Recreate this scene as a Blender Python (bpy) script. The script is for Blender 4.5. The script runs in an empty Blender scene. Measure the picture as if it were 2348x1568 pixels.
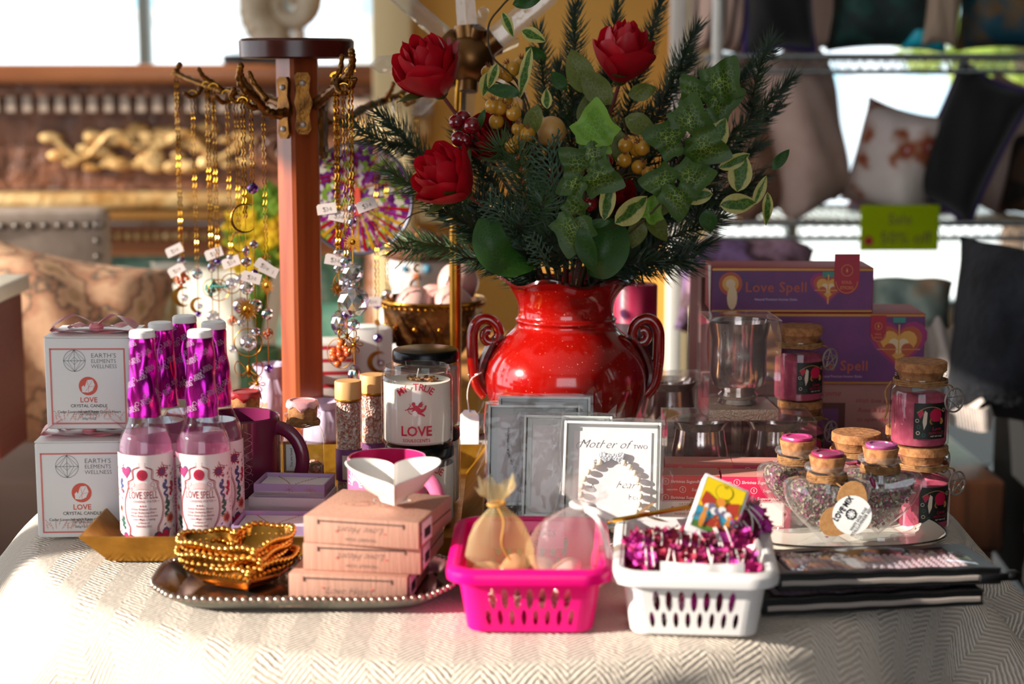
import bpy, bmesh, math, random
from mathutils import Vector, Matrix, Euler
C = bpy.context.scene.collection
SC = bpy.context.scene
R = math.radians; pi = math.pi
sin, cos, sqrt = math.sin, math.cos, math.sqrt
# ---------------------------------------------------------------- camera, light, exposure
T = 0.75                      # table top height
CAMZ = 1.19; PITCH = R(8.73); F = 4000.0
cd = bpy.data.cameras.new('camera'); cam = bpy.data.objects.new('camera', cd); C.objects.link(cam)
cam.location = (0, 0, CAMZ); cam.rotation_euler = (pi/2 - PITCH, 0, 0)
cd.sensor_width = 36; cd.lens = 36*F/2348; cd.clip_start = .05; cd.clip_end = 200
cd.dof.use_dof = True; cd.dof.focus_distance = 1.76; cd.dof.aperture_fstop = 4.4
SC.camera = cam
SC.view_settings.view_transform = 'Standard'; SC.view_settings.look = 'None'
SC.view_settings.gamma = 1; SC.view_settings.exposure = 0.2
SC.cycles.max_bounces = 10; SC.cycles.transparent_max_bounces = 40; SC.cycles.transmission_bounces = 10
SC.cycles.sample_clamp_indirect = 6; SC.cycles.caustics_refractive = False; SC.cycles.caustics_reflective = False
w = bpy.data.worlds.new('sky'); SC.world = w; w.use_nodes = True
bg = w.node_tree.nodes['Background']; bg.inputs[0].default_value = (.86, .93, 1, 1); bg.inputs[1].default_value = 2.6
sl = bpy.data.lights.new('sun', 'SUN'); sl.energy = 9; sl.angle = R(.6); sl.color = (1, .93, .82)
sun = bpy.data.objects.new('sun', sl); C.objects.link(sun); sun.location = (-4, 0, 4)
SUN = Vector((.915, .25, -.34)).normalized()
sun.rotation_euler = SUN.to_track_quat('-Z', 'Y').to_euler()
# ---------------------------------------------------------------- layout helpers: pixel -> world point
def ray(px, py):
    dx = (px-1174)/F; dy = -(py-784)/F
    return Vector((dx, cos(PITCH)+dy*sin(PITCH), -sin(PITCH)+dy*cos(PITCH)))
def G(px, py, h=0):
    d = ray(px, py); t = (T+h-CAMZ)/d.z; return Vector((0, 0, CAMZ))+d*t
def V(px, py, Y):
    d = ray(px, py); return Vector((0, 0, CAMZ))+d*(Y/d.y)
def X(px, Y, h=0):            # x of pixel column px on the upright plane y=Y at height h
    return (px-1174)/F*(Y*cos(PITCH)+(CAMZ-T-h)*sin(PITCH))
# ---------------------------------------------------------------- materials
MC = {}
def nt(name):
    m = bpy.data.materials.new(name); m.use_nodes = True; return m, m.node_tree.nodes, m.node_tree.links
def col(c): return (c[0], c[1], c[2], 1)
def hexc(h):
    h = h.lstrip('#')
    r = [int(h[i:i+2], 16)/255 for i in (0, 2, 4)]
    return tuple(x/12.92 if x <= .04045 else ((x+.055)/1.055)**2.4 for x in r)
def cc(c): return hexc(c) if isinstance(c, str) else c
def pm(name, c, rough=.5, metal=0, c2=None, ns=20, bump=0, bs=None, spec=.5, coat=0, trans=0, sss=0, lo=.35, hi=.65, dist=.002, detail=4, kind='noise', stretch=None, sheen=0):
    if name in MC: return MC[name]
    m, n, l = nt(name); b = n['Principled BSDF']; c = cc(c)
    b.inputs['Base Color'].default_value = col(c); b.inputs['Roughness'].default_value = rough; b.inputs['Metallic'].default_value = metal
    b.inputs['Specular IOR Level'].default_value = spec; b.inputs['Coat Weight'].default_value = coat; b.inputs['Coat Roughness'].default_value = .05
    b.inputs['Transmission Weight'].default_value = trans; b.inputs['Sheen Weight'].default_value = sheen
    if sss: b.inputs['Subsurface Weight'].default_value = sss; b.inputs['Subsurface Radius'].default_value = (.01, .004, .003)
    tc = n.new('ShaderNodeTexCoord'); src = tc.outputs['Object']
    if stretch:
        mp = n.new('ShaderNodeMapping'); mp.inputs['Scale'].default_value = stretch; l.new(src, mp.inputs[0]); src = mp.outputs[0]
    def tex(s):
        if kind == 'vor':
            t = n.new('ShaderNodeTexVoronoi'); t.inputs['Scale'].default_value = s; l.new(src, t.inputs['Vector']); return t.outputs['Color' if c2 is not None else 'Distance'], t.outputs['Distance']
        t = n.new('ShaderNodeTexNoise'); t.inputs['Scale'].default_value = s; t.inputs['Detail'].default_value = detail; l.new(src, t.inputs['Vector']); return t.outputs['Fac'], t.outputs['Fac']
    if c2 is not None:
        f, _ = tex(ns); mr = n.new('ShaderNodeMapRange'); mr.inputs[1].default_value = lo; mr.inputs[2].default_value = hi; l.new(f, mr.inputs[0])
        mx = n.new('ShaderNodeMix'); mx.data_type = 'RGBA'; mx.inputs[6].default_value = col(c); mx.inputs[7].default_value = col(cc(c2)); l.new(mr.outputs[0], mx.inputs[0]); l.new(mx.outputs[2], b.inputs['Base Color'])
    if bump:
        _, h = tex(bs or ns); bp = n.new('ShaderNodeBump'); bp.inputs['Strength'].default_value = bump; bp.inputs['Distance'].default_value = dist; l.new(h, bp.inputs['Height']); l.new(bp.outputs[0], b.inputs['Normal'])
    MC[name] = m; return m
def glass(name, tint=(1, 1, 1), haze=0, hazec=(1, 1, 1), ior=1.45, rough=.02, bump=0, bs=60, gl=1):
    """thin clear sheet: see-through with a fresnel gloss"""
    if name in MC: return MC[name]
    m, n, l = nt(name); n.remove(n['Principled BSDF']); out = n['Material Output']
    tr = n.new('ShaderNodeBsdfTransparent'); tr.inputs[0].default_value = col(cc(tint))
    g = n.new('ShaderNodeBsdfGlossy'); g.inputs['Roughness'].default_value = rough; g.inputs[0].default_value = (gl, gl, gl, 1)
    fr = n.new('ShaderNodeFresnel'); gm = n.new('ShaderNodeNewGeometry'); mi = n.new('ShaderNodeMapRange'); mi.inputs[3].default_value = ior; mi.inputs[4].default_value = 1/ior; l.new(gm.outputs['Backfacing'], mi.inputs[0]); l.new(mi.outputs[0], fr.inputs[0])
    mx = n.new('ShaderNodeMixShader'); l.new(fr.outputs[0], mx.inputs[0]); l.new(tr.outputs[0], mx.inputs[1]); l.new(g.outputs[0], mx.inputs[2]); last = mx
    if bump:
        t = n.new('ShaderNodeTexNoise'); t.inputs['Scale'].default_value = bs; tc = n.new('ShaderNodeTexCoord'); l.new(tc.outputs['Object'], t.inputs['Vector'])
        bp = n.new('ShaderNodeBump'); bp.inputs['Strength'].default_value = bump; bp.inputs['Distance'].default_value = .004; l.new(t.outputs[0], bp.inputs['Height']); l.new(bp.outputs[0], g.inputs['Normal']); l.new(bp.outputs[0], fr.inputs['Normal'])
    if haze:
        d = n.new('ShaderNodeBsdfDiffuse'); d.inputs[0].default_value = col(cc(hazec)); tl = n.new('ShaderNodeBsdfTranslucent'); tl.inputs[0].default_value = col(cc(hazec))
        m2 = n.new('ShaderNodeMixShader'); m2.inputs[0].default_value = .5; l.new(d.outputs[0], m2.inputs[1]); l.new(tl.outputs[0], m2.inputs[2])
        m3 = n.new('ShaderNodeMixShader'); m3.inputs[0].default_value = haze; l.new(mx.outputs[0], m3.inputs[1]); l.new(m2.outputs[0], m3.inputs[2]); last = m3
    l.new(last.outputs[0], out.inputs[0]); MC[name] = m; return m
def transl(name, c, c2=None, k=.35, rough=.5, ns=30, lo=.35, hi=.65, bump=0):
    """leaf / plastic / petal that lets some light through"""
    if name in MC: return MC[name]
    m = pm(name, c, rough, c2=c2, ns=ns, lo=lo, hi=hi, bump=bump); n, l = m.node_tree.nodes, m.node_tree.links; b = n['Principled BSDF']
    tl = n.new('ShaderNodeBsdfTranslucent'); mx = n.new('ShaderNodeMixShader'); mx.inputs[0].default_value = k
    tl.inputs[0].default_value = col(cc(c))
    if b.inputs['Base Color'].links: l.new(b.inputs['Base Color'].links[0].from_socket, tl.inputs[0])
    l.new(b.outputs[0], mx.inputs[1]); l.new(tl.outputs[0], mx.inputs[2]); l.new(mx.outputs[0], n['Material Output'].inputs[0]); return m
def uvleaf(name, c, edge, vein, k=.3, emix=.55, ns=60):
    """leaf coloured by its own outline coordinate: margin, blade and veins"""
    if name in MC: return MC[name]
    m = transl(name, c, k=k, rough=.48); n, l = m.node_tree.nodes, m.node_tree.links; b = n['Principled BSDF']
    uv = n.new('ShaderNodeUVMap'); sp = n.new('ShaderNodeSeparateXYZ'); l.new(uv.outputs[0], sp.inputs[0])
    tc = n.new('ShaderNodeTexCoord'); no = n.new('ShaderNodeTexNoise'); no.inputs['Scale'].default_value = ns; no.inputs['Detail'].default_value = 5; l.new(tc.outputs['Object'], no.inputs['Vector'])
    a = n.new('ShaderNodeMath'); a.operation = 'MULTIPLY_ADD'; a.inputs[1].default_value = 1.1; l.new(no.outputs[0], a.inputs[0]); l.new(sp.outputs[1], a.inputs[2])
    mr = n.new('ShaderNodeMapRange'); mr.inputs[1].default_value = .5+emix; mr.inputs[2].default_value = .62+emix; l.new(a.outputs[0], mr.inputs[0])
    mx = n.new('ShaderNodeMix'); mx.data_type = 'RGBA'; mx.inputs[6].default_value = col(cc(c)); mx.inputs[7].default_value = col(cc(edge)); l.new(mr.outputs[0], mx.inputs[0])
    v = n.new('ShaderNodeTexVoronoi'); v.feature = 'DISTANCE_TO_EDGE'; v.inputs['Scale'].default_value = ns*4; l.new(tc.outputs['Object'], v.inputs['Vector'])
    m2 = n.new('ShaderNodeMapRange'); m2.inputs[1].default_value = .02; m2.inputs[2].default_value = .09; m2.inputs[3].default_value = .75; m2.inputs[4].default_value = 0; l.new(v.outputs[0], m2.inputs[0])
    m4 = n.new('ShaderNodeMath'); m4.operation = 'MULTIPLY'; l.new(m2.outputs[0], m4.inputs[0]); m5 = n.new('ShaderNodeMapRange'); m5.inputs[1].default_value = .8; m5.inputs[2].default_value = .1; l.new(sp.outputs[1], m5.inputs[0]); l.new(m5.outputs[0], m4.inputs[1])
    m3 = n.new('ShaderNodeMix'); m3.data_type = 'RGBA'; l.new(m4.outputs[0], m3.inputs[0]); l.new(mx.outputs[2], m3.inputs[6]); m3.inputs[7].default_value = col(cc(vein))
    l.new(m3.outputs[2], b.inputs['Base Color'])
    for nd in n:
        if nd.bl_idname == 'ShaderNodeBsdfTranslucent': l.new(m3.outputs[2], nd.inputs[0])
    return m
def ptm(name, cols, scale, rough=.6, bump=0, stretch=None, kind='vor', metal=0, pos=None):
    """patchwork of colours: random cells or noise through a ramp"""
    if name in MC: return MC[name]
    m, n, l = nt(name); b = n['Principled BSDF']; b.inputs['Roughness'].default_value = rough; b.inputs['Metallic'].default_value = metal
    tc = n.new('ShaderNodeTexCoord'); src = tc.outputs['Object']
    if stretch:
        mp = n.new('ShaderNodeMapping'); mp.inputs['Scale'].default_value = stretch; l.new(src, mp.inputs[0]); src = mp.outputs[0]
    cr = n.new('ShaderNodeValToRGB'); cr.color_ramp.interpolation = 'CONSTANT' if kind == 'vor' else 'LINEAR'
    if kind == 'vor':
        t = n.new('ShaderNodeTexVoronoi'); t.inputs['Scale'].default_value = scale; l.new(src, t.inputs['Vector']); sx = n.new('ShaderNodeSeparateXYZ'); l.new(t.outputs['Color'], sx.inputs[0]); l.new(sx.outputs[0], cr.inputs[0]); h = t.outputs['Distance']
    else:
        t = n.new('ShaderNodeTexNoise'); t.inputs['Scale'].default_value = scale; t.inputs['Detail'].default_value = 3; l.new(src, t.inputs['Vector']); l.new(t.outputs[0], cr.inputs[0]); h = t.outputs[0]
    e = cr.color_ramp.elements; k = len(cols)
    while len(e) < k: e.new(.5)
    for i, c in enumerate(cols): e[i].position = pos[i] if pos else (i/k if kind == 'vor' else .3+.4*i/(k-1)); e[i].color = col(cc(c))
    l.new(cr.outputs[0], b.inputs['Base Color'])
    if bump:
        bp = n.new('ShaderNodeBump'); bp.inputs['Strength'].default_value = bump; bp.inputs['Distance'].default_value = .003; l.new(h, bp.inputs['Height']); l.new(bp.outputs[0], b.inputs['Normal'])
    MC[name] = m; return m
def wood(name, a, b2, sc=8, rough=.35, axis='z'):
    if name in MC: return MC[name]
    m, n, l = nt(name); b = n['Principled BSDF']; b.inputs['Roughness'].default_value = rough
    tc = n.new('ShaderNodeTexCoord'); mp = n.new('ShaderNodeMapping'); s = {'z': (6, 6, .5), 'x': (.5, 6, 6), 'y': (6, .5, 6)}[axis]; mp.inputs['Scale'].default_value = s; l.new(tc.outputs['Object'], mp.inputs[0])
    t = n.new('ShaderNodeTexNoise'); t.inputs['Scale'].default_value = sc; t.inputs['Detail'].default_value = 6; t.inputs['Distortion'].default_value = .7; l.new(mp.outputs[0], t.inputs['Vector'])
    cr = n.new('ShaderNodeValToRGB'); cr.color_ramp.elements[0].position = .35; cr.color_ramp.elements[1].position = .65; cr.color_ramp.elements[0].color = col(cc(a)); cr.color_ramp.elements[1].color = col(cc(b2))
    l.new(t.outputs[0], cr.inputs[0]); l.new(cr.outputs[0], b.inputs['Base Color']); MC[name] = m; return m
# ---------------------------------------------------------------- mesh builder
_tc = {}
def _curve_mesh(cu):
    o = bpy.data.objects.new('t', cu); C.objects.link(o); dg = bpy.context.evaluated_depsgraph_get(); dg.update()
    me = o.evaluated_get(dg).to_mesh(); r = ([tuple(v.co) for v in me.vertices], [tuple(p.vertices) for p in me.polygons])
    o.evaluated_get(dg).to_mesh_clear(); bpy.data.objects.remove(o); bpy.data.curves.remove(cu); return r
def textmesh(s, size, shear=0, off=0, align='CENTER', sx=1, sp=1):
    k = (s, shear, off, align, sp)
    if k not in _tc:
        cu = bpy.data.curves.new('t', 'FONT'); cu.body = s; cu.size = 1; cu.shear = shear; cu.offset = off; cu.align_x = align; cu.resolution_u = 2; cu.space_character = sp; cu.dimensions = '2D'; cu.fill_mode = 'FRONT'
        _tc[k] = _curve_mesh(cu)
    v, f = _tc[k]; return [(x*size*sx, y*size, 0) for x, y, z in v], f
_pc = {}
def plate(outer, holes, th, key=None):
    cu = bpy.data.curves.new('t', 'CURVE'); cu.dimensions = '2D'; cu.fill_mode = 'BOTH'; cu.extrude = th/2
    for pts in [outer]+holes:
        s = cu.splines.new('POLY'); s.points.add(len(pts)-1); s.use_cyclic_u = True
        for i, (x, y) in enumerate(pts): s.points[i].co = (x, y, 0, 1)
    return _curve_mesh(cu)
def circ(cx, cy, r, n=24, ry=None, a0=0): return [(cx+r*cos(a0+2*pi*i/n), cy+(ry or r)*sin(a0+2*pi*i/n)) for i in range(n)]
def heart(w, n=40, cx=0, cy=0, rot=0):
    o = []
    for i in range(n):
        t = 2*pi*i/n; x = 16*sin(t)**3; y = 13*cos(t)-5*cos(2*t)-2*cos(3*t)-cos(4*t)+2.5
        x *= w/32; y *= w/32; o.append((cx+x*cos(rot)-y*sin(rot), cy+x*sin(rot)+y*cos(rot)))
    return o
def rrect(w, h, r, n=6, cx=0, cy=0):
    o = []
    for sx, sy, a in ((1, 1, 0), (-1, 1, 90), (-1, -1, 180), (1, -1, 270)):
        for i in range(n+1):
            t = R(a+90*i/n); o.append((cx+sx*(w/2-r)+r*cos(t), cy+sy*(h/2-r)+r*sin(t)))
    return o
def bez(p, n=12):
    """catmull-rom through points"""
    p = [Vector(q) for q in p]; P = [p[0]*2-p[1]]+p+[p[-1]*2-p[-2]]; o = []
    for i in range(len(p)-1):
        a, b, c, d = P[i:i+4]
        for k in range(n):
            t = k/n; o.append(.5*((2*b)+(c-a)*t+(2*a-5*b+4*c-d)*t*t+(3*b-a-3*c+d)*t**3))
    o.append(p[-1]); return o
class MB:
    def __init__(s): s.v = []; s.f = []; s.m = []; s.mats = []; s.uv = {}
    def mi(s, m):
        if m not in s.mats: s.mats.append(m)
        return s.mats.index(m)
    def add(s, vs, fs, m, M=None):
        b = len(s.v); s.v += [tuple(M @ Vector(v)) for v in vs] if M is not None else [tuple(v) for v in vs]
        i = s.mi(m)
        for f in fs: s.f.append([b+k for k in f]); s.m.append(i)
        return s
    def box(s, c, d, m, M=None, bev=0, seg=2):
        if bev:
            bm = bmesh.new(); bmesh.ops.create_cube(bm, size=1); bmesh.ops.scale(bm, vec=d, verts=bm.verts); bmesh.ops.translate(bm, vec=c, verts=bm.verts)
            bmesh.ops.bevel(bm, geom=bm.edges[:], offset=bev, segments=seg, affect='EDGES', profile=.5); return s.bm(bm, m, M)
        x, y, z = c; a, b, e = d[0]/2, d[1]/2, d[2]/2
        vs = [(x+i*a, y+j*b, z+k*e) for k in (-1, 1) for j in (-1, 1) for i in (-1, 1)]
        return s.add(vs, [(0, 2, 3, 1), (4, 5, 7, 6), (0, 1, 5, 4), (2, 6, 7, 3), (0, 4, 6, 2), (1, 3, 7, 5)], m, M)
    def bm(s, bm, m, M=None):
        bm.verts.index_update(); s.add([v.co.copy() for v in bm.verts], [[v.index for v in f.verts] for f in bm.faces], m, M); bm.free(); return s
    def lathe(s, pr, m, n=40, M=None, fn=None):
        vs = []; fs = []; k = len(pr)
        for i in range(n):
            a = 2*pi*i/n
            for j, (r, z) in enumerate(pr):
                if fn: r, z = fn(a, r, z, j)
                vs.append((r*cos(a), r*sin(a), z))
        for i in range(n):
            q = (i+1) % n
            for j in range(k-1):
                if pr[j][0] < 1e-7 and pr[j+1][0] < 1e-7: continue
                fs.append((i*k+j, q*k+j, q*k+j+1, i*k+j+1))
        return s.add(vs, fs, m, M)
    def tube(s, pts, r, m, n=8, closed=False, M=None, flat=1, cap=True):
        pts = [Vector(p) for p in pts]; k = len(pts); rr = r if isinstance(r, (list, tuple)) else [r]*k
        tg = []
        for i in range(k):
            a = pts[i-1] if (i or closed) else pts[0]; b = pts[(i+1) % k] if (i < k-1 or closed) else pts[-1]
            t = (b-a); tg.append(t.normalized() if t.length > 1e-9 else Vector((0, 0, 1)))
        up = Vector((0, 0, 1)) if abs(tg[0].z) < .9 else Vector((0, 1, 0)); nn = (up-tg[0]*up.dot(tg[0])).normalized(); vs = []
        for i in range(k):
            nn = nn-tg[i]*nn.dot(tg[i]); nn = nn.normalized() if nn.length > 1e-6 else tg[i].orthogonal().normalized(); bb = tg[i].cross(nn)
            for j in range(n): a = 2*pi*j/n; vs.append(pts[i]+(nn*cos(a)*flat+bb*sin(a))*rr[i])
        fs = [(i*n+j, i*n+(j+1) % n, ((i+1) % k)*n+(j+1) % n, ((i+1) % k)*n+j) for i in range(k if closed else k-1) for j in range(n)]
        if cap and not closed: fs += [tuple(range(n))[::-1], tuple((k-1)*n+j for j in range(n))]
        return s.add(vs, fs, m, M)
    def sph(s, c, r, m, n=16, k=10, M=None, sc=(1, 1, 1)):
        vs = [(c[0], c[1], c[2]-r*sc[2])]; fs = []
        for i in range(1, k):
            t = pi*i/k
            for j in range(n): a = 2*pi*j/n; vs.append((c[0]+r*sin(t)*cos(a)*sc[0], c[1]+r*sin(t)*sin(a)*sc[1], c[2]-r*cos(t)*sc[2]))
        vs.append((c[0], c[1], c[2]+r*sc[2])); e = len(vs)-1
        for j in range(n):
            q = (j+1) % n; fs.append((0, 1+q, 1+j)); fs.append((e, e-n+j, e-n+q))
            for i in range(k-2): a = 1+i*n; fs.append((a+j, a+q, a+n+q, a+n+j))
        return s.add(vs, fs, m, M)
    def prism(s, poly, z0, z1, m, M=None, bev=0):
        n = len(poly)
        if bev:
            cx = sum(p[0] for p in poly)/n; cy = sum(p[1] for p in poly)/n
            L = [(z0, 1-bev), (z0+(z1-z0)*.12, 1), (z0+(z1-z0)*.88, 1), (z1, 1-bev)]
        else: cx = cy = 0; L = [(z0, 1), (z1, 1)]
        vs = [(cx+(x-cx)*q, cy+(y-cy)*q, z) for z, q in L for x, y in poly]
        fs = [(k*n+i, k*n+(i+1) % n, (k+1)*n+(i+1) % n, (k+1)*n+i) for k in range(len(L)-1) for i in range(n)]
        fs += [tuple(range(n))[::-1], tuple((len(L)-1)*n+i for i in range(n))]
        return s.add(vs, fs, m, M)
    def poly(s, p, m, z=0, M=None): return s.add([(x, y, z) for x, y in p], [tuple(range(len(p)))], m, M)
    def disc(s, cx, cy, r, m, z=0, rings=3, n=28, ry=None, M=None):
        ry = ry or r; vs = [(cx, cy, z)]
        for k in range(1, rings+1): vs += [(cx+r*k/rings*cos(2*pi*i/n), cy+ry*k/rings*sin(2*pi*i/n), z) for i in range(n)]
        fs = [(0, 1+i, 1+(i+1) % n) for i in range(n)]
        for k in range(rings-1): fs += [(1+k*n+i, 1+(k+1)*n+i, 1+(k+1)*n+(i+1) % n, 1+k*n+(i+1) % n) for i in range(n)]
        return s.add(vs, fs, m, M)
    def fan(s, p, m, z=0, rings=3, M=None):
        n = len(p); cx = sum(q[0] for q in p)/n; cy = sum(q[1] for q in p)/n; vs = [(cx, cy, z)]
        for k in range(1, rings+1): vs += [(cx+(x-cx)*k/rings, cy+(y-cy)*k/rings, z) for x, y in p]
        fs = [(0, 1+i, 1+(i+1) % n) for i in range(n)]
        for k in range(rings-1): fs += [(1+k*n+i, 1+(k+1)*n+i, 1+(k+1)*n+(i+1) % n, 1+k*n+(i+1) % n) for i in range(n)]
        return s.add(vs, fs, m, M)
    def rect(s, x0, y0, x1, y1, m, z=0, nx=1, ny=1, M=None):
        return s.grid(lambda u, v: (x0+(x1-x0)*u, y0+(y1-y0)*v, z), nx, ny, m, M)
    def grid(s, fn, nx, ny, m, M=None, cu=False, uv=None):
        b = len(s.v); vs = [fn(i/nx, j/ny) for j in range(ny+1) for i in range(nx+(0 if cu else 1))]; w = nx+(0 if cu else 1)
        fs = [(j*w+i, j*w+(i+1) % w, (j+1)*w+(i+1) % w, (j+1)*w+i) for j in range(ny) for i in range(nx)]
        if uv:
            k = 0
            for j in range(ny+1):
                for i in range(w): s.uv[b+k] = uv(i/nx, j/ny); k += 1
        return s.add(vs, fs, m, M)
    def line(s, p, wd, m, z=0, closed=False, M=None):
        n = len(p); vs = []
        for i in range(n):
            a = p[i-1] if (i or closed) else p[0]; b = p[(i+1) % n] if (i < n-1 or closed) else p[-1]
            dx, dy = b[0]-a[0], b[1]-a[1]; L = sqrt(dx*dx+dy*dy) or 1; nx, ny = -dy/L*wd/2, dx/L*wd/2
            vs += [(p[i][0]+nx, p[i][1]+ny, z), (p[i][0]-nx, p[i][1]-ny, z)]
        fs = [(2*i, 2*i+1, 2*((i+1) % n)+1, 2*((i+1) % n)) for i in range(n if closed else n-1)]
        return s.add(vs, fs, m, M)
    def text(s, t, x, y, size, m, z=0, rot=0, arc=None, **k):
        v, f = textmesh(t, size, **k)
        if arc: v = [((arc+b)*sin(a/arc), (arc+b)*cos(a/arc)-arc, 0) for a, b, _ in v]
        c_, s_ = cos(rot), sin(rot); return s.add([(x+a*c_-b*s_, y+a*s_+b*c_, z) for a, b, _ in v], f, m)
    def merge(s, o, fn=None, M=None):
        b = len(s.v)
        for v in o.v:
            if fn: v = fn(*v)
            s.v.append(tuple(M @ Vector(v)) if M is not None else tuple(v))
        for k, u in o.uv.items(): s.uv[b+k] = u
        for f, i in zip(o.f, o.m): s.f.append([b+q for q in f]); s.m.append(s.mi(o.mats[i]))
        return s
    def mesh(s, name, ang=35):
        me = bpy.data.meshes.new(name); me.from_pydata(s.v, [], s.f)
        for m in s.mats: me.materials.append(m)
        me.polygons.foreach_set('material_index', s.m)
        if s.uv:
            ul = me.uv_layers.new(name='UVMap')
            for lp in me.loops: ul.data[lp.index].uv = s.uv.get(lp.vertex_index, (0, 0))
        bm = bmesh.new(); bm.from_mesh(me); bmesh.ops.recalc_face_normals(bm, faces=bm.faces[:]); bm.to_mesh(me); bm.free()
        me.polygons.foreach_set('use_smooth', [True]*len(me.polygons)); me.set_sharp_from_angle(angle=R(ang)); me.update(); return me
def flat(y0=0, x0=0, z0=0):     # panel (u right, v up, w towards the viewer) -> upright face looking to -y
    return lambda u, v, w: (x0+u, y0-w, z0+v)
def cyl(r, z0=0, a0=0): return lambda u, v, w: ((r+w)*sin(u/r+a0), -(r+w)*cos(u/r+a0), z0+v)
def tag(o, label=None, cat=None, group=None, kind=None):
    if label: o['label'] = label
    if cat: o['category'] = cat
    if group: o['group'] = group
    if kind: o['kind'] = kind
    return o
def thing(name, label, cat, loc=(0, 0, 0), rz=0, group=None, rot=None):
    o = bpy.data.objects.new(name, None); C.objects.link(o); o.location = loc; o.rotation_euler = rot if rot else (0, 0, rz); o.empty_display_size = .02
    return tag(o, label, cat, group)
def part(mb, name, parent, label=None, loc=None, rot=None, ang=35, kind=None):
    o = bpy.data.objects.new(name, mb.mesh(name, ang)); C.objects.link(o); o.parent = parent
    if loc is not None: o.location = loc
    if rot is not None: o.rotation_euler = rot
    if label: o['label'] = label
    if kind: o['kind'] = kind
    return o
def solo(mb, name, label, cat, loc=(0, 0, 0), rz=0, group=None, rot=None, ang=35, kind=None):
    o = part(mb, name, None, ang=ang); o.location = loc; o.rotation_euler = rot if rot else (0, 0, rz); return tag(o, label, cat, group, kind)
def struct(mb, name, loc=(0, 0, 0), ang=35):
    o = part(mb, name, None, ang=ang); o.location = loc; o['kind'] = 'structure'; return o
def dup(root, loc, rz=None, label=None, group=None, rot=None):
    def cp(o, par):
        c = o.copy(); C.objects.link(c)
        if par: c.parent = par
        for ch in o.children: cp(ch, c)
        return c
    r = cp(root, None); r.location = loc
    if rz is not None: r.rotation_euler = (0, 0, rz)
    if rot: r.rotation_euler = rot
    if label: r['label'] = label
    if group: r['group'] = group
    return r
def TR(x=0, y=0, z=0, rx=0, ry=0, rz=0, s=1): return Matrix.Translation((x, y, z)) @ Euler((rx, ry, rz)).to_matrix().to_4x4() @ Matrix.Scale(s, 4)
def rnd(a, b): return random.uniform(a, b)
random.seed(7)
# ================================================================ the shop room
M_paint = pm('plaster paint', '#cdb89a', .8, c2='#bfa57f', ns=3); M_white = pm('white paint', '#e8e4dc', .6)
M_floor = wood('floor boards', '#1a100c', '#2c1c14', 3, .6, 'y'); M_ochre = pm('ochre wall paint', '#e0a850', .8, c2='#cf9440', ns=1.5)
XL, XR, YB, ZC = -2.6, 3.2, 7.0, 3.1
struct(MB().box((.3, 2.5, -.05), (6.2, 9.4, .1), M_floor), 'floor')
struct(MB().box((.3, 2.5, ZC+.05), (6.2, 9.4, .1), M_white), 'ceiling')  # out of view, added to stop sun coming over the left wall
WZ0, WZ1 = .45, 2.01  # unseen window; head and jamb placed to bound the sun on the table
WY0 = .33
b = MB()
for y0, y1, z0, z1 in ((-2.2, WY0, 0, ZC), (WY0, 5.2, 0, WZ0), (WY0, 5.2, WZ1, ZC), (5.2, 7.2, 0, ZC)):
    b.box((XL-.08, (y0+y1)/2, (z0+z1)/2), (.16, y1-y0, z1-z0), M_paint)
struct(b, 'wall_left')
b = MB()
for y in (WY0, 2.45, 3.3, 5.2): b.box((XL-.05, y, (WZ0+WZ1)/2), (.06, .06, WZ1-WZ0), M_white)
for z in (WZ0, WZ1): b.box((XL-.05, (WY0+5.2)/2, z), (.06, 5.2-WY0, .06), M_white)
b.box((XL-.05, 1.035, (WZ0+WZ1)/2), (.08, .11, WZ1-WZ0), M_white); struct(b, 'window_1')  # wide mullion out of view, added to shade candle boxes and front bottles
b = MB()
for x0, x1, z0, z1 in ((XL, XR, 0, .5), (XL, XR, 2.5, ZC), (XL, -1.0, .5, 2.5), (1.0, XR, .5, 2.5)): b.box(((x0+x1)/2, -2.28, (z0+z1)/2), (x1-x0, .16, z1-z0), M_white)
struct(b, 'wall_front_blocker')  # wall behind the camera, added to cut the fill light
struct(MB().box((XR+.08, 2.5, ZC/2), (.16, 9.4, ZC), pm('dark wall', '#3a2a22', .8)), 'wall_right')
b = MB()
for x0, x1, z0, z1 in ((XL, XR, 0, .25), (XL, XR, 2.9, ZC), (XL, -2.5, .25, 2.9), (3.0, XR, .25, 2.9)):
    b.box(((x0+x1)/2, YB+.08, (z0+z1)/2), (x1-x0, .16, z1-z0), M_white)
struct(b, 'wall_back')
M_steel = pm('window bar', '#9fb4bd', .4); M_pane = glass('window glass', (.97, .99, 1))
for nme, x0, x1, bars in (('window_2', -2.5, -.3, (-2.5, -1.46, -.9, -.3)), ('window_3', .45, 3.0, (.45, 1.13, 2.2, 3.0))):
    b = MB()
    for x in bars: b.box((x, YB+.05, 1.57), (.05, .07, 2.65), M_steel)
    for z in (.26, 2.88): b.box(((x0+x1)/2, YB+.05, z), (x1-x0, .07, .05), M_steel)
    b.box(((x0+x1)/2, YB+.07, 1.57), (x1-x0, .006, 2.65), M_pane); struct(b, nme)
struct(MB().box((.08, 5.75, ZC/2), (.84, 2.5, ZC), M_ochre), 'wall_partition')
b = MB()
for x in (-.30, .46): b.box((x, 4.46, ZC/2), (.1, .08, ZC), pm('pale trim', '#e9cf9a', .6), bev=.01)
b.box((.02, 4.47, .84), (.62, .06, .05), pm('pale trim', '#e9cf9a', .6), bev=.01); struct(b, 'trim_1')
struct(MB().box((X(1552, 3.9, .3), 3.9, ZC/2), (.035, .035, ZC), M_white, bev=.004), 'trim_2')
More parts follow.
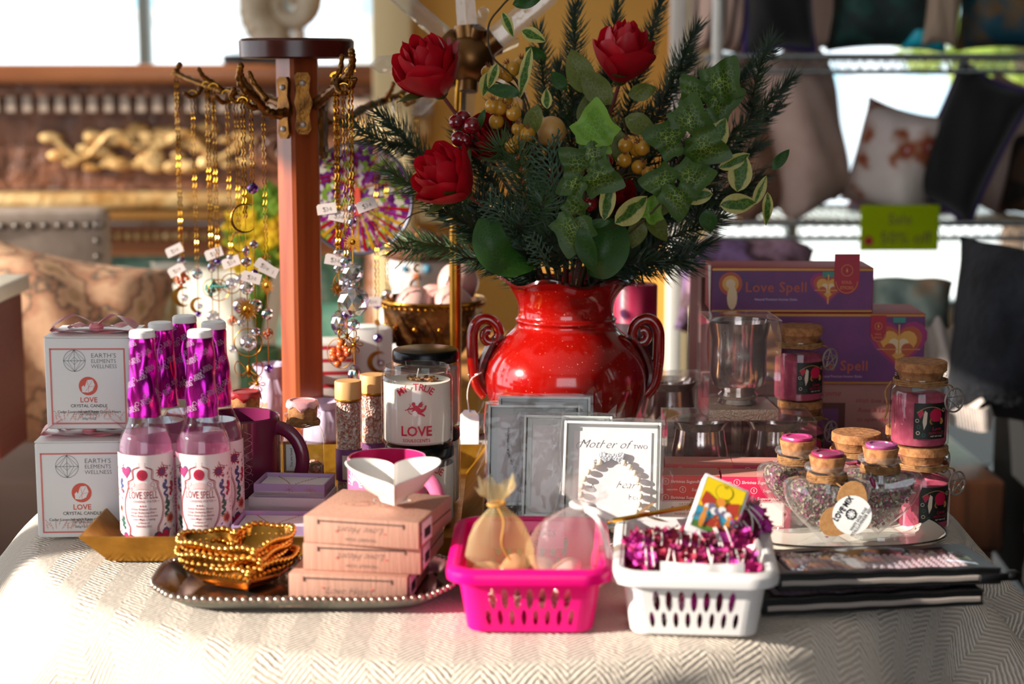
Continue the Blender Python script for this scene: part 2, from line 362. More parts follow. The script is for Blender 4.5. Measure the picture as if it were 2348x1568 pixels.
# street outside the shop windows
M_pave = pm('pale pavement', '#e0ddd8', .9, c2='#d2cec6', ns=2)  # pale paving colour with faint mottling
struct(MB().box((0, 22, -.2), (70, 30, .1), M_pave), 'ground')
M_fac = pm('pale render', '#eceef0', .9, c2='#dfe4e8', ns=.6); M_fw = pm('facade glass', '#b8ccd8', .15); M_lb = pm('blue shutter', '#a4cfde', .6)
def facade(name, x, y, w_, h, mat, lab, cols):
    t = thing(name, lab, 'building', (x, y, -.15)); part(MB().box((0, 1, h/2), (w_, 2, h), mat), 'wall', t)
    r = MB().box((0, 1, h+.12), (w_+.3, 2.2, .24), M_white); part(r, 'roof', t)
    for i in range(cols):
        for j in range(int(h//1.6)):
            cx = -w_/2+w_*(i+.5)/cols; part(MB().box((cx, -.02, .9+j*1.55), (w_/cols*.5, .06, 1.0), M_fw if (i+j) % 2 else M_lb).box((cx, -.05, .37+j*1.55), (w_/cols*.6, .1, .06), M_white), 'window', t)
facade('street_building', -5.2, 17, 5, 5.4, M_fac, 'pale two-storey building across the street behind the carved mantel', 4)
facade('street_building', -.2, 19, 3.4, 6, pm('cream render', '#efe8da', .9), 'cream building across the street between two pale ones', 3)
facade('street_building', 5.6, 18, 6.5, 5, pm('grey render', '#d6dbe2', .9), 'blue-grey building seen through the window behind the pillow rack', 5)
M_leafy = transl('street leaves', '#a9b04a', '#6f8a3a', .4); M_bark = pm('bark', '#5a4636', .9)
def street_tree(x, y, h, r, lab):
    t = thing('street_tree', lab, 'tree', (x, y, -.15)); part(MB().tube([(0, 0, 0), (.04, 0, h*.5), (0, 0, h)], [.11, .08, .03], M_bark), 'trunk', t)
    b = MB()
    for i in range(900):
        a, e, q = rnd(0, 2*pi), rnd(-1, 1), rnd(.4, 1)**.5*r; s = sqrt(1-e*e); c = Vector((q*s*cos(a), q*s*sin(a), h+q*e)); d = Vector((rnd(-1, 1), rnd(-1, 1), rnd(-1, 1))).normalized()*.12; g = d.cross(Vector((rnd(-1, 1), 1, rnd(-1, 1)))).normalized()*.07
        b.add([c-d, c+g, c+d, c-g], [(0, 1, 2, 3)], M_leafy)
    part(b, 'foliage', t)
street_tree(3.6, 12.5, 2.2, 1.1, 'yellow-green street tree outside the window behind the pillow rack')
street_tree(1.2, 13.5, 2.4, .7, 'slim yellow street tree outside the window beside the ochre wall')
street_tree(-1.6, 13.0, 2.6, .6, 'small green street tree outside the window above the mantel')
# ================================================================ table with cloth
TX, TY, RX, RY = -.02, 1.775, .455, .49
def cloth_material():
    m, n, l = nt('herringbone cloth'); b = n['Principled BSDF']; b.inputs['Roughness'].default_value = .85; b.inputs['Sheen Weight'].default_value = .2
    uv = n.new('ShaderNodeUVMap'); sp = n.new('ShaderNodeSeparateXYZ'); l.new(uv.outputs[0], sp.inputs[0])
    def mth(op, a, c=None, d=None):
        k = n.new('ShaderNodeMath'); k.operation = op
        for i, q in enumerate((a, c, d)):
            if q is None: continue
            if isinstance(q, (int, float)): k.inputs[i].default_value = q
            else: l.new(q, k.inputs[i])
        return k.outputs[0]
    no = n.new('ShaderNodeTexNoise'); no.inputs['Scale'].default_value = 55; no.inputs['Detail'].default_value = 3; l.new(uv.outputs[0], no.inputs['Vector'])
    x = mth('MULTIPLY_ADD', no.outputs[0], .006, sp.outputs[0]); zz = mth('PINGPONG', x, .022); u = mth('ADD', zz, sp.outputs[1])
    n2 = n.new('ShaderNodeTexNoise'); n2.inputs['Scale'].default_value = 220; n2.inputs['Detail'].default_value = 2; l.new(uv.outputs[0], n2.inputs['Vector'])
    s = mth('SINE', mth('MULTIPLY_ADD', n2.outputs[0], 1.8, mth('MULTIPLY', u, 2*pi/.0056)))
    h = mth('ADD', mth('MULTIPLY', s, .5), mth('MULTIPLY', n2.outputs[0], 1.2))
    bp = n.new('ShaderNodeBump'); bp.inputs['Strength'].default_value = .85; bp.inputs['Distance'].default_value = .0020; l.new(h, bp.inputs['Height']); l.new(bp.outputs[0], b.inputs['Normal'])
    mr = n.new('ShaderNodeMapRange'); mr.inputs[1].default_value = -.6; mr.inputs[2].default_value = .3; l.new(s, mr.inputs[0])
    mx = n.new('ShaderNodeMix'); mx.data_type = 'RGBA'; mx.inputs[6].default_value = col(hexc('#c9b5a2')); mx.inputs[7].default_value = col(hexc('#e8dccd')); l.new(mr.outputs[0], mx.inputs[0]); l.new(mx.outputs[2], b.inputs['Base Color'])
    return m
M_cloth = cloth_material()
NA = 220; rings = [i/26 for i in range(27)]
b = MB()
def clothpt(a, s):
    """s<=1: top (fraction of radius); s>1: metres of drop beyond the rim"""
    ca, sa = cos(a), sin(a)
    if s <= 1:
        q = s; z = 0
        z -= .0022*(max(0, s-.9)/.1)**2
        return (TX+RX*q*ca, TY+RY*q*sa, T-.0015+z), (RX*q*ca, RY*q*sa)
    d = s-1; rr = .018; z = 0; o = 0
    if d < rr*pi/2: t = d/rr; o = rr*sin(t); z = rr*(1-cos(t))
    else: o = rr; z = rr+(d-rr*pi/2)
    k = min(1, max(0, (z-.003)/.11))**1.2; fold = .5+.5*sin(a*13+1.3*sin(a*3)+1.9); f2 = sin(a*29+2)
    o += k*(.050*fold**1.5+.006*f2)+.05*min(1, z/.25)*fold+.10*min(1, z/.5)
    if cos(a) < -.3: o += .05*min(1, z/.12)*(-cos(a)-.3)
    return (TX+(RX+o)*ca, TY+(RY+o)*sa, T-.0037-z), ((RX+d)*ca, (RY+d)*sa)
ss = [max(.0001, r) for r in rings]+[1+.002*i for i in range(1, 18)]+[1.034+.012*i for i in range(1, 52)]
def cfn(u, v): return clothpt(u*2*pi, ss[int(round(v*(len(ss)-1)))])[0]
def cuv(u, v): return clothpt(u*2*pi, ss[int(round(v*(len(ss)-1)))])[1]
b.grid(cfn, NA, len(ss)-1, M_cloth, cu=True, uv=cuv)
solo(b, 'tablecloth', 'cream herringbone tablecloth covering the round display table', 'tablecloth', ang=60)
M_darkwood = wood('dark table wood', '#3a2114', '#5a3520')
t = thing('round_table', 'round wooden table hidden under the cream herringbone cloth', 'table', (TX, TY, 0))
part(MB().lathe([(0, T-.032), (RX-.006, T-.032), (RX-.004, T-.03), (RX-.004, T-.012), (RX-.008, T-.0075), (0, T-.0075)], M_darkwood, 64), 'tabletop', t)
part(MB().lathe([(0, .06), (.05, .06), (.045, .3), (.06, .5), (.04, .6), (.09, T-.033), (0, T-.033)], M_darkwood, 24), 'pedestal', t)
for k in range(3):
    a = k*2*pi/3+.5; part(MB().tube([(.03*cos(a), .03*sin(a), .12), (.2*cos(a), .2*sin(a), .1), (.32*cos(a), .32*sin(a), .02)], [.03, .026, .02], M_darkwood), 'leg', t)
# ================================================================ candle gift boxes
M_card = pm('white card', '#f3f0ee', .45); M_salm = pm('salmon print', '#e27f78', .5); M_blk = pm('black print', '#1c1a1b', .5); M_coral = pm('coral print', '#e0604f', .5)
M_floral = pm('pale floral print', '#eab9ab', .55)
M_ribbon = pm('pink satin ribbon', '#f09aa2', .3, c2='#e07c88', ns=90, sheen=.4)
def geo_logo(p, cx, cy, r, m, wd):
    p.line(circ(cx, cy, r, 40), wd, m, .0003, True)
    p.line([(cx, cy+r), (cx+r, cy), (cx, cy-r), (cx-r, cy)], wd, m, .0003, True); p.line([(cx-r, cy), (cx+r, cy)], wd, m, .0003); p.line([(cx, cy-r), (cx, cy+r)], wd, m, .0003)
    q = r*.36; p.line([(cx, cy+q), (cx+q, cy), (cx, cy-q), (cx-q, cy)], wd, m, .0003, True); p.line([(cx, cy+r), (cx+.62*r, cy), (cx, cy-r), (cx-.62*r, cy)], wd, m, .0003, True)
def bow(z, w_, seedv):
    b = MB(); rs = random.Random(seedv)
    def rib(pts, wd):
        pts = bez(pts, 8); n = len(pts)
        b.grid(lambda u, v: tuple(pts[int(round(u*(n-1)))]+Vector((0, (v-.5)*wd*(1-.55*math.exp(-((u)*5)**2)), .002*sin(u*9+v*3)))), n-1, 3, M_ribbon)
    for s in (-1, 1):
        rib([(0, 0, z+.007), (s*.018, -.006, z+.017+.002*rs.random()), (s*w_*.75, -.012, z+.015), (s*w_, -.008, z+.006), (s*w_*.7, -.004, z+.003), (0, 0, z+.004)], .017)
        rib([(0, .004, z+.006), (s*.02, .014, z+.006), (s*w_*.8, .026, z+.0022)], .014)
    b.sph((0, 0, z+.006), .006, M_ribbon, 12, 8, sc=(1.2, 1, .8))
    rib([(-.043, 0, z+.0012), (0, .001, z+.0014), (.043, 0, z+.0012)], .016); return b
def candle_box(loc, rz, s, lab, seedv):
    t = thing('candle_box', lab, 'box', loc, rz, 'stacked crystal candle boxes'); W, H, D = .0835*s, .0905*s, .08*s
    b = MB().box((0, D/2, H/2), (W, D, H), M_card, bev=.0025, seg=2); p = MB(); z = .0002
    bx0, bx1, by0, by1 = -W/2+.005, W/2-.005, .005, H-.010
    for a in ((bx0, by0, bx1, by0+.0016), (bx0, by1-.0016, bx1, by1), (bx0, by0, bx0+.0016, by1), (bx1-.0016, by0, bx1, by1)): p.rect(*a, M_salm, z)
    geo_logo(p, -.0125*s, H-.0225*s, .0105*s, M_blk, .00035)
    for i, q in enumerate(('EARTH\u2019S', 'ELEMENTS', 'WELLNESS')): p.text(q, .0035*s, H-.0195*s-i*.0052*s, (.0062 if i == 0 else .0054)*s, M_blk, z, align='LEFT', off=-.012, sx=.98 if i else 1.05)
    p.disc(0, H-.0475*s, .0092*s, M_coral, z)
    cr = [(-.006, -.006), (-.0065, -.001), (-.0045, .001), (-.0035, -.001), (-.001, .006), (.0045, .0065), (.0065, .001), (.004, -.0045), (0, -.0065)]
    p.poly([(x*s, y*s+H-.0475*s) for x, y in cr], M_card, z*2)
    for a, c in (((-.001, .006), (.0005, -.001)), ((.0005, -.001), (-.0025, -.005)), ((.0005, -.001), (.0055, 0)), ((.0005, -.001), (.0045, .0065)), ((.0005, -.001), (0, -.0065))): p.line([(a[0]*s, a[1]*s+H-.0475*s), (c[0]*s, c[1]*s+H-.0475*s)], .0003, M_coral, z*3)
    p.text('LOVE', 0, H-.0635*s, .0070*s, M_coral, z, off=.02); p.text('CRYSTAL CANDLE', 0, H-.0685*s, .0043*s, M_blk, z, off=.008); p.text('Cedar Lavender with Rose Quartz Heart', 0, H-.0742*s, .0037*s, M_blk, z, off=.006)
    rs = random.Random(3)
    for i in range(26):
        x = (i-12.5)/12.5*(W/2-.010); y = .0075+rs.random()*.006; hh = .003+.004*rs.random()+.002*abs(sin(i)); a = rs.uniform(-.9, .9)
        p.line([(x, y), (x+hh*sin(a)*.5, y+hh*.6), (x+hh*sin(a), y+hh)], .0004, M_floral, z)
        for k in range(3): p.fan([(x+hh*sin(a)*(.3+.3*k)+u, y+hh*(.3+.3*k)+v*.5) for u, v in heart(.0022, 8, 0, 0, a+k*2)], M_floral, z, 1)
    for x in (-.012, .004, .017): p.line([(x+.003*cos(q*.5)*(1+.3*cos(q*2.5)), .0125+.003*sin(q*.5)*(1+.3*cos(q*2.5))) for q in range(13)], .0005, M_floral, z, True)
    p.text('HAND POURED', 0, .0165*s, .0028*s, M_blk, z*2); p.text('NATURAL SOY', 0, .0142*s, .0028*s, M_blk, z*2); p.text('200g/7.1OZ.', 0, .0098*s, .0028*s, M_blk, z*2)
    b.merge(p, flat()); part(b, 'box_body', t)
    part(MB().box((0, D/2, H+.0005), (W*.998, D*.998, .001), M_card), 'lid', t)
    part(bow(H, W*.50, seedv), 'ribbon_bow', t, 'pink satin ribbon bow', loc=(.004, D*.33, .0008)); return t
P = G(85, 1233); candle_box((P.x+.0445, P.y, T+.0002), R(3), 1.03, 'white crystal candle box with pink bow, at the bottom of its stack', 3)
P = V(206, 980, 1.64); candle_box((P.x, 1.64, T+.1035), R(1), .98, 'white crystal candle box with pink bow, on top of its stack', 5)
# ================================================================ gold tray
M_goldp = pm('brushed gold paint', '#c08a2a', .38, .75, c2='#a8741c', ns=60, bump=.25, bs=120)
def tray_mesh(w0, d0, fl, h, m, th=.002):
    b = MB(); o = [(w0/2, d0/2), (w0/2+fl, d0/2+fl)]
    def loop(w_, d_, z): return [(sx*w_, sy*d_, z) for sx, sy in ((-1, -1), (1, -1), (1, 1), (-1, 1))]
    L = [loop(w0/2, d0/2, 0), loop(w0/2+fl, d0/2+fl, h), loop(w0/2+fl-th, d0/2+fl-th, h+.0006), loop(w0/2-th, d0/2-th, th)]
    vs = sum(L, []); fs = [(0, 3, 2, 1)]
    for k in range(3): fs += [(k*4+i, k*4+(i+1) % 4, (k+1)*4+(i+1) % 4, (k+1)*4+i) for i in range(4)]
    fs.append((12, 13, 14, 15)); return b.add(vs, fs, m)
gt0 = G(240, 1300); GX0 = gt0.x; GX1 = X(1052, 1.548); GY0 = 1.545; GY1 = 1.90
solo(tray_mesh(GX1-GX0, GY1-GY0, .022, .028, M_goldp), 'serving_tray', 'rectangular gold tray with flared sides under the bottles and mugs', 'tray', ((GX0+GX1)/2, (GY0+GY1)/2, T+.0003), 0)
TZ = T+.0027
# ================================================================ cleansing water bottles
M_gls = glass('clear bottle glass', (.96, .97, .97), ior=1.5); M_liq = glass('pink water', (.88, .55, .70), haze=.25, hazec=(.85, .48, .66), ior=1.33)
def foil_mat():
    m = pm('magenta foil', '#dc2cb0', .2, .9, c2='#a81c98', ns=60, lo=.4, hi=.6, bump=.6, bs=55, kind='noise', dist=.006, stretch=(1, 1, .35), detail=2); return m
M_foil = foil_mat(); M_lab = pm('blush label paper', '#f4e4e4', .55); M_maroon = pm('maroon ink', '#9c2638', .5); M_crim = pm('crimson ink', '#b8123e', .5); M_mag = pm('magenta ink', '#c21e66', .5); M_nav = pm('slate blue ink', '#454a78', .5); M_grn = pm('dark green ink', '#2f5b4e', .5); M_org = pm('orange ink', '#d2762c', .5); M_vio = pm('violet ink', '#6b3566', .5); M_silv = pm('silver print', '#c9a9c4', .4, .3)
def bottle_label():
    p = MB(); z = .0002; H = .088; p.rect(-.0385, 0, .0385, H, M_lab, 0, 40, 1)
    def frame(o, wd):
        pts = [(-.0195-o, .079+o), (-.0035, .079+o), (-.0035, .0765+o)] ; q = []
        q += [(.0025+o*.4, .079+o), (.019+o, .079+o), (.021+o, .076), (.024+o, .0745)]
        for s in (1, -1):
            p.line([(s*x, y) for x, y in [(.0025, .0785+o), (.019, .0785+o), (.0205, .0755+o), (.0265, .0735+o)]], wd, M_maroon, z)
    frame(0, .0007); frame(.0018, .0007)
    def side(s, o, wd):
        pts = bez([(s*x, y, 0) for x, y in [(.0025+o, .0775), (.004+o, .0765), (.0085+o, .074), (.0085+o, .066), (.0135+o, .063), (.0135+o, .058), (.0155+o, .052), (.0178+o, .045), (.0184+o, .036), (.0165+o, .027), (.013+o, .020), (.013+o, .0125), (.0085+o, .0115), (.007+o, .006), (.007+o, .001)]], 5)
        p.line([(q.x, q.y) for q in pts], wd, M_maroon, z*1.5); return pts
    for s in (1, -1): side(s, 0, .0007); side(s, .0013, .0005)
    p.disc(0, .0695, .0052, M_crim, z); p.line([(x, y+.0692) for x, y in heart(.006, 20)], .0004, M_maroon, z*2, True); p.line([(x, y+.0692) for x, y in heart(.003, 16)], .0004, M_maroon, z*2, True)
    for i in range(15): x = (i-7)*.0011; p.line([(x, .0565), (x, .063-.0003*abs(i-7))], .00022, M_salm, z)
    p.line([(x*.001, .0565-.00002*x*x) for x in range(-13, 14)], .0004, M_salm, z)
    for s in (1, -1):
        for c, r0, a0 in (((.0098, .0605), .0032, 0), ((.0115, .0565), .002, 2)):
            p.line([(s*(c[0]+r0*(1-k/22)*cos(a0+k*.5)), c[1]+r0*(1-k/22)*sin(a0+k*.5)) for k in range(20)], .0004, M_maroon, z)
        p.line([(s*(.010+.0016*(1-k/22)*cos(k*.5)), .0105+.0016*(1-k/22)*sin(k*.5)) for k in range(20)], .0003, M_maroon, z)
    for ch in ('LOVE SPELL',): p.text(ch, 0, .0475, .0096, M_maroon, z, sx=.56, off=.008)
    p.text('CLEANSING WATER', 0, .0437, .0032, M_maroon, z, sx=.86)
    for s in (1, -1): p.line([(s*.0125, .0446), (s*.0155, .0448)], .0003, M_maroon, z)
    for x in (-.0024, 0, .0024): p.poly([(x-.001, .0405), (x, .0397), (x+.001, .0405), (x, .0413)], M_crim, z)
    for i, q in enumerate(('Radiate Romance, Elevate', 'Energy: Enchanting Elixir \u2013', 'Where Every Drop Invokes', 'Love\u2019s Magic, Creating', 'a Haven of', 'Passionate Bliss.')): p.text(q, 0, .0367-i*.0032, .0028, M_maroon, z, shear=.3, sx=.83, off=.01)
    p.disc(0, .0068, .0056, M_crim, z)
    for i in range(13): a = pi*i/12; p.line([(.002*cos(a), .0068+.002*sin(a)), (.0047*cos(a), .0068+.0047*sin(a))], .0003, M_lab, z*2)
    p.line(circ(0, .0068, .0047, 24), .0003, M_lab, z*2, True); p.line([(-.0047, .0062), (.0047, .0062)], .0003, M_lab, z*2); p.line([(0, .003), (0, .006)], .0003, M_lab, z*2)
    # ornaments beside the frame
    def ht(x, y, w_, c, c2, rot=0):
        p.fan([(a*1.0+x, b_*1.15+y) for a, b_ in heart(w_*1.25, 22, 0, 0, rot)], M_nav if c is M_crim else c2, z, 2); p.fan([(a+x, b_*1.15+y) for a, b_ in heart(w_, 22, 0, 0, rot)], c, z*2, 2); p.line([(a+x, b_+y) for a, b_ in heart(w_*.5, 14, 0, 0, rot)], .0005, c2, z*3, True)
    ht(-.0160, .0710, .0095, M_mag, M_nav, .15); ht(-.0165, .0075, .0105, M_mag, M_vio, -.2); ht(.0185, .0085, .0140, M_crim, M_vio, .3); ht(.0235, .0665, .0028, M_crim, M_crim)
    def sunf(x, y, r, c, ci, n=12):
        for i in range(n):
            a = 2*pi*i/n; p.poly([(x+r*.55*cos(a-.22), y+r*.55*sin(a-.22)), (x+r*cos(a+.15), y+r*sin(a+.15)), (x+r*.55*cos(a+.22), y+r*.55*sin(a+.22))], c, z)
        p.disc(x, y, r*.62, c, z, 2); p.disc(x, y, r*.45, ci, z*2, 2)
    sunf(.0185, .0715, .0068, M_maroon, M_vio); sunf(.0275, .0265, .0062, M_org, M_maroon, 16); sunf(-.0255, .0365, .004, M_org, M_crim)
    def snake(x, y, s, c, h=.017):
        p.line([(x+s*.0026*sin(k*.75)*(1-k/26), y+h*k/20) for k in range(21)], .0023, c, z); p.disc(x, y+h, .0015, c, z, 1)
        p.line([(x+s*.003*cos(k*.4+2), y+h*.75+.003*sin(k*.4+2)) for k in range(10)], .0017, c, z)
    snake(.0225, .0455, 1, M_nav); snake(.0235, .030, -1, M_grn, .014); snake(-.0225, .052, 1, M_nav, .012); snake(-.0215, .018, 1, M_grn, .01); snake(.030, .048, -1, M_crim, .012)
    rs = random.Random(4)
    for i in range(120):
        s = rs.choice((-1, 1)); x = s*rs.uniform(.0205, .035); y = rs.uniform(.004, .076); c = rs.choice((M_nav, M_grn, M_maroon, M_crim, M_org, M_vio)); a = rs.uniform(0, 3); q = rs.uniform(.0009, .0022)
        p.poly([(x+q*cos(a), y+q*sin(a)), (x-q*.35*sin(a), y+q*.35*cos(a)), (x-q*cos(a), y-q*sin(a)), (x+q*.35*sin(a), y-q*.35*cos(a))], c, z*1.2)
    for s in (1, -1):
        for o in (0, .0015): p.line([(s*(.0075+o), .0005), (s*(.0085+o), .0025), (s*(.028), .0008+o)][1:], .0004, M_maroon, z)
    return p
LABP = bottle_label()
def bottle(loc, rz, lab, sd):
    t = thing('cleansing_water_bottle', lab, 'bottle', loc, rz, 'foil-topped cleansing water bottles')
    part(MB().lathe([(0, 0), (.0225, 0), (.025, .003), (.0252, .093), (.0246, .1), (.0222, .108), (.0185, .115), (.0158, .121), (.0146, .128), (.0125, .15), (.0112, .17), (.0105, .196)], M_gls, 40), 'bottle_glass', t)
    part(MB().lathe([(0, .003), (.0225, .003), (.0235, .006), (.0238, .093), (.0230, .1), (.0205, .1075), (.0190, .1105), (0, .1105)], M_liq, 36), 'pink_water', t)
    q = MB().merge(LABP, cyl(.0255, .0045)); part(q, 'label', t, 'ornate blush paper label')
    rs = random.Random(sd); ph = [rs.uniform(0, 6.28) for _ in range(6)]
    def fn(a, r, z, j):
        k = max(0, min(1, (z-.132)/.01))*max(0, min(1, (.197-z)/.012)); w_ = sin(a*3+z*110+ph[0])*.6+sin(a*4-z*170+ph[1])*.35+.5*abs(sin(a*3.5+z*60+ph[2]))
        return r*(1+.09*k*w_), z
    f = MB().lathe([(.0150, .125)]+[(.0150-.0032*min(1, i/34), .127+i*.0016) for i in range(44)]+[(.0112, .1985)], M_foil, 56, fn=fn)
    pr = MB()
    for i in range(9):
        x = [-.008, .004, .012, -.012, 0, .009, -.006, .006, -.010][i]; y = .131+i*.0075
        pr.text('SOUL', x, y+.0028, .0036, M_silv, 0, rot=.35); pr.text('STICKS', x+.001, y, .0036, M_silv, 0, rot=.35)
        pr.line([(x-.008+.0018*cos(k*.5), y+.0018*sin(k*.5)) for k in range(13)], .0003, M_silv, 0)
    f.merge(pr, lambda u, v, w_: ((.0162-.0032*max(0, min(1, (v-.127)/.055)))*sin(u/.0145), -(.0162-.0032*max(0, min(1, (v-.127)/.055)))*cos(u/.0145), v)); part(f, 'foil_sleeve', t, 'crumpled magenta foil sleeve', ang=25)
    part(MB().lathe([(0, .205), (.0104, .205), (.0116, .2035), (.0118, .1985), (.0108, .198), (0, .198)], M_card, 32), 'cap', t, 'white cap'); return t
for (px, Y, rz, lab, sd) in ((326, 1.586, .05, 'magenta foil bottle standing in front, beside the lower candle box', 1), (459, 1.588, .0, 'magenta foil bottle standing in front, beside the lavender jewelry boxes', 2),
        (368, 1.637, .3, 'magenta foil bottle behind the two front ones, nearest the candle boxes', 3), (423, 1.683, -.2, 'rearmost magenta foil bottle, standing tallest in the cluster', 4), (490, 1.641, .12, 'magenta foil bottle behind the two front ones, beside the plum mug', 5)):
    bottle((X(px, Y, .2), Y, TZ), rz, lab, sd)
# ================================================================ mugs
M_plum = pm('plum glaze', '#6a1f3c', .22, coat=.4); M_plumin = pm('plum inside', '#7c2450', .25, coat=.3); M_line = pm('pale pink mug print', '#c98a90', .4, .2)
def mug_body(r, h, mo, mi_, flare=0, foot=.8):
    b = MB(); b.lathe([(0, .0005), (r*foot, 0), (r*(foot+.1), .004), (r*.99, .016), (r, h*.5), (r+flare, h-.001), (r+flare-.0012, h+.0006), (r+flare-.0030, h)], mo, 56)
    b.lathe([(r+flare-.0030, h), (r-.0042, h*.5), (r*.93, .014), (r*.8, .008), (0, .0065)], mi_, 56); return b
def ellp(cx, cz, rx, rz, a0, a1, n=14): return [(cx+rx*cos(R(a0+(a1-a0)*i/n)), 0, cz+rz*sin(R(a0+(a1-a0)*i/n))) for i in range(n+1)]
t = thing('mug', 'plum glazed mug with pale line drawings behind the foil-topped bottles', 'mug', (X(556, 1.745), 1.745, TZ), R(-12)); r = .040
b = mug_body(r, .094, M_plum, M_plumin); p = MB()
for k in range(9): a = pi*k/8; p.line([(-.003+.006*cos(a), .068+.006*sin(a)), (-.003+.013*cos(a), .068+.013*sin(a))], .0006, M_line)
p.text('m', -.004, .084, .008, M_line); p.fan([(x+.006, y+.044) for x, y in heart(.013, 20)], M_line, 0, 2)
for i in range(6): p.line([(.022+.004*sin(k*.7+i), .03+i*.009+k*.0012) for k in range(9)], .0005, M_line)
p.line(circ(.02, .045, .005, 6), .0005, M_line, 0, True); p.line(circ(.018, .03, .004, 20), .0005, M_line, 0, True); p.line(circ(0, .02, .006, 20), .0005, M_line, 0, True); p.text('love', .01, .014, .007, M_line, shear=.3)
for i in range(5): p.text('+', -.02+.01*i, .05+.008*sin(i*2), .006, M_line)
b.merge(p, cyl(r+.0003)); part(b, 'mug_body', t)
part(MB().tube(ellp(r-.002, .050, .028, .033, 88, -88), .0058, M_plum, 12, flat=1.25), 'handle', t)
M_pinkm = pm('rose pink glaze', '#e0709a', .18, coat=.6); M_pinki = pm('deep rose glaze', '#c02866', .2, coat=.5); M_wline = pm('white mug print', '#f5e6ea', .4)
mp = Vector((X(888, 1.593, .07), 1.593, T+.0032)); t = thing('mug', 'wide rose pink mug with deep rose inside, behind the heart dish', 'mug', mp, R(-38)); r = .0372
b = mug_body(r, .084, M_pinkm, M_pinki, foot=.75); p = MB()
for k in range(11): a = pi*k/10; p.line([(-.018+.005*cos(a), .062+.005*sin(a)), (-.018+.014*cos(a), .062+.014*sin(a))], .001, M_wline)
for k in range(7): p.line([(-.001+k*.0013, .072), (.001+k*.0013, .062-.001*k)], .0005, M_wline)
p.line([(.010-.008*cos(q*.2), .066+.006*sin(q*.2-1)) for q in range(12)], .0007, M_wline); b.merge(p, lambda u, v, w_: cyl(r+.0002, 0, R(18))(u, v, w_)); part(b, 'mug_body', t)
part(MB().tube(ellp(r-.002, .043, .030, .031, 86, -86), .0062, M_pinkm, 12, flat=1.2), 'handle', t)
# ================================================================ small glass bottles
M_cork = pm('cork', '#b57b4b', .85, c2='#8f5a33', ns=160, bump=.5, bs=160, lo=.4, hi=.6); M_jute = pm('jute twine', '#a8794c', .9, c2='#83592f', ns=200, bump=.5, bs=300)
M_bglass = glass('pale bottle glass', (.93, .96, .95), ior=1.5); M_kraft = pm('kraft card', '#b98753', .85, c2='#a87646', ns=300)
M_petals = ptm('dried petals', ['#d98f86', '#b8604f', '#e9c7b0', '#8a6a4a', '#c46b62', '#6e5a3a'], 260, .8, .6)
def twine(b, r, z, n=3, th=.0009, fn=None):
    for k in range(n): b.tube([((r+.0006*sin(i*.9+k))*cos(2*pi*i/30), (r+.0006*sin(i*.9+k))*sin(2*pi*i/30), z+k*th*1.7+.0004*sin(i+k)) for i in range(30)], th, M_jute, 6, True)
def waxcap(r, z, m, drip=.004):
    b = MB(); b.lathe([(0, z), (r*.72, z), (r*.8, z+.0012), (r*.95, z+.0008), (r*1.04, z-.001), (r*1.05, z-drip), (r*1.0, z-drip-.0015)], m, 36, fn=lambda a, q, zz, j: (q, zz-(.003*max(0, sin(a*4+1))+.0015*sin(a*7) if j >= 4 else 0))); return b
def spell_bottle(loc, wax, lab, tagk):
    t = thing('spell_bottle', lab, 'bottle', loc, 0, 'corked spell bottles')
    part(MB().lathe([(0, 0), (.021, 0), (.0228, .003), (.0228, .056), (.0205, .066), (.0168, .073), (.0165, .08), (.019, .083), (.019, .0855), (.016, .0865)], M_bglass, 36), 'bottle_glass', t)
    part(MB().lathe([(0, .003), (.02, .003), (.0212, .006), (.0212, .030), (.015, .033), (.006, .031), (0, .034)], M_petals, 24), 'dried_roses', t)
    part(MB().lathe([(0, .076), (.0145, .076), (.0165, .097), (0, .097)], M_cork, 28), 'cork', t); part(waxcap(.0168, .0985, wax), 'wax_seal', t)
    b = MB(); twine(b, .0172, .074, 4); part(b, 'twine', t)
    if tagk:
        g = MB().box((-.006, -.0238, .043), (.024, .0006, .034), M_kraft).box((-.010, -.0244, .043), (.010, .0005, .028), M_card)
        g.merge(MB().text('You are loved', 0, 0, .0035, M_blk, rot=pi/2, off=.01), lambda u, v, w_: (-.0085+u, -.0248, .043+v)); part(g, 'tag', t)
M_wred = pm('red sealing wax', '#9e2026', .35); M_wpink = pm('pink sealing wax', '#d88a90', .35, c2='#e8b0b0', ns=60)
spell_bottle((X(695, 1.80, .06), 1.80, TZ), M_wpink, 'corked glass bottle of dried roses with pink wax, beside the wooden post', True)
spell_bottle((X(563, 1.853, .08), 1.853, TZ), M_wred, 'corked glass bottle with red wax seal, behind the plum mug', False)
M_salt = ptm('pink salt grains', ['#e8b0a0', '#f0cabc', '#c9806e', '#f6e2d8', '#d8988a'], 420, .5, .8); M_lwood = wood('pale wood cap', '#d89c5c', '#e6b274', 4, .5); M_plab = pm('purple label', '#7b3c72', .5); M_creaml = pm('cream label', '#d8c4ae', .6)
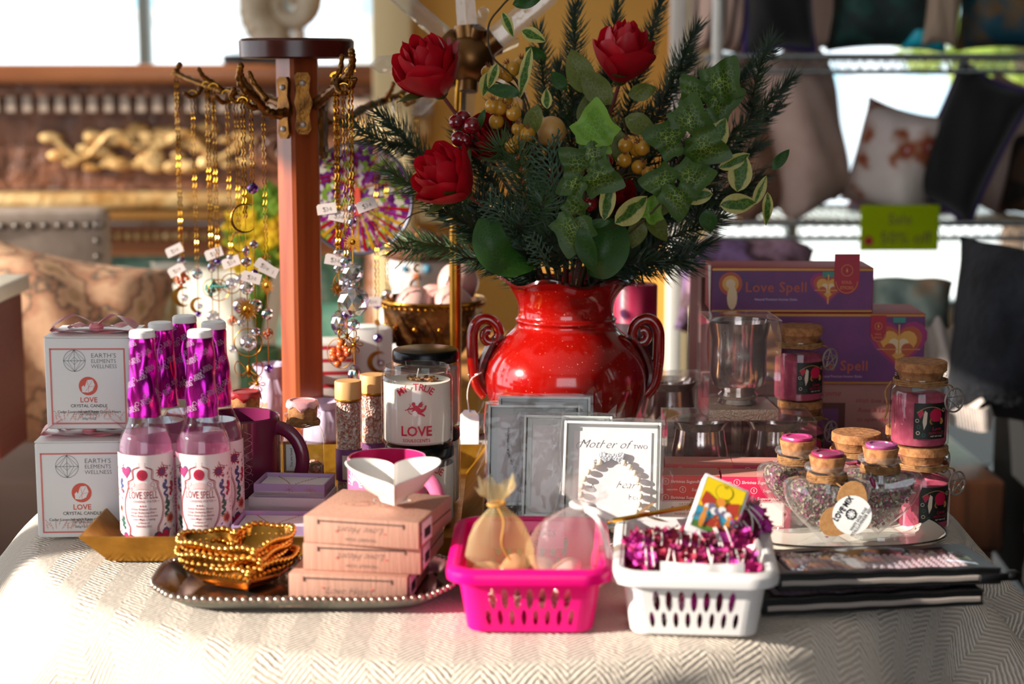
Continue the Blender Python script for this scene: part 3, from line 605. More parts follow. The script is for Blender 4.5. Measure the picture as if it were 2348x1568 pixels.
for px, Y, h, lab in ((799, 1.812, .118, 'taller wood-capped tube of pink salt, beside the post'), (856, 1.845, .119, 'wood-capped tube of pink salt half hidden by the candle jar')):
    t = thing('salt_tube', lab, 'bottle', (X(px, Y, .08), Y, TZ), 0, 'tubes of pink salt'); r = .0137
    part(MB().lathe([(0, 0), (r-.001, 0), (r, .001), (r, h-.019), (0, h-.019)], M_bglass, 32), 'tube_glass', t)
    part(MB().lathe([(0, .001), (r-.0012, .001), (r-.0012, h-.023), (0, h-.022)], M_salt, 28), 'salt', t)
    part(MB().lathe([(0, h-.020), (r*1.02, h-.020), (r*1.04, h-.018), (r*1.04, h-.0015), (r*.98, h), (0, h)], M_lwood, 36).lathe([(r*1.045, h-.0205), (r*1.06, h-.0195), (r*1.045, h-.0185)], M_goldp, 32), 'cap', t)
    q = MB(); q.rect(-.021, .012, .021, .046, M_plab, 0, 20); q.rect(-.006, .014, .008, .040, M_creaml, .0002, 8); q.text('Salt', .001, .03, .006, M_plab, .0004, shear=.3); q.line([(-.004, .026), (.006, .026)], .0005, M_plab, .0004); part(MB().merge(q, cyl(r+.0005)), 'label', t)
# ================================================================ candle jars
M_jar = glass('jar glass', (.95, .97, .96), ior=1.5); M_wax = pm('cream wax', '#efe0d4', .5, sss=.15); M_pwax = pm('blush wax', '#c58a7c', .5, sss=.1); M_red = pm('red print', '#c81838', .45); M_blkm = pm('black metal lid', '#16161a', .25, .6); M_herb = ptm('dried herb', ['#7a4a2e', '#b0713c', '#4c3020', '#c98a50'], 300, .8, .6); M_wick = pm('wick', '#e8e0d8', .8)
CH = .0765
def cupid(p, cx, cy, s):
    f = lambda pts: [(cx+x*s, cy+y*s) for x, y in pts]
    p.fan(f(circ(-.28, .42, .15, 14)), M_red, 0, 1); p.fan(f([(-.35, .3), (-.1, .33), (.12, .2), (.3, .0), (.38, -.15), (.25, -.32), (.05, -.3), (-.12, -.12), (-.28, .02)]), M_red, 0, 1)
    p.fan(f([(.02, .22), (.18, .5), (.42, .62), (.36, .42), (.5, .42), (.36, .28), (.42, .22), (.25, .15)]), M_red, 0, 1)
    p.poly(f([(.25, -.02), (.52, .05), (.6, .28), (.74, .3), (.66, -.02), (.45, -.22), (.28, -.3)]), M_red); p.poly(f([(.1, -.25), (.42, -.32), (.62, -.5), (.55, -.58), (.3, -.45), (-.02, -.32)]), M_red)
    p.poly(f([(-.3, .15), (-.65, .08), (-.8, .02), (-.8, -.04), (-.6, -.02), (-.25, 0)]), M_red); p.poly(f([(-.2, .12), (-.45, -.14), (-.42, -.2), (-.12, -.05)]), M_red)
    p.line(f([(-.6, .42), (-.5, .3), (-.66, .1), (-.72, -.1), (-.6, -.3), (-.45, -.38), (-.38, -.33)]), .0006, M_red); p.line(f([(-.98, -.08), (-.3, .06)]), .0005, M_red); p.poly(f([(-1, -.08), (-.88, -.02), (-.86, -.12)]), M_red); p.line(f([(-.6, .42), (-.25, .04), (-.38, -.33)]), .0002, M_red)
def candle_jar(loc, lid, wax, lab, rz=0, printed=True, r=.0348):
    t = thing('candle_jar', lab, 'candle', loc, rz, 'glass jar candles'); h = CH
    part(MB().lathe([(0, 0), (r-.003, 0), (r, .003), (r, h-.012), (r-.001, h-.009), (r-.003, h-.007), (r-.002, h-.0055), (r-.0035, h-.0045), (r-.002, h-.003), (r-.003, h-.0015), (r-.0035, h), (r-.005, h-.0005), (r-.005, h-.008)], M_jar, 52), 'jar_glass', t)
    wz = h-.014 if not lid else h-.016
    b = MB().lathe([(0, .003), (r-.004, .003), (r-.0022, .005), (r-.0022, wz), (r-.004, wz-.001), (0, wz-.0015)], wax, 44); part(b, 'wax', t)
    if printed:
        p = MB(); W = (.008,)
        for i, ch in enumerate('MY TRUE'):
            a = (-.62+i*.205); p.text(ch, 0+.0235*sin(a), .0325+.0235*cos(a), .0095, M_red, 0, rot=-a, off=.012)
        cupid(p, .001, .0375, .0125); p.text('LOVE', 0, .0115, .0135, M_red, off=.02, sx=.95); p.text('SOULSCENTS', 0, .0055, .0042, M_red, off=.015, sp=1.1)
        q = MB().merge(p, cyl(r+.0004, .002)); part(q, 'printed_lettering', t, 'red lettering and cupid print')
    if lid:
        part(MB().lathe([(0, h+.0035), (r-.004, h+.0035), (r-.002, h+.0028), (r-.001, h+.001), (r-.0005, h-.006), (r-.0012, h-.0085), (0, h-.0085)], M_blkm, 60, fn=lambda a, q, z, j: (q+(.00025*sin(a*60) if j in (3, 4) else 0), z)), 'lid', t)
    else:
        b = MB()
        rs = random.Random(2)
        for i in range(26): a = rs.uniform(0, 6.28); q = rs.uniform(0, .016); b.sph((q*cos(a)+.003, q*sin(a), wz+.001), rs.uniform(.0015, .003), M_herb, 6, 4, sc=(1.4, 1, .7))
        part(b, 'dried_herbs', t); part(MB().tube([(0, 0, wz), (.0008, 0, wz+.005), (.002, 0, wz+.011)], .0007, M_wick, 6), 'wick', t)
j1 = (X(964, 1.675), 1.675, T+.0032); candle_jar(j1, True, M_wax, 'black-lidded candle jar at the bottom front, under the open candle', R(14))
candle_jar((X(956, 1.673, .12), 1.673, T+.0032+CH+.004), False, M_wax, 'open cream candle jar with red cupid print and wick', R(2))
j3 = (X(978, 1.755, .1), 1.755, T+.0032); candle_jar(j3, True, M_wax, 'black-lidded candle jar at the bottom of the rear stack', R(20))
candle_jar((X(976, 1.755, .15), 1.755, T+.0032+CH+.004), True, M_pwax, 'black-lidded blush candle jar topping the rear stack', R(60), False)
# ================================================================ lavender jewelry boxes
M_lav = pm('lavender card', '#b79ac4', .6, c2='#ab8fba', ns=8); M_foam = pm('white insert', '#efe9ec', .8); M_whc = pm('greyed white card', '#d9cdd2', .6); M_rgold = pm('rose gold', '#c98a58', .25, .9)
def chainline(b, pts, m, r=.0006, step=.0022):
    pts = [Vector(p) for p in pts]; L = 0; last = pts[0]; k = 0
    for i in range(len(pts)-1):
        a, c = pts[i], pts[i+1]; n = max(1, int((c-a).length/step))
        for q in range(n): b.sph(a.lerp(c, q/n), r*(1.0 if (k % 2) else .75), m, 6, 4, sc=(1, 1, 1.5)); k += 1
def jewel_box(loc, rz, w_, d_, h, lab, grp, closed=False):
    t = thing('jewelry_box', lab, 'box', loc, rz, grp); th = .0014
    b = MB().box((0, 0, .003), (w_, d_, .006), M_whc, bev=.0006)
    if closed: b.box((0, 0, h/2), (w_, d_, h), M_whc, bev=.0008); part(b, 'lid', t); return t
    for sx in (-1, 1): b.box((sx*(w_/2-th/2), 0, h*.5), (th, d_, h), M_lav)
    for sy in (-1, 1): b.box((0, sy*(d_/2-th/2), h*.5), (w_-2*th, th, h), M_lav)
    for x, y in ((.0, -d_/2-.0002), (w_*.3, -d_/2-.0002)):
        for a in range(4): aa = a*pi/4; b.merge(MB().line([(-.006*cos(aa), -.006*sin(aa)*.6), (.006*cos(aa), .006*sin(aa)*.6)], .00025, M_rgold), lambda u, v, w0: (x+u, y, h*.6+v))
    part(b, 'box_base', t); part(MB().box((0, 0, h*.45), (w_-2*th-.002, d_-2*th-.002, h*.55), M_foam, bev=.001), 'foam_insert', t)
    c = MB(); z = h*.74
    for s in (-1, 1): chainline(c, [(s*w_*.30, d_*.42, z), (s*w_*.12, d_*.05, z), (s*.002, -d_*.22, z)], M_rgold, .0005)
    part(c, 'necklace', t); return t
JG = 'lavender lined jewelry boxes'
jewel_box((X(626, 1.592, .02), 1.592, TZ), R(-2), .072, .062, .012, 'closed grey-white jewelry box under the front open lavender one', JG, True)
jewel_box((X(628, 1.590, .02), 1.590, TZ+.0125), R(-3), .068, .058, .0135, 'open lavender jewelry box with fine gold necklace, nearest the gold bowls', JG)
jewel_box((X(655, 1.685, .01), 1.685, TZ), R(-8), .090, .066, .016, 'wide closed grey-white jewelry box at the bottom of the rear pile', JG, True)
jewel_box((X(672, 1.680, .03), 1.680, TZ+.0165), R(-6), .076, .056, .0135, 'closed grey-white box holding up the rear open lavender box', JG, True)
jewel_box((X(676, 1.680, .04), 1.680, TZ+.0305), R(-6), .070, .050, .0125, 'open lavender jewelry box on top of the rear pile', JG)
# ================================================================ beaded silver tray, gold bowls
M_silver = pm('aged silver', '#b9a79a', .2, .95, c2='#8e7a70', ns=30); M_under = pm('dull cast metal', '#9a9a90', .45, .6, c2='#7f8078', ns=12, bump=.15, bs=60); M_gold = pm('polished gold', '#f0b45c', .14, 1, c2='#dc9a40', ns=25, bump=.15, bs=40, dist=.003)
def beadring(b, pts, r, m, n=8, k=6, sc=(1, 1, 1)):
    for p in pts: b.sph(p, r, m, n, k, sc=sc)
def resample(pts, step, closed=True):
    q = [Vector(p) for p in pts]+([Vector(pts[0])] if closed else []); L = [0]
    for i in range(1, len(q)): L.append(L[-1]+(q[i]-q[i-1]).length)
    n = max(2, int(L[-1]/step)); o = []; j = 0
    for i in range(n if closed else n+1):
        d = L[-1]*i/n
        while j < len(L)-2 and L[j+1] < d: j += 1
        o.append(q[j].lerp(q[j+1], (d-L[j])/max(1e-9, L[j+1]-L[j])))
    return o
BX, BY = (X(345, 1.40)+X(1035, 1.40))/2, 1.452
BW, BD = X(1035, 1.40)-X(345, 1.40), .136
def trayout(s, z, wob=1):
    o = []
    for i in range(96):
        a = 2*pi*i/96; c, d = cos(a), sin(a); e = .42; x = math.copysign(abs(c)**e, c)*BW/2; y = math.copysign(abs(d)**e, d)*BD/2
        k = 1-.05*wob*(cos(4*a)*.5+.5)*0+.0; x *= 1+.03*wob*cos(6*a)*(abs(c) > .5); y *= 1-.10*wob*(1-min(1, abs(x)/(BW*.42)))
        o.append((x*s[0], y*s[1], z+.004*wob*(abs(x)/(BW/2))**3))
    return o
t = thing('beaded_tray', 'silver tray with beaded rim holding gold bowls and trinket dish boxes', 'tray', (BX, BY, T+.0003), 0)
b = MB(); L = [trayout((.80, .74), 0, 0), trayout((.86, .80), .0010, 0), trayout((.95, .93), .0048), trayout((1, 1), .0115), trayout((.985, .975), .0125), trayout((.93, .92), .0072), trayout((.88, .84), .0036, 0)]
vs = sum(L, []); n = 96; k = len(L)
b.add(vs, [(j*n+i, j*n+(i+1) % n, (j+1)*n+(i+1) % n, (j+1)*n+i) for j in range(3) for i in range(n)]+[tuple(range(n))[::-1]], M_under)
b.add(vs, [(j*n+i, j*n+(i+1) % n, (j+1)*n+(i+1) % n, (j+1)*n+i) for j in range(3, k-1) for i in range(n)]+[tuple((k-1)*n+i for i in range(n))], M_silver); part(b, 'tray_body', t)
b = MB(); beadring(b, resample(L[3], .0066), .0031, M_silver, 10, 7); part(b, 'beaded_rim', t)
def hbowl(loc, rz, s, lab):
    t = thing('beaded_bowl', lab, 'bowl', loc, rz, 'stack of gold heart bowls'); n = 60; hp = [(x, y) for x, y in heart(.104*s, n)]
    hp = [(x*.97, y*.92) for x, y in hp]; cy0 = -.004
    def ring(k, z, wv=0): return [(x*k, (y-cy0)*k+cy0, z+wv*.0015*sin(i*2*pi/n*9)) for i, (x, y) in enumerate(hp)]
    L = [ring(.45, 0), ring(.7, .003), ring(.9, .011), ring(1, .0215, 1), ring(.975, .0222, 1), ring(.87, .012), ring(.66, .0048), ring(.4, .0022)]
    b = MB(); vs = sum(L, []); k = len(L); b.add(vs, [(j*n+i, j*n+(i+1) % n, (j+1)*n+(i+1) % n, (j+1)*n+i) for j in range(k-1) for i in range(n)]+[tuple(range(n))[::-1], tuple((k-1)*n+i for i in range(n))], M_gold); part(b, 'bowl_body', t)
    b = MB(); beadring(b, resample(L[3], .0056), .0029, M_gold, 10, 7); beadring(b, resample(ring(.93, .0142), .0062), .0021, M_gold, 8, 5); part(b, 'beaded_rim', t)
    return t
bx, by = X(556, 1.455, .03), 1.455; zt = T+.0050
for i, (z, rz, lab) in enumerate(((.0, 8, 'bottom gold beaded heart bowl of the three, on the silver tray'), (.0092, 22, 'middle gold beaded heart bowl of the stack of three'), (.0185, 15, 'topmost gold beaded heart bowl, holding a small card label'))):
    hbowl((bx, by, zt+z), R(rz+8), 1.0, lab)
lb = MB().disc(0, 0, .013, M_silver, 0, 2, 28, .009); lb.text('HAPPY', 0, .001, .0036, M_blk, .0003); lb.text('GIFTS', 0, -.003, .003, M_blk, .0003); solo(lb.lathe([(0, -.0004), (.012, -.0004)], M_silver, 20), 'oval_label', 'silver oval paper label lying inside the topmost gold bowl', 'label', (bx+.010, by+.012, zt+.0185+.0045), R(15))
# ================================================================ trinket dish boxes and heart dish
M_pcard = pm('blush corrugated card', '#c08e79', .75, c2='#b5836f', ns=5, bump=.25, bs=9, stretch=(60, 60, 4)); M_grayp = pm('grey pencil print', '#6b5a55', .7); M_dk = pm('dark card gap', '#4a372f', .9); M_tan = pm('inner kraft', '#a47c66', .8)
def trinket_box(loc, rz, lab, flip=True):
    t = thing('trinket_box', lab, 'box', loc, rz, 'blush trinket dish boxes'); W, D, H = .101, .098, .0232
    b = MB().box((0, 0, H/2), (W, D, H), M_pcard, bev=.0012); b.box((0, -D/2-.0002, H-.0035), (W*.72, .0008, .0009), M_dk); b.box((W/2+.0002, 0, H*.5), (.0008, D*.92, .0008), M_dk); b.box((W/2+.0004, -D/2+.004, H*.5), (.0006, .0012, H*.9), M_dk)
    for s in (-1, 1): b.box((s*W*.37, -D/2-.0003, H-.0045), (.0008, .0008, .004), M_dk)
    p = MB(); rot = pi if flip else 0; sg = -1 if flip else 1
    p.text('Love Heart', 0, H*.5-sg*.0045, .0088, M_grayp, 0, rot=rot, shear=.45, off=-.018); p.text('TRINKET DISH', 0, H*.5+sg*.0050-(0 if flip else .006), .0036, M_grayp, 0, rot=rot, sp=1.2) if flip else None
    for s in (-1, 1): p.fan([(x+s*.021, y+H*.5) for x, y in heart(.0022, 12, 0, 0, rot)], M_coral, 0, 1)
    b.merge(p, flat(-D/2-.0005)); part(b, 'carton', t)
    q = MB(); q.line([(.01*cos(k*.3)+.006*cos(k*.11), .008*sin(k*.3)) for k in range(50)], .0005, M_tan); q.line([(x, y) for x, y in heart(.03, 30, .02, .01)], .0006, M_card, 0, True); q.disc(.030, .02, .008, M_creaml, 0, 1, 20, .006)
    part(MB().merge(q, lambda u, v, w_: (u-.015, v, H+.0003)), 'printed_lid', t)
    st = MB(); st.box((W/2+.0006, -D/2+.022, H*.5), (.0004, .026, .018), M_card)
    for k in range(9): st.box((W/2+.0010, -D/2+.014+k*.002, H*.45), (.0003, .0008 if k % 2 else .0013, .008), M_blk)
    part(st, 'price_sticker', t); return t
tx, ty = X(858, 1.452, .05), 1.4585
trinket_box((tx-.012, ty-.006, T+.0050), R(-8), 'lowest blush trinket dish box of the stack, lying right way up', False)
trinket_box((tx+.0, ty+.002, T+.0284), R(-9), 'middle blush trinket dish box of the stack with upside-down lettering')
trinket_box((tx+.004, ty-.002, T+.0518), R(-14), 'topmost blush trinket dish box, carrying the white heart dish')
M_porc = pm('white porcelain', '#f4ece6', .15, coat=.5); t = thing('heart_dish', 'white porcelain heart dish with script lettering on the topmost trinket box', 'dish', (X(903, 1.452, .1), 1.450, T+.0795), 0, rot=(R(9), 0, R(4)))
n = 64; hp = heart(.083, n)
def ring(k, z, lift=0): return [(x*k, y*.86*k, z+lift*(abs(x)/.04)**2*.004) for x, y in hp]
L = [ring(.28, 0), ring(.32, .004), ring(.6, .010), ring(.97, .0245, 1), ring(1, .0262, 1), ring(.97, .0268, 1), ring(.62, .0135), ring(.3, .0082)]
b = MB(); b.add(sum(L, []), [(j*n+i, j*n+(i+1) % n, (j+1)*n+(i+1) % n, (j+1)*n+i) for j in range(len(L)-1) for i in range(n)]+[tuple(range(n))[::-1], tuple((len(L)-1)*n+i for i in range(n))], M_porc)
p = MB().text('Love', 0, 0, .017, M_blk, shear=.45, off=-.02); p.text('you', .004, -.0085, .009, M_blk, shear=.45, off=-.015); part(b, 'dish_body', t)
part(MB().merge(p, lambda u, v, w_: (u+.001, v+.003, .0094+.0004+.28*max(0, sqrt(u*u+v*v)-.010)+w_)), 'script_lettering', t)
# ================================================================ red vase
M_redg = pm('red ceramic glaze', '#9c0c06', .12, c2='#800604', ns=9, coat=.8, bump=.04, bs=22); M_redd = pm('dark glaze at edges', '#4a0a08', .15, coat=.8)
def redglaze():
    n, l = M_redg.node_tree.nodes, M_redg.node_tree.links; b = n['Principled BSDF']
    tc = n.new('ShaderNodeTexCoord'); t = n.new('ShaderNodeTexNoise'); t.inputs['Scale'].default_value = 420; l.new(tc.outputs['Object'], t.inputs['Vector'])
    mr = n.new('ShaderNodeMapRange'); mr.inputs[1].default_value = .70; mr.inputs[2].default_value = .76; l.new(t.outputs[0], mr.inputs[0]); s = b.inputs['Base Color'].links[0].from_socket
    mx = n.new('ShaderNodeMix'); mx.data_type = 'RGBA'; l.new(mr.outputs[0], mx.inputs[0]); l.new(s, mx.inputs[6]); mx.inputs[7].default_value = (.9, .3, .2, 1); l.new(mx.outputs[2], b.inputs['Base Color'])
redglaze()
VY = 1.95; VX = X(1297, VY, .12); VP = (VX, VY, T+.0003)
t = thing('vase', 'glossy red ceramic vase with curled handles holding the bouquet', 'vase', VP, 0)
pr = [(0, .001), (.050, 0), (.053, .004), (.056, .012), (.070, .035), (.082, .058), (.0895, .082), (.0915, .100), (.0885, .117), (.080, .134), (.067, .149), (.0585, .157), (.0555, .163), (.0575, .167), (.054, .171), (.0535, .180), (.056, .190), (.063, .202), (.0725, .2115), (.075, .2125), (.0735, .2135)]
inn = [(.068, .209), (.058, .199), (.050, .186), (.049, .168), (.060, .15), (.080, .12), (.082, .09), (.06, .03), (0, .01)]
def wavy(a, r, z, j):
    if z > .19: k = (z-.19)/.022; r *= 1+.030*k*sin(a*6+.6); z += .0038*k*sin(a*6+.2)+.001*k*sin(a*3)
    return r, z
part(MB().lathe(bez([(a, 0, b_) for a, b_ in pr], 3) and [(q.x, q.z) for q in bez([(a, 0, b_) for a, b_ in pr], 3)], M_redg, 96, fn=wavy).lathe(inn[:1] and [(.0735, .2135)]+inn, M_redd, 96, fn=wavy), 'vase_body', t, ang=60)
part(MB().lathe([(.0712, .2098), (.0762, .2122), (.0750, .2150), (.0715, .2120), (.0712, .2098)], M_redd, 96, fn=wavy), 'wavy_lip', t, 'dark-edged wavy lip', ang=80)
for s in (-1, 1):
    sp = [(s*(.084+.0), 0, .118), (s*.094, 0, .128), (s*.0985, 0, .14), (s*.103, 0, .152), (s*.100, 0, .164), (s*.090, 0, .1675), (s*.079, 0, .162), (s*.0755, 0, .151), (s*.080, 0, .143), (s*.088, 0, .1455), (s*.0885, 0, .1525), (s*.084, 0, .1545)]
    pts = bez([(s*.0905, 0, .079), (s*.1005, 0, .093), (s*.1045, 0, .115), (s*.1055, 0, .138), (s*.1045, 0, .154), (s*.098, 0, .1645), (s*.088, 0, .1665), (s*.0785, 0, .160), (s*.0755, 0, .149), (s*.0805, 0, .1405), (s*.0885, 0, .1405), (s*.0925, 0, .147), (s*.0895, 0, .1535), (s*.0845, 0, .153)], 7)
    n_ = len(pts); part(MB().tube(pts, [.0072-.0022*(i/n_) for i in range(n_)], M_redg, 14), 'handle', t)
    part(MB().tube(bez([(s*.070, 0, .148), (s*.080, 0, .142), (s*.090, 0, .125), (s*.096, 0, .104), (s*.0915, 0, .084)], 5), .0058, M_redd, 10), 'handle_strut', t)
M_string = pm('white string', '#e8e2dc', .7); hx = VX-.103
t = thing('price_tag', 'white paper tag hanging on a string from the left vase handle', 'tag', (hx, VY, T+.105), 0)
part(MB().tube(bez([(.004, -.0095, 0), (-.004, -.012, -.006), (-.008, -.0135, -.022), (-.006, -.0145, -.042)], 6), .0007, M_string, 6).tube([(.004, -.0095, 0), (.012, 0, .003), (.004, .009, 0), (-.007, 0, -.002), (.004, -.0095, 0)], .0007, M_string, 6), 'string', t)
part(MB().prism([(-.011, -.026), (.011, -.026), (.011, .018), (.006, .024), (-.006, .024), (-.011, .018)], 0, .0006, M_card), 'paper_tag', t, rot=(R(86), 0, R(-12)), loc=(-.006, -.015, -.064))
# ================================================================ boxed bracelets in plastic sleeves
M_slv = glass('plastic sleeve', (.97, .97, .98), haze=.05, ior=1.4, bump=.5, bs=40); M_gbox = pm('silver-white box card', '#f0f3f0', .35); M_gin = pm('grey box lining', '#d9dad6', .6); M_pearl = pm('pearl', '#f1e2cc', .2, coat=.6); M_chr = pm('silver charm', '#c8c8cc', .22, .9, bump=.6, bs=700); M_greyc = pm('pale grey card', '#e6dcdd', .6)
def gift_box(loc, rz, lean, w_, h, lab, content):
    t = thing('bracelet_box', lab, 'box', loc, 0, 'sleeved jewelry gift boxes', rot=(R(-lean), 0, R(rz))); d = .020; th = .0026
    b = MB().box((0, d/2+.004, h/2), (w_, d-.008, h), M_gbox, bev=.001)
    for s in (-1, 1): b.box((s*(w_/2-th/2), d/2-.003, h/2), (th, d-.006+.004, h), M_gbox, bev=.0006)
    for z in (th/2, h-th/2): b.box((0, d/2-.003, z), (w_-2*th, d-.006+.004, th), M_gbox, bev=.0006)
    b.box((0, .0005+.004, h/2), (w_-2*th, .0006, h-2*th), M_gin)
    for s in (-1, 1): b.box((s*(w_/2-th-.0006), 0, h/2), (.0006, .006, h-2*th), M_dk)
    part(b, 'box_tray', t); p = MB()
    part(MB().box((0, .0035, h/2-.002), (w_*.80, .001, h*.86), M_greyc), 'card_insert', t)
    if content == 'two':
        p.text('Mother of', -.009, h*.755, .0118, M_blk, shear=.5, off=-.02); p.text('TWO', .0270, h*.755, .0058, M_blk, off=-.015)
        p.line([(-.030+.005*cos(k*.5), h*.77+.004*sin(k*.5)) for k in range(9)], .0003, M_blk); p.text('A', -.018, h*.37, .0075, M_blk, off=-.02); p.text('heart', .015, h*.385, .0105, M_blk, shear=.5, off=-.025); p.text('her', .022, h*.28, .008, M_blk, off=-.025)
        q = MB(); n_ = 24
        for i in range(n_):
            a = pi/2+.42+(2*pi-.84)*i/(n_-1); q.sph((.0285*cos(a), -.0008, h*.32+.034*sin(a)), .0031, M_pearl, 12, 8)
        for s in (-1, 1):
            q.merge(MB().prism([(x+s*.0065, y) for x, y in heart(.0125, 24, 0, 0, s*.25)], 0, .004, M_chr), lambda u, v, w_: (u, .002-w_, h*.655+v)); q.sph((s*.0155, -.0004, h*.622), .0022, M_chr, 8, 6)
        part(q, 'pearl_bracelet', t, 'pearl bracelet with two silver hearts')
    elif content == 'chain':
        q = MB(); q.tube([(-w_*.28+.0006*sin(i*2.4), .002+.0006*cos(i*2.4), h*.78-i*.0013) if i < 20 else (-w_*.28+(i-20)*.0006+.0006*sin(i*2.4), .002+.0006*cos(i*2.4), h*.78-i*.0013) for i in range(48)], .0009, M_chr, 6); part(q, 'silver_chain', t)
        p.line([(-.004+.006*cos(k*.45), h*.84+.004*sin(k*.45)) for k in range(14)], .0004, M_blk)
    elif content == 'small':
        p.text('For her', -.012, h*.62, .008, M_gin, shear=.4, off=-.03)
    if p.v: part(MB().merge(p, flat(.0028)), 'printed_words', t)
    s_ = MB(); W, H, D0, D1 = w_/2+.003, h+.004, -.0045, d+.003
    for x in (-W, W): s_.grid(lambda u, v: (x+.0015*sin(v*9+x*50), D0+(D1-D0)*u, -.001+H*v), 3, 14, M_slv)
    for y in (D0, D1): s_.grid(lambda u, v: (-W+2*W*u, y+.0008*sin(u*7+v*5), -.001+H*v), 10, 10, M_slv)
    s_.grid(lambda u, v: (-W+2*W*u, D0+(D1-D0)*v, H-.001+.0012*sin(u*11)), 12, 2, M_slv)
    for s in (-1, 1): s_.grid(lambda u, v: (s*(W+.001+.008*u), (D0+D1)/2+.002*sin(v*17+u*3), H*(v)+.010*u*(v-.5)), 4, 18, M_slv)
    for s in (-1, 1): s_.add([(s*W, 0, H-.004), (s*(W-.008), .002, H), (s*(W+.001), .004, H+.009)], [(0, 1, 2)], M_slv)
    part(s_, 'plastic_sleeve', t, 'crinkled clear plastic sleeve', ang=60); return t
gift_box((X(1398, 1.625), 1.625, T+.0090), -7, 20, .094, .104, 'front boxed pearl bracelet card printed Mother of TWO', 'two')
gift_box((X(1298, 1.672), 1.672, T+.0082), -5, 18, .088, .101, 'sunlit white gift box directly behind the Mother of TWO box', 'small')
gift_box((X(1222, 1.722), 1.722, T+.0080), -3, 17, .094, .102, 'gift box holding a silver chain, further back under the vase', 'chain')
gift_box((X(1246, 1.766), 1.766, T+.0075), -3, 15, .096, .103, 'rearmost sleeved gift box, leaning nearest to the red vase', 'none')
# ================================================================ plastic baskets
def basket(loc, rz, w_, d_, h, m, lab, skew=0):
    t = thing('plastic_basket', lab, 'basket', loc, rz); tw, td = w_-.016, d_-.016; bw, bd = w_-.032, d_-.030; rc = .014; rb = .013
    b = MB()
    def wallmap(L0, L1, off0, off1, ang):
        def f(u, v, w0):
            k = v/h; x = u*((L0+(L1-L0)*k)/L1); y = off0+(off1-off0)*k+w0
            c, s = cos(ang), sin(ang); return (x*c+y*s, x*s-y*c, v)
        return f
    def wall(LT, LB, offB, offT, ang, cols):
        W = LT; hs = []; n1 = cols
        for i in range(n1):
            x = (i-(n1-1)/2)*W*.86/n1; hs.append([(x+px_*.0030, h*.53+py_*.0088) for px_, py_ in circ(0, 0, 1, 14)])
        for i in range(n1+1):
            x = (i-n1/2)*W*.86/n1; hs.append([(x+px_*.0024, h*.235+py_*.0068) for px_, py_ in circ(0, 0, 1, 14)])
        v, f = plate([(-W/2, .001), (W/2, .001), (W/2, h*.86), (W/2, h), (-W/2, h), (-W/2, h*.86)], hs, .0018); q = MB().add(v, f, m); b.merge(q, wallmap(LB, LT, offB, offT, ang))
    iw, idp = tw-2*rc, td-2*rc; ibw, ibd = bw-2*rb, bd-2*rb
    wall(iw, ibw, bd/2, td/2, 0, 7); wall(iw, ibw, bd/2, td/2, pi, 7); wall(idp, ibd, bw/2, tw/2, pi/2, 9); wall(idp, ibd, bw/2, tw/2, -pi/2, 9)
    for sx, sy, a0 in ((1, 1, 0), (-1, 1, 90), (-1, -1, 180), (1, -1, 270)):
        for o in (-.0009, .0009):
            b.grid(lambda u, v: ((sx*(ibw/2+(iw-ibw)/2*v)+(rb+(rc-rb)*v+o)*cos(R(a0+90*u))), (sy*(ibd/2+(idp-ibd)/2*v)+(rb+(rc-rb)*v+o)*sin(R(a0+90*u))), .001+(h-.001)*v), 8, 6, m)
    b.prism(rrect(bw, bd, rb), 0, .0018, m); part(b, 'basket_body', t)
    rl = [(x, y, 0) for x, y in rrect(tw, td, rc+.002, 8)]; prof = [(-.0012, h-.0015), (.002, h+.0005), (.006, h), (.009, h-.0025), (.0098, h-.006), (.0092, h-.0105), (.0078, h-.0105), (.0075, h-.005), (.003, h-.0025), (-.0012, h-.004)]
    n_ = len(rl); vs = []
    for i, (x, y, _) in enumerate(rl):
        cx_, cy_ = max(-tw/2+rc, min(tw/2-rc, x)), max(-td/2+rc, min(td/2-rc, y)); nx, ny = x-cx_, y-cy_; L_ = sqrt(nx*nx+ny*ny) or 1
        vs += [(x+nx/L_*o, y+ny/L_*o, z) for o, z in prof]
    k = len(prof); part(MB().add(vs, [(i*k+j, i*k+(j+1) % k, ((i+1) % n_)*k+(j+1) % k, ((i+1) % n_)*k+j) for i in range(n_) for j in range(k)], m), 'rim', t)
    fo = MB()
    for sy in (-1, 1): fo.box((0, sy*(bd/2+(td-bd)/2*.86+.0008), h*.86), (iw, .0015, .0012), m)
    for sy, x in ((-1, -.03), (-1, .035)): fo.box((x, sy*(td/2+.0005), h*.90), (.0014, .003, .008), m)
    part(fo, 'moulded_ridge', t); return t
M_hot = transl('hot pink plastic', '#ff0a96', k=.35, rough=.28); M_wpl = transl('white plastic', '#efeae8', k=.12, rough=.3)
PBx, PBy, BH = (X(1217, 1.40, .05)), 1.414, .0535
basket((PBx, PBy, T+.0003), R(-1), .131, .178, BH, M_hot, 'hot pink plastic basket holding tumbled stones in organza bags')
WBx, WBy = X(1590, 1.405, .05), 1.408
basket((WBx, WBy, T+.0003), R(-5), .131, .182, BH, M_wpl, 'white plastic basket holding rose petal bundles')
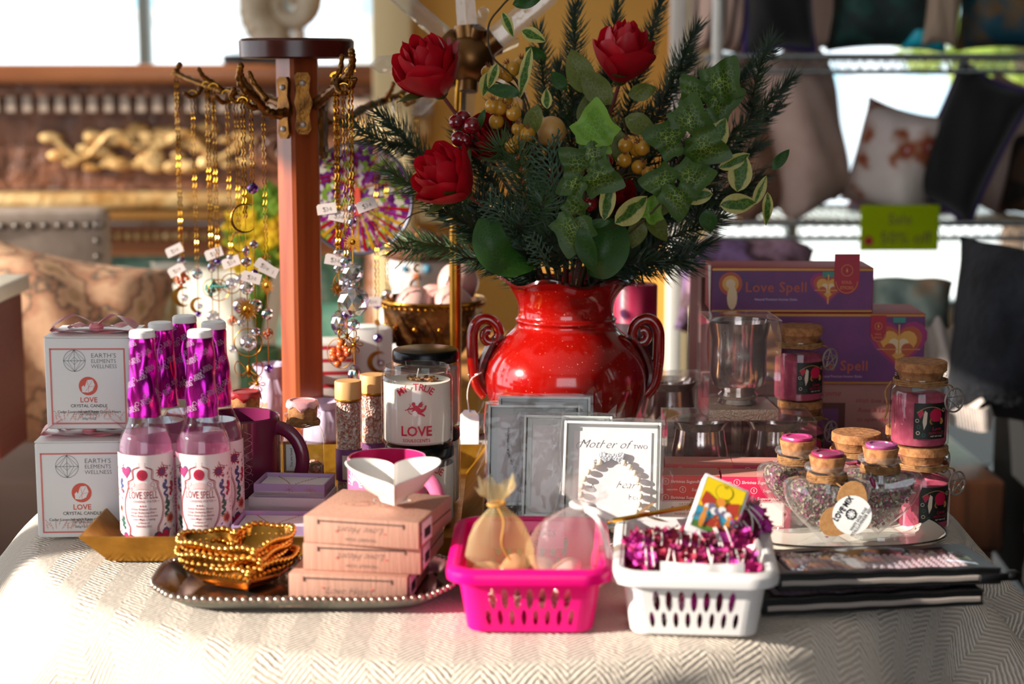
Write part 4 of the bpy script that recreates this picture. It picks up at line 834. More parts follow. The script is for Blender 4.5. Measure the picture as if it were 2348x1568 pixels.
# contents of the pink basket
M_rq = pm('rose quartz', '#dcaaa0', .12, c2='#e8c6ba', ns=40, sss=.3, coat=.4)
rs = random.Random(11); si = 0
STL = 'loose tumbled rose quartz stone lying in the hot pink basket'
def stone(b, r, sd):
    q = random.Random(sd); sc = (1, q.uniform(.75, .95), q.uniform(.6, .8)); bm = bmesh.new(); bmesh.ops.create_icosphere(bm, subdivisions=3, radius=r)
    for v in bm.verts: c = v.co; k = 1+.10*sin(c.x*300+sd)+.08*sin(c.y*260+sd*2)+.06*sin(c.z*350); v.co = Vector((c.x*sc[0]*k, c.y*sc[1]*k, c.z*sc[2]*k))
    return b.bm(bm, M_rq)
def qt(x, y, z=.002): return (PBx+x, PBy+y, T+z)
spots = [(-.038, -.045), (-.016, -.055), (.008, -.05), (.032, -.056), (-.03, -.018), (-.005, -.024), (.02, -.02), (.04, -.025), (-.036, .012), (-.01, .008), (.014, .012), (.038, .008), (-.028, .04), (0, .04), (.028, .042), (-.022, -.038), (.003, -.036), (.026, -.036), (-.02, -.002), (.024, -.004)]
for i, (x, y) in enumerate(spots):
    r = rs.uniform(.0095, .0115); up = i >= 15; solo(stone(MB(), r, i), 'tumbled_stone', STL, 'stone', qt(x, y, (.0235 if up else .0095)), rs.uniform(0, 3), 'loose rose quartz stones in the pink basket')
M_orgy = glass('yellow organza', (.97, .87, .66), haze=.24, hazec=(.98, .85, .50), ior=1.12, bump=.6, bs=90, rough=.25); M_orgw = glass('white organza', (.96, .93, .93), haze=.18, hazec=(.98, .94, .92), ior=1.12, bump=.6, bs=90, rough=.25); M_cordy = pm('gold cord', '#c08a3c', .6); M_ribw = pm('white satin ribbon', '#f4eee8', .35, sheen=.3)
def organza(loc, rz, rot, m, mc, W, H, lab, nstones, white):
    t = thing('organza_bag', lab, 'bag', loc, rz, rot=rot)
    prof = [(0, 0), (.72, .004), (.95, .016), (1, .034), (.9, .052), (.68, .066), (.40, .077), (.20, .0835), (.16, .087), (.20, .091), (.36, .097), (.52, .104), (.58, .110)]
    prof = [(a, z*H/.11) for a, z in prof]
    def fn(a, r, z, j):
        k = 1+.10*sin(a*7+j*.3)*(j > 4)+.05*sin(a*4+j); return r*k, z+(.004*sin(a*3+1)+.003*sin(a*8))*(j > 10)
    b = MB(); b.lathe([(a*W/2, z) for a, z in prof], m, 48, fn=fn, M=Matrix.Diagonal((1, .55, 1, 1))); part(b, 'organza_cloth', t, ang=80)
    for i in range(nstones):
        q = random.Random(i+40); part(stone(MB(), .0125, i+50), 'tumbled_stone', t, loc=((i-(nstones-1)/2)*.021, q.uniform(-.002, .002), .011+.003*(i % 2)), rot=(0, q.uniform(-.4, .4), q.uniform(0, 3)))
    c = MB(); zn = .087*H/.11
    c.tube([(.0068*cos(2*pi*i/16), .0045*sin(2*pi*i/16), zn) for i in range(16)], .0014 if not white else .002, mc, 8, True)
    if not white: c.tube(bez([(0, -.0045, zn), (.004, -.010, zn-.012), (.001, -.013, zn-.03), (.007, -.0145, zn-.044)], 6), .0009, mc, 6)
    else:
        for s in ((.028, -.010, -.002), (.030, -.012, -.028), (.034, -.006, -.044)):
            pts = bez([(.004, -.004, zn), (s[0]*.5, s[1]-.004, zn+.004+s[2]*.2), (s[0], s[1], zn+s[2])], 6); n_ = len(pts); c.grid(lambda u, v: tuple(pts[int(round(u*(n_-1)))]+Vector((0, 0, (v-.5)*.0042))), n_-1, 2, mc)
    part(c, 'tie', t, 'gold cord tie' if not white else 'white ribbon tie')
organza((PBx-.024, PBy-.034, T+.029), 0, (R(8), R(-4), R(6)), M_orgy, M_cordy, .055, .088, 'yellow organza bag of stones tied with gold cord', 2, False)
organza((PBx+.027, PBy-.032, T+.027), 0, (R(8), R(11), R(-6)), M_orgw, M_ribw, .072, .090, 'white organza bag of stones tied with white ribbon', 3, True)
M_hotlab = pm('pink sticker paper', '#ee8fc0', .6); q = MB().box((0, 0, 0), (.064, .0006, .024), M_hotlab); p = MB().text('hearts', .010, -.001, .012, M_blk, shear=.2, off=-.015); p.text('$8', .004, -.011, .010, M_blk, shear=.2, off=-.015); q.merge(p, flat(-.0005))
solo(q, 'price_label', 'pink handwritten price sticker on the back wall inside the pink basket', 'label', (PBx-.002, PBy+.0745, T+.040), 0, rot=(R(-7), 0, R(-1)))
# contents of the white basket
M_petm = ptm('magenta petals', ['#b3126e', '#8f1050', '#c92a94', '#7a0f34', '#a0183a', '#d038a8', '#6b1030'], 95, .7, .5); M_thr = pm('white thread', '#efe6e0', .7)
def bundle(loc, rz, tilt, L, r, lab, sd):
    t = thing('petal_bundle', lab, 'bundle', loc, rz, 'rose petal smudge bundles', rot=(0, R(tilt), R(rz))); rs = random.Random(sd); b = MB()
    b.tube([(L*(i/16-.5), 0, 0) for i in range(17)], [r*(.55 if i in (0, 16) else .86+.05*sin(i)) for i in range(17)], M_petm, 18)
    for i in range(330):
        x = rs.uniform(-.5, .5)*L; a = rs.uniform(0, 2*pi); q = r*rs.uniform(.84, .98)*(1-.35*max(0, abs(x)/L-.38)/.12); s = rs.uniform(.005, .009); tw = rs.uniform(-.6, .6); lift = rs.uniform(.0003, .0035)*(2.2 if abs(x) > L*.40 else 1)
        M = Matrix.Translation((x, 0, 0)) @ Matrix.Rotation(a, 4, 'X') @ Matrix.Translation((0, 0, q)) @ Matrix.Rotation(tw, 4, 'Z')
        b.grid(lambda u, v: (s*(u-.5)*1.4, s*(v-.5)*(1-.7*abs(u-.5)), lift*((u-.5)**2*4+abs(v-.5)*1.2)), 3, 3, M_petm, M)
    part(b, 'petals', t, ang=50); c = MB()
    for k in range(11):
        x = L*(k/10-.5)*.80+rs.uniform(-.003, .003); sl_ = rs.uniform(-.008, .008)
        c.tube([(x+sl_*sin(2*pi*i/20), (r*1.03)*cos(2*pi*i/20), (r*1.03)*sin(2*pi*i/20)) for i in range(20)], .0008, M_thr, 6, True)
    part(c, 'wound_thread', t); return t
def wq(x, y, z): c, s = cos(R(-5)), sin(R(-5)); return (WBx+x*c-y*s, WBy+x*s+y*c, T+z)
bundle(wq(0, -.050, .019), -5, 0, .078, .0155, 'rose petal bundle at the bottom front of the white basket', 1)
bundle(wq(0, -.017, .019), -3, 1, .080, .0155, 'rose petal bundle at the bottom middle of the white basket', 4)
bundle(wq(.0, .018, .019), -5, -1, .080, .0155, 'rose petal bundle at the bottom back of the white basket', 5)
bundle(wq(.001, -.044, .045), -4, 1, .100, .0165, 'rose petal bundle on top, nearest the front rim of the white basket', 2)
bundle(wq(-.006, -.006, .051), 5, -4, .098, .0175, 'rose petal bundle on top, just behind the frontmost one', 3)
bundle(wq(.028, .034, .056), 38, -14, .070, .0165, 'dark red petal bundle propping up the card deck', 6)
q = MB().grid(lambda u, v: ((u-.5)*.066, -.003*sin(u*pi)*v+.0005*sin(u*20), v*.021), 16, 4, M_card).grid(lambda u, v: ((u-.5)*.066, .0006-.003*sin(u*pi)*v+.0005*sin(u*20), v*.021), 16, 4, M_card)
solo(q, 'paper_slip', 'white paper price slip tucked inside the front of the white basket', 'paper', wq(.006, -.0745, .039), 0, rot=(R(6), 0, R(-5)))
M_foilb = glass('crinkled cellophane', (.95, .95, .96), haze=.12, ior=1.5, bump=1, bs=60)
# card deck
M_cy = pm('card yellow', '#f2cf1c', .4); M_cb = pm('card blue', '#3f9fc0', .4); M_cr = pm('card red', '#b8402e', .4); M_co = pm('card orange', '#e8943c', .4); M_cg = pm('card green', '#5d8a3a', .4); M_cgr = pm('card grey-violet', '#7a7090', .4)
t = thing('card_deck', 'small boxed card deck with bright picture lettered THE LOVERS', 'box', wq(.020, .004, .081), 0, rot=(R(48), R(22), R(-6)))
cw, ch, cdp = .040, .060, .013; b = MB().box((0, 0, -cdp/2), (cw, ch, cdp), M_card, bev=.0009); b.box((cw/2, 0, -cdp*.35), (.0003, ch*.98, .0004), M_dk); b.box((cw/2, 0, -cdp*.6), (.0003, ch*.98, .0004), M_dk); part(b, 'box_body', t)
p = MB(); z = .0002; x0, x1, y0, y1 = -cw/2+.0022, cw/2-.0022, -ch/2+.0085, ch/2-.0022
p.rect(x0, y0, x1, y1, M_blk, z); e = .0004; p.rect(x0+e, y0+e, x1-e, y1-e, M_cy, z*2); p.rect(x0+e, y0+e, x1-e, y0+.020, M_cb, z*3); p.rect(x0+e, y0+e, x1-e, y0+.006, M_cg, z*4)
p.disc(0, y1-.009, .0075, M_blk, z*3, 1); p.disc(0, y1-.009, .0071, M_cy, z*4, 1); p.text('VI', 0, y1-.0055, .0042, M_blk, z*5)
p.poly([(-.008, y0+.005), (0, y0+.019), (.009, y0+.005)], M_cr, z*5); p.line([(-.008, y0+.005), (0, y0+.019), (.009, y0+.005)], .0004, M_blk, z*6)
for s in (-1, 1):
    p.fan([(s*x, y) for x, y in [(.004, .009), (.015, .014), (.0165, .004), (.013, -.001), (.005, .004)]], M_cr, z*5, 1)
for k in range(7): p.fan(circ(-.009+k*.003, .0+.002*sin(k*2), .0034, 12), M_cgr if k % 2 else M_card, z*(6+k*.2), 1)
p.fan(circ(0, .0085, .004, 12), M_co, z*8, 1)
rs = random.Random(9)
for k in range(70): x = rs.uniform(x0+.001, x1-.001); y = rs.uniform(y0+.001, .004); p.poly([(x-.0008, y), (x, y-.0006), (x+.0009, y), (x, y+.0012)], rs.choice((M_cg, M_co, M_cy, M_cr, M_nav)), z*(4+k*.02))
for s in (-1, 1): p.fan([(s*.0105+x*.0024, y0+.009+y*.0085) for x, y in circ(0, 0, 1, 14)], M_co, z*9, 1); p.disc(s*.0105, y0+.0185, .0019, M_co, z*9, 1)
p.text('THE LOVERS', 0, -ch/2+.0035, .0042, M_blk, z*2, sp=1.05); part(p, 'picture', t)
b = MB(); b.grid(lambda u, v: ((u-.5)*.044, .002*sin(u*7)-.010*v, -.004+.018*v+.003*sin(u*5)), 8, 6, M_foilb); solo(b, 'cellophane', 'crinkled clear cellophane flap standing behind the card deck', 'wrapper', wq(.036, .045, .075), 0, ang=60)
b = MB(); b.grid(lambda u, v: (.004*sin(v*9)+.012*(u-.5), .010*v+.002*sin(u*9), .024*v-.003*u), 6, 8, M_foilb); solo(b, 'cellophane', 'twisted clear cellophane end at the right inner wall of the white basket', 'wrapper', wq(.043, -.004, .045), .6, ang=60)
# golden arrow
M_agold = pm('arrow gold', '#dba23a', .18, 1, bump=.3, bs=200); a0, a1 = V(1392, 1196, 1.475), V(1700, 1140, 1.485); d = a1-a0; L = d.length
t = thing('golden_arrow', 'slim golden arrow with leaf-shaped barbs lying behind the white basket rim', 'ornament', a0, 0, rot=d.to_track_quat('X', 'Z').to_euler())
part(MB().tube([(0, 0, 0), (L, 0, 0)], .0021, M_agold, 10), 'shaft', t)
for x, s in ((.030, 1), (.075, -1)):
    for k in (-1, 1): b = MB(); b.grid(lambda u, v: (x+.020*u-.004*k, (v-.5)*.011*sin(pi*min(1, u*1.0)+.05)+.0, k*(.0015+.009*u*(1 if s > 0 else .7))), 6, 4, M_agold); part(b, 'barb', t)
# ================================================================ incense boxes
M_coralp = pm('coral incense card', '#e0504a', .45); M_rosep = pm('rose incense card', '#d0104a', .45); M_wink = pm('white ink', '#f6e3df', .5); M_redk = pm('red ink', '#c02020', .5); M_leafg = pm('leaf green ink', '#7cb23a', .5)
def incense(loc, rz, lab, m, name1):
    t = thing('incense_box', lab, 'box', loc, rz, 'incense boxes'); W, D, H = .0675, .034, .054
    b = MB().box((0, D/2, H/2), (W, D, H), m, bev=.0008); p = MB(); z = .0002
    for j, y in enumerate((H-.0055, H-.0135, H-.0215, H*.3, .005)):
        o = -.0285 if j % 2 == 0 else -.012
        if j == 3: continue
        p.text('CHAMPA', o-.0003, y-.001, .0024, M_wink, z); p.line(circ(o+.0095, y, .0030, 20), .0004, M_wink, z, True); p.text('S', o+.0095, y-.0013, .0038, M_wink, z)
        if j != 1: p.text('Shrinivas Sugandhalaya', o+.014, y-.0014, .0042, M_wink, z, align='LEFT', shear=.15, off=.01, sx=.95)
        else: p.text('SAIBABA     NAG', -.022, y-.001, .0022, M_wink, z); p.text('Sugandhalaya', .006, y-.0014, .0042, M_wink, z, align='LEFT', shear=.15)
    p.rect(-.0275, .004, .0275, H-.0235, M_redk, z*2); p.rect(-.0270, .0045, .0270, H-.0240, M_wink, z*3)
    for a in ((-.0262, .0052, .0262, .0056), (-.0262, H-.0251, .0262, H-.0247), (-.0262, .0052, -.0258, H-.0247), (.0258, .0052, .0262, H-.0247)): p.rect(*a, M_redk, z*4)
    p.text('SATYA', 0, H-.0288, .0030, M_redk, z*4, sp=1.4); p.text(name1, 0, H-.0345, .0060, M_redk, z*4, off=.012); p.text('INCENSE STICKS' if name1 == 'Fresh Rose' else 'SUMMER', 0, H-.0385, .0028, M_redk, z*4)
    p.rect(.0185, H-.0195, .0275, H-.010, M_creaml, z*3); p.fan([(.023+.0028*x, H-.0135+.001*y) for x, y in circ(-.9, .3, 1, 10)], M_leafg, z*4, 1); p.fan([(.023+.0028*x, H-.0135+.001*y) for x, y in circ(.9, .3, 1, 10)], M_leafg, z*4, 1); p.line([(.023, H-.0175), (.023, H-.013)], .0003, M_leafg, z*4)
    b.merge(p, flat())
    for k in range(12): b.box((-W/2-.0002, .004+k*.0016, H*.5), (.0003, .0006 if k % 3 else .001, .02), M_blk)
    part(b, 'carton', t); part(MB().box((0, D/2, H+.0003), (W*.99, D*.97, .0006), pm('pale box top', '#d98f84', .6)), 'top_flap', t); return t  # top flap coloured a paler pink than the carton
incense((X(1571, 1.655, .03), 1.655, T+.0003), R(-2), 'coral incense box printed Fresh Rose, in front of the mirrored votive boxes', M_coralp, 'Fresh Rose')
incense((X(1734, 1.65, .03), 1.65, T+.0003), R(-3), 'rose-red incense box beside the Fresh Rose box, half hidden by a heart jar', M_rosep, 'Spell')
incense((X(1604, 1.70, .03), 1.705, T+.0003), R(-2), 'incense box directly behind the coral Fresh Rose box', M_coralp, 'Love')
incense((X(1758, 1.70, .03), 1.702, T+.0003), R(-3), 'incense box directly behind the rose-red one', M_rosep, 'Spell')
# ================================================================ boxed mercury glass votives
def merc():
    m = pm('mercury glass', '#e4dad2', .14, .85, c2='#9a8480', ns=35, lo=.3, hi=.7, bump=.12, bs=30); n, l = m.node_tree.nodes, m.node_tree.links; b = n['Principled BSDF']
    tc = n.new('ShaderNodeTexCoord'); v = n.new('ShaderNodeTexVoronoi'); v.inputs['Scale'].default_value = 330; l.new(tc.outputs['Object'], v.inputs['Vector'])
    no = n.new('ShaderNodeTexNoise'); no.inputs['Scale'].default_value = 45; l.new(tc.outputs['Object'], no.inputs['Vector'])
    mm = n.new('ShaderNodeMath'); mm.operation = 'MULTIPLY'; mm.inputs[1].default_value = .55; l.new(no.outputs[0], mm.inputs[0]); g = n.new('ShaderNodeMath'); g.operation = 'LESS_THAN'; l.new(v.outputs[0], g.inputs[0]); l.new(mm.outputs[0], g.inputs[1])
    s = b.inputs['Base Color'].links[0].from_socket; mx = n.new('ShaderNodeMix'); mx.data_type = 'RGBA'; l.new(g.outputs[0], mx.inputs[0]); l.new(s, mx.inputs[6]); mx.inputs[7].default_value = (.05, .03, .03, 1)
    g2 = n.new('ShaderNodeMath'); g2.operation = 'LESS_THAN'; g2.inputs[1].default_value = .16; l.new(v.outputs[0], g2.inputs[0]); l.new(g2.outputs[0], mx.inputs[0]); l.new(mx.outputs[2], b.inputs['Base Color']); return m
M_merc = merc(); M_pvc = glass('clear box plastic', (.96, .96, .97), haze=.04, ior=1.45, bump=.12, bs=14); M_sparkle = pm('pale gold glitter card', '#d8c0a8', .3, .7, bump=1, bs=500)
def votive_box(loc, rz, w_, h, lab, tall=True):
    t = thing('clear_gift_box', lab, 'box', loc, rz, 'clear boxes with mercury glass votives'); b = MB()
    for x in (-w_/2, w_/2): b.grid(lambda u, v: (x, (u-.5)*w_, h*v), 6, 8, M_pvc)
    for y in (-w_/2, w_/2): b.grid(lambda u, v: ((u-.5)*w_, y, h*v), 6, 8, M_pvc)
    b.grid(lambda u, v: ((u-.5)*w_, (v-.5)*w_, h+.0015*sin(u*pi)*sin(v*pi)), 6, 6, M_pvc)
    part(b, 'clear_walls', t); e = MB()
    for x in (-1, 1):
        for y in (-1, 1): e.tube([(x*w_/2, y*w_/2, 0), (x*w_/2, y*w_/2, h)], .0006, M_slv, 6); e.tube([(x*w_/2, y*w_/2, h), (-x*w_/2, y*w_/2, h)] if y*x > 0 else [(x*w_/2, y*w_/2, h), (x*w_/2, -y*w_/2, h)], .0006, M_slv, 6)
    part(e, 'folded_edges', t); part(MB().box((0, 0, .006), (w_-.002, w_-.002, .012), M_sparkle, bev=.0008), 'glitter_base', t)
    r = w_/2-.0055 if tall else w_/2-.006; z0 = .012; H = h-.017
    if tall: pr = [(0, z0), (r*.62, z0), (r*.68, z0+.002), (r*.60, z0+.006), (r*.66, z0+.010), (r*.55, z0+.014), (r*.84, z0+.021), (r*.93, z0+.032), (r*.90, z0+.055), (r*.91, z0+H*.8), (r, z0+H*.95), (r*1.03, z0+H), (r*.98, z0+H), (r*.84, z0+H*.8), (r*.80, z0+.04), (r*.5, z0+.022), (0, z0+.020)]
    else: pr = [(0, z0), (r*.6, z0), (r*.85, z0+.010), (r*.95, z0+.026), (r*.84, z0+.042), (r*.80, z0+H*.85), (r*.98, z0+H), (r*.93, z0+H), (r*.75, z0+H*.82), (r*.78, z0+.035), (r*.5, z0+.012), (0, z0+.010)]
    part(MB().lathe(pr, M_merc, 48), 'mercury_glass_votive', t, 'speckled silver mercury glass votive'); return t
w1 = .0755
votive_box((X(1603, 1.80+.036), 1.80+.036, T+.0003), R(0), .077, .079, 'lower left clear box with a flared mercury glass votive', False)
votive_box((X(1773, 1.80+.036), 1.80+.038, T+.0003), R(0), .077, .079, 'lower right clear box with a rounded mercury glass votive', False)
votive_box((X(1535, 2.05), 2.05, T+.0003), R(6), .078, .084, 'clear votive box behind the lower pair, beside the red vase', False)
votive_box((X(1688, 1.83), 1.832, T+.0806), R(3), .0755, .106, 'tall clear box with a footed mercury glass votive, on top of two others', True)
# ================================================================ cork-topped pink jars
M_pinkp = pm('pink bath salt', '#c8566e', .7, c2='#b0405c', ns=90, bump=.3, bs=200, lo=.4, hi=.6); M_brass2 = pm('aged pewter', '#a59a92', .4, .5, bump=.3, bs=200); M_blab = pm('black label', '#15130f', .5); M_band = pm('gold banner', '#a8783c', .5)
def salt_jar(loc, rz, lab, charm=True, string=False):
    t = thing('cork_jar', lab, 'jar', loc, rz, 'cork-topped jars of pink bath salt'); r = .0285
    part(MB().lathe([(0, 0), (r-.002, 0), (r, .002), (r, .052), (r-.001, .056), (r-.005, .0595), (r-.0055, .066), (r-.0035, .068), (r-.0035, .0705), (r-.0065, .0715)], M_jar, 44), 'jar_glass', t)
    part(MB().lathe([(0, .002), (r-.003, .002), (r-.002, .004), (r-.002, .046), (r*.6, .050), (0, .048)], M_pinkp, 36, fn=lambda a, q, z, j: (q, z+(.002*sin(a*2+1) if j >= 3 else 0))), 'bath_salt', t)
    part(MB().lathe([(0, .064), (r-.0085, .064), (r-.0065, .071), (r-.0035, .0735), (r-.0035, .081), (r-.0045, .082), (0, .082)], M_cork, 40), 'cork', t)
    b = MB(); twine(b, r-.0035, .0600, 3, .0011)
    if string: b.tube(bez([(-r, -.004, .062), (-r-.006, -.008, .052), (-r-.004, -.012, .038), (-r-.007, -.012, .026)], 6), .0011, M_jute, 6)
    b.tube(bez([(r*.6, -r*.55, .062), (r*.95, -r*.5, .060), (r+.002, -r*.3, .054)], 5), .0009, M_jute, 6); part(b, 'twine', t)
    p = MB(); H0 = .010; w_ = .0335; p.rect(-w_/2, H0, w_/2, H0+.035, M_blab, 0, 14); z = .0002; cy_ = H0+.035
    p.line([(x*.001, cy_-.0035-.00003*x*x) for x in range(-14, 15)], .0007, M_band, z)
    p.fan([(x*.8, y) for x, y in circ(.006, cy_-.0115, .008, 18, .0065)], M_crim, z, 2); p.poly([(-.014, cy_-.009), (-.009, cy_-.006), (-.007, cy_-.010), (-.011, cy_-.015)], M_crim, z)
    p.poly([(-.001, cy_-.0145), (.012, cy_-.0145), (.0135, cy_-.0180), (.012, cy_-.0205), (-.0005, cy_-.0205), (-.002, cy_-.018)], M_band, z*2); p.line([(.0005, cy_-.0175), (.011, cy_-.0175)], .0008, M_maroon, z*3)
    p.poly([(-.0065, cy_-.007), (-.004, cy_-.009), (-.0045, cy_-.020), (-.007, cy_-.026), (-.0085, cy_-.018), (-.0075, cy_-.011)], M_creaml, z*2)
    for i, (x, y) in enumerate(((-.0125, .006), (-.012, .012), (-.0135, .018), (-.007, .004), (.014, .028), (.0135, .006))): p.line(circ(x, H0+y, .0016, 10), .0005, M_creaml if i % 2 == 0 else M_grn, z, True)
    p.text('Love', .006, H0+.0085, .0050, M_crim, z, shear=.2); p.text('BATH SALT', .006, H0+.0048, .0032, M_crim, z); p.text('NET WT 4 OZ', .006, H0+.002, .0020, M_wink, z)
    part(MB().merge(p, cyl(r+.0003, 0, R(14))), 'label', t, 'black and red picture label')
    if charm:
        c = MB(); q = .0115; c.tube([(q*cos(2*pi*i/28), 0, q*sin(2*pi*i/28)) for i in range(28)], .0010, M_brass2, 8, True)
        st = [(q*.95*cos(pi/2+2*pi*k*2/5), 0, q*.95*sin(pi/2+2*pi*k*2/5)) for k in range(5)]
        for k in range(5): c.tube([st[k], st[(k+1) % 5]], .0007, M_brass2, 6)
        part(c, 'pentacle_charm', t, 'pewter pentacle charm', loc=(r+.001, -r*.70, .047), rot=(0, 0, R(32)))
    return t
salt_jar((X(2112, 1.672, .05), 1.672, T+.0003), R(4), 'pink salt jar at the bottom of the front right stack, on the cloth')
salt_jar((X(2107, 1.674, .1), 1.674, T+.0826), R(-4), 'pink salt jar on top of the front right stack, with loose twine end', True, True)
salt_jar((X(2085, 1.76, .05), 1.76, T+.0003), R(20), 'pink salt jar hidden just behind the front right stack')
salt_jar((X(1962, 1.73, .05), 1.73, T+.0003), R(-5), 'single pink salt jar behind the heart jars, cork level with their tops')
salt_jar((X(1838, 1.90, .05), 1.915, T+.0003), R(12), 'pink salt jar at the bottom of the rear stack beside the votive boxes')
salt_jar((X(1832, 1.91, .1), 1.913, T+.0826), R(6), 'pink salt jar on top of the rear stack, beside the tall votive box')
# ================================================================ heart jars on a plate
M_hglass = glass('heavy clear glass', (.97, .98, .98), ior=1.8, haze=.07, bump=.35, bs=30); M_enam = pm('cream enamel', '#e9e2d4', .25, coat=.4); M_rimb = pm('dark plate rim', '#1d1715', .3)
PX, PY = X(1925, 1.612), 1.612
t = thing('oval_plate', 'cream oval plate with dark rim under the three heart jars', 'plate', (PX, PY, T+.0003), R(4))
def pl(k, z, m=48): return [(math.copysign(abs(cos(2*pi*i/m))**.75, cos(2*pi*i/m))*.098*k, math.copysign(abs(sin(2*pi*i/m))**.75, sin(2*pi*i/m))*.068*k, z) for i in range(m)]
L = [pl(.8, 0), pl(.88, .002), pl(.98, .013), pl(1, .0135), pl(.985, .0138), pl(.86, .0045), pl(.78, .003)]; m_ = 48
part(MB().add(sum(L, []), [(j*m_+i, j*m_+(i+1) % m_, (j+1)*m_+(i+1) % m_, (j+1)*m_+i) for j in range(6) for i in range(m_)]+[tuple(range(m_))[::-1], tuple(6*m_+i for i in range(m_))], M_enam), 'plate_body', t)
part(MB().tube(pl(1.0, .0137), .0009, M_rimb, 8, True), 'dark_rim', t)
M_mix = [pm('dried leaf grey', '#a79c84', .9), pm('dried leaf brown', '#6e5a48', .9), pm('petal plum', '#7c2344', .8), pm('petal pink', '#bb4a78', .8), pm('dried orange', '#c06a2a', .8), pm('dried cream', '#cfc6b2', .9)]
M_core = ptm('dried herb mix', ['#8d8268', '#574838', '#6e2440', '#a08f78', '#4b3c30', '#8a7a68', '#93406a'], 330, .9, .8)
M_sealp = pm('plum sealing wax', '#8c1f4e', .3); M_sealm = pm('mauve sealing wax', '#b45a92', .3, c2='#9c3f7c', ns=80); M_sealk = pm('pink sealing wax bright', '#c8407e', .3)
def hsec(k, z0=.012, sc=1):
    pts = []
    for i in range(48):
        tt = 2*pi*i/48; x = math.copysign(15.6*abs(sin(tt))**2.0, sin(tt)); y = 13*cos(tt)-5*cos(2*tt)-2*cos(3*tt)-cos(4*tt)
        if y > 5.5: y = 5.5+(y-5.5)*.35+1.2*math.exp(-(x/4.2)**2)
        pts.append((x*.00255*k, (y+17)*.00255*1.0))
    cyy = .040
    return [(x, cyy+(y-cyy)*k if k != 1 else y) for x, y in pts]
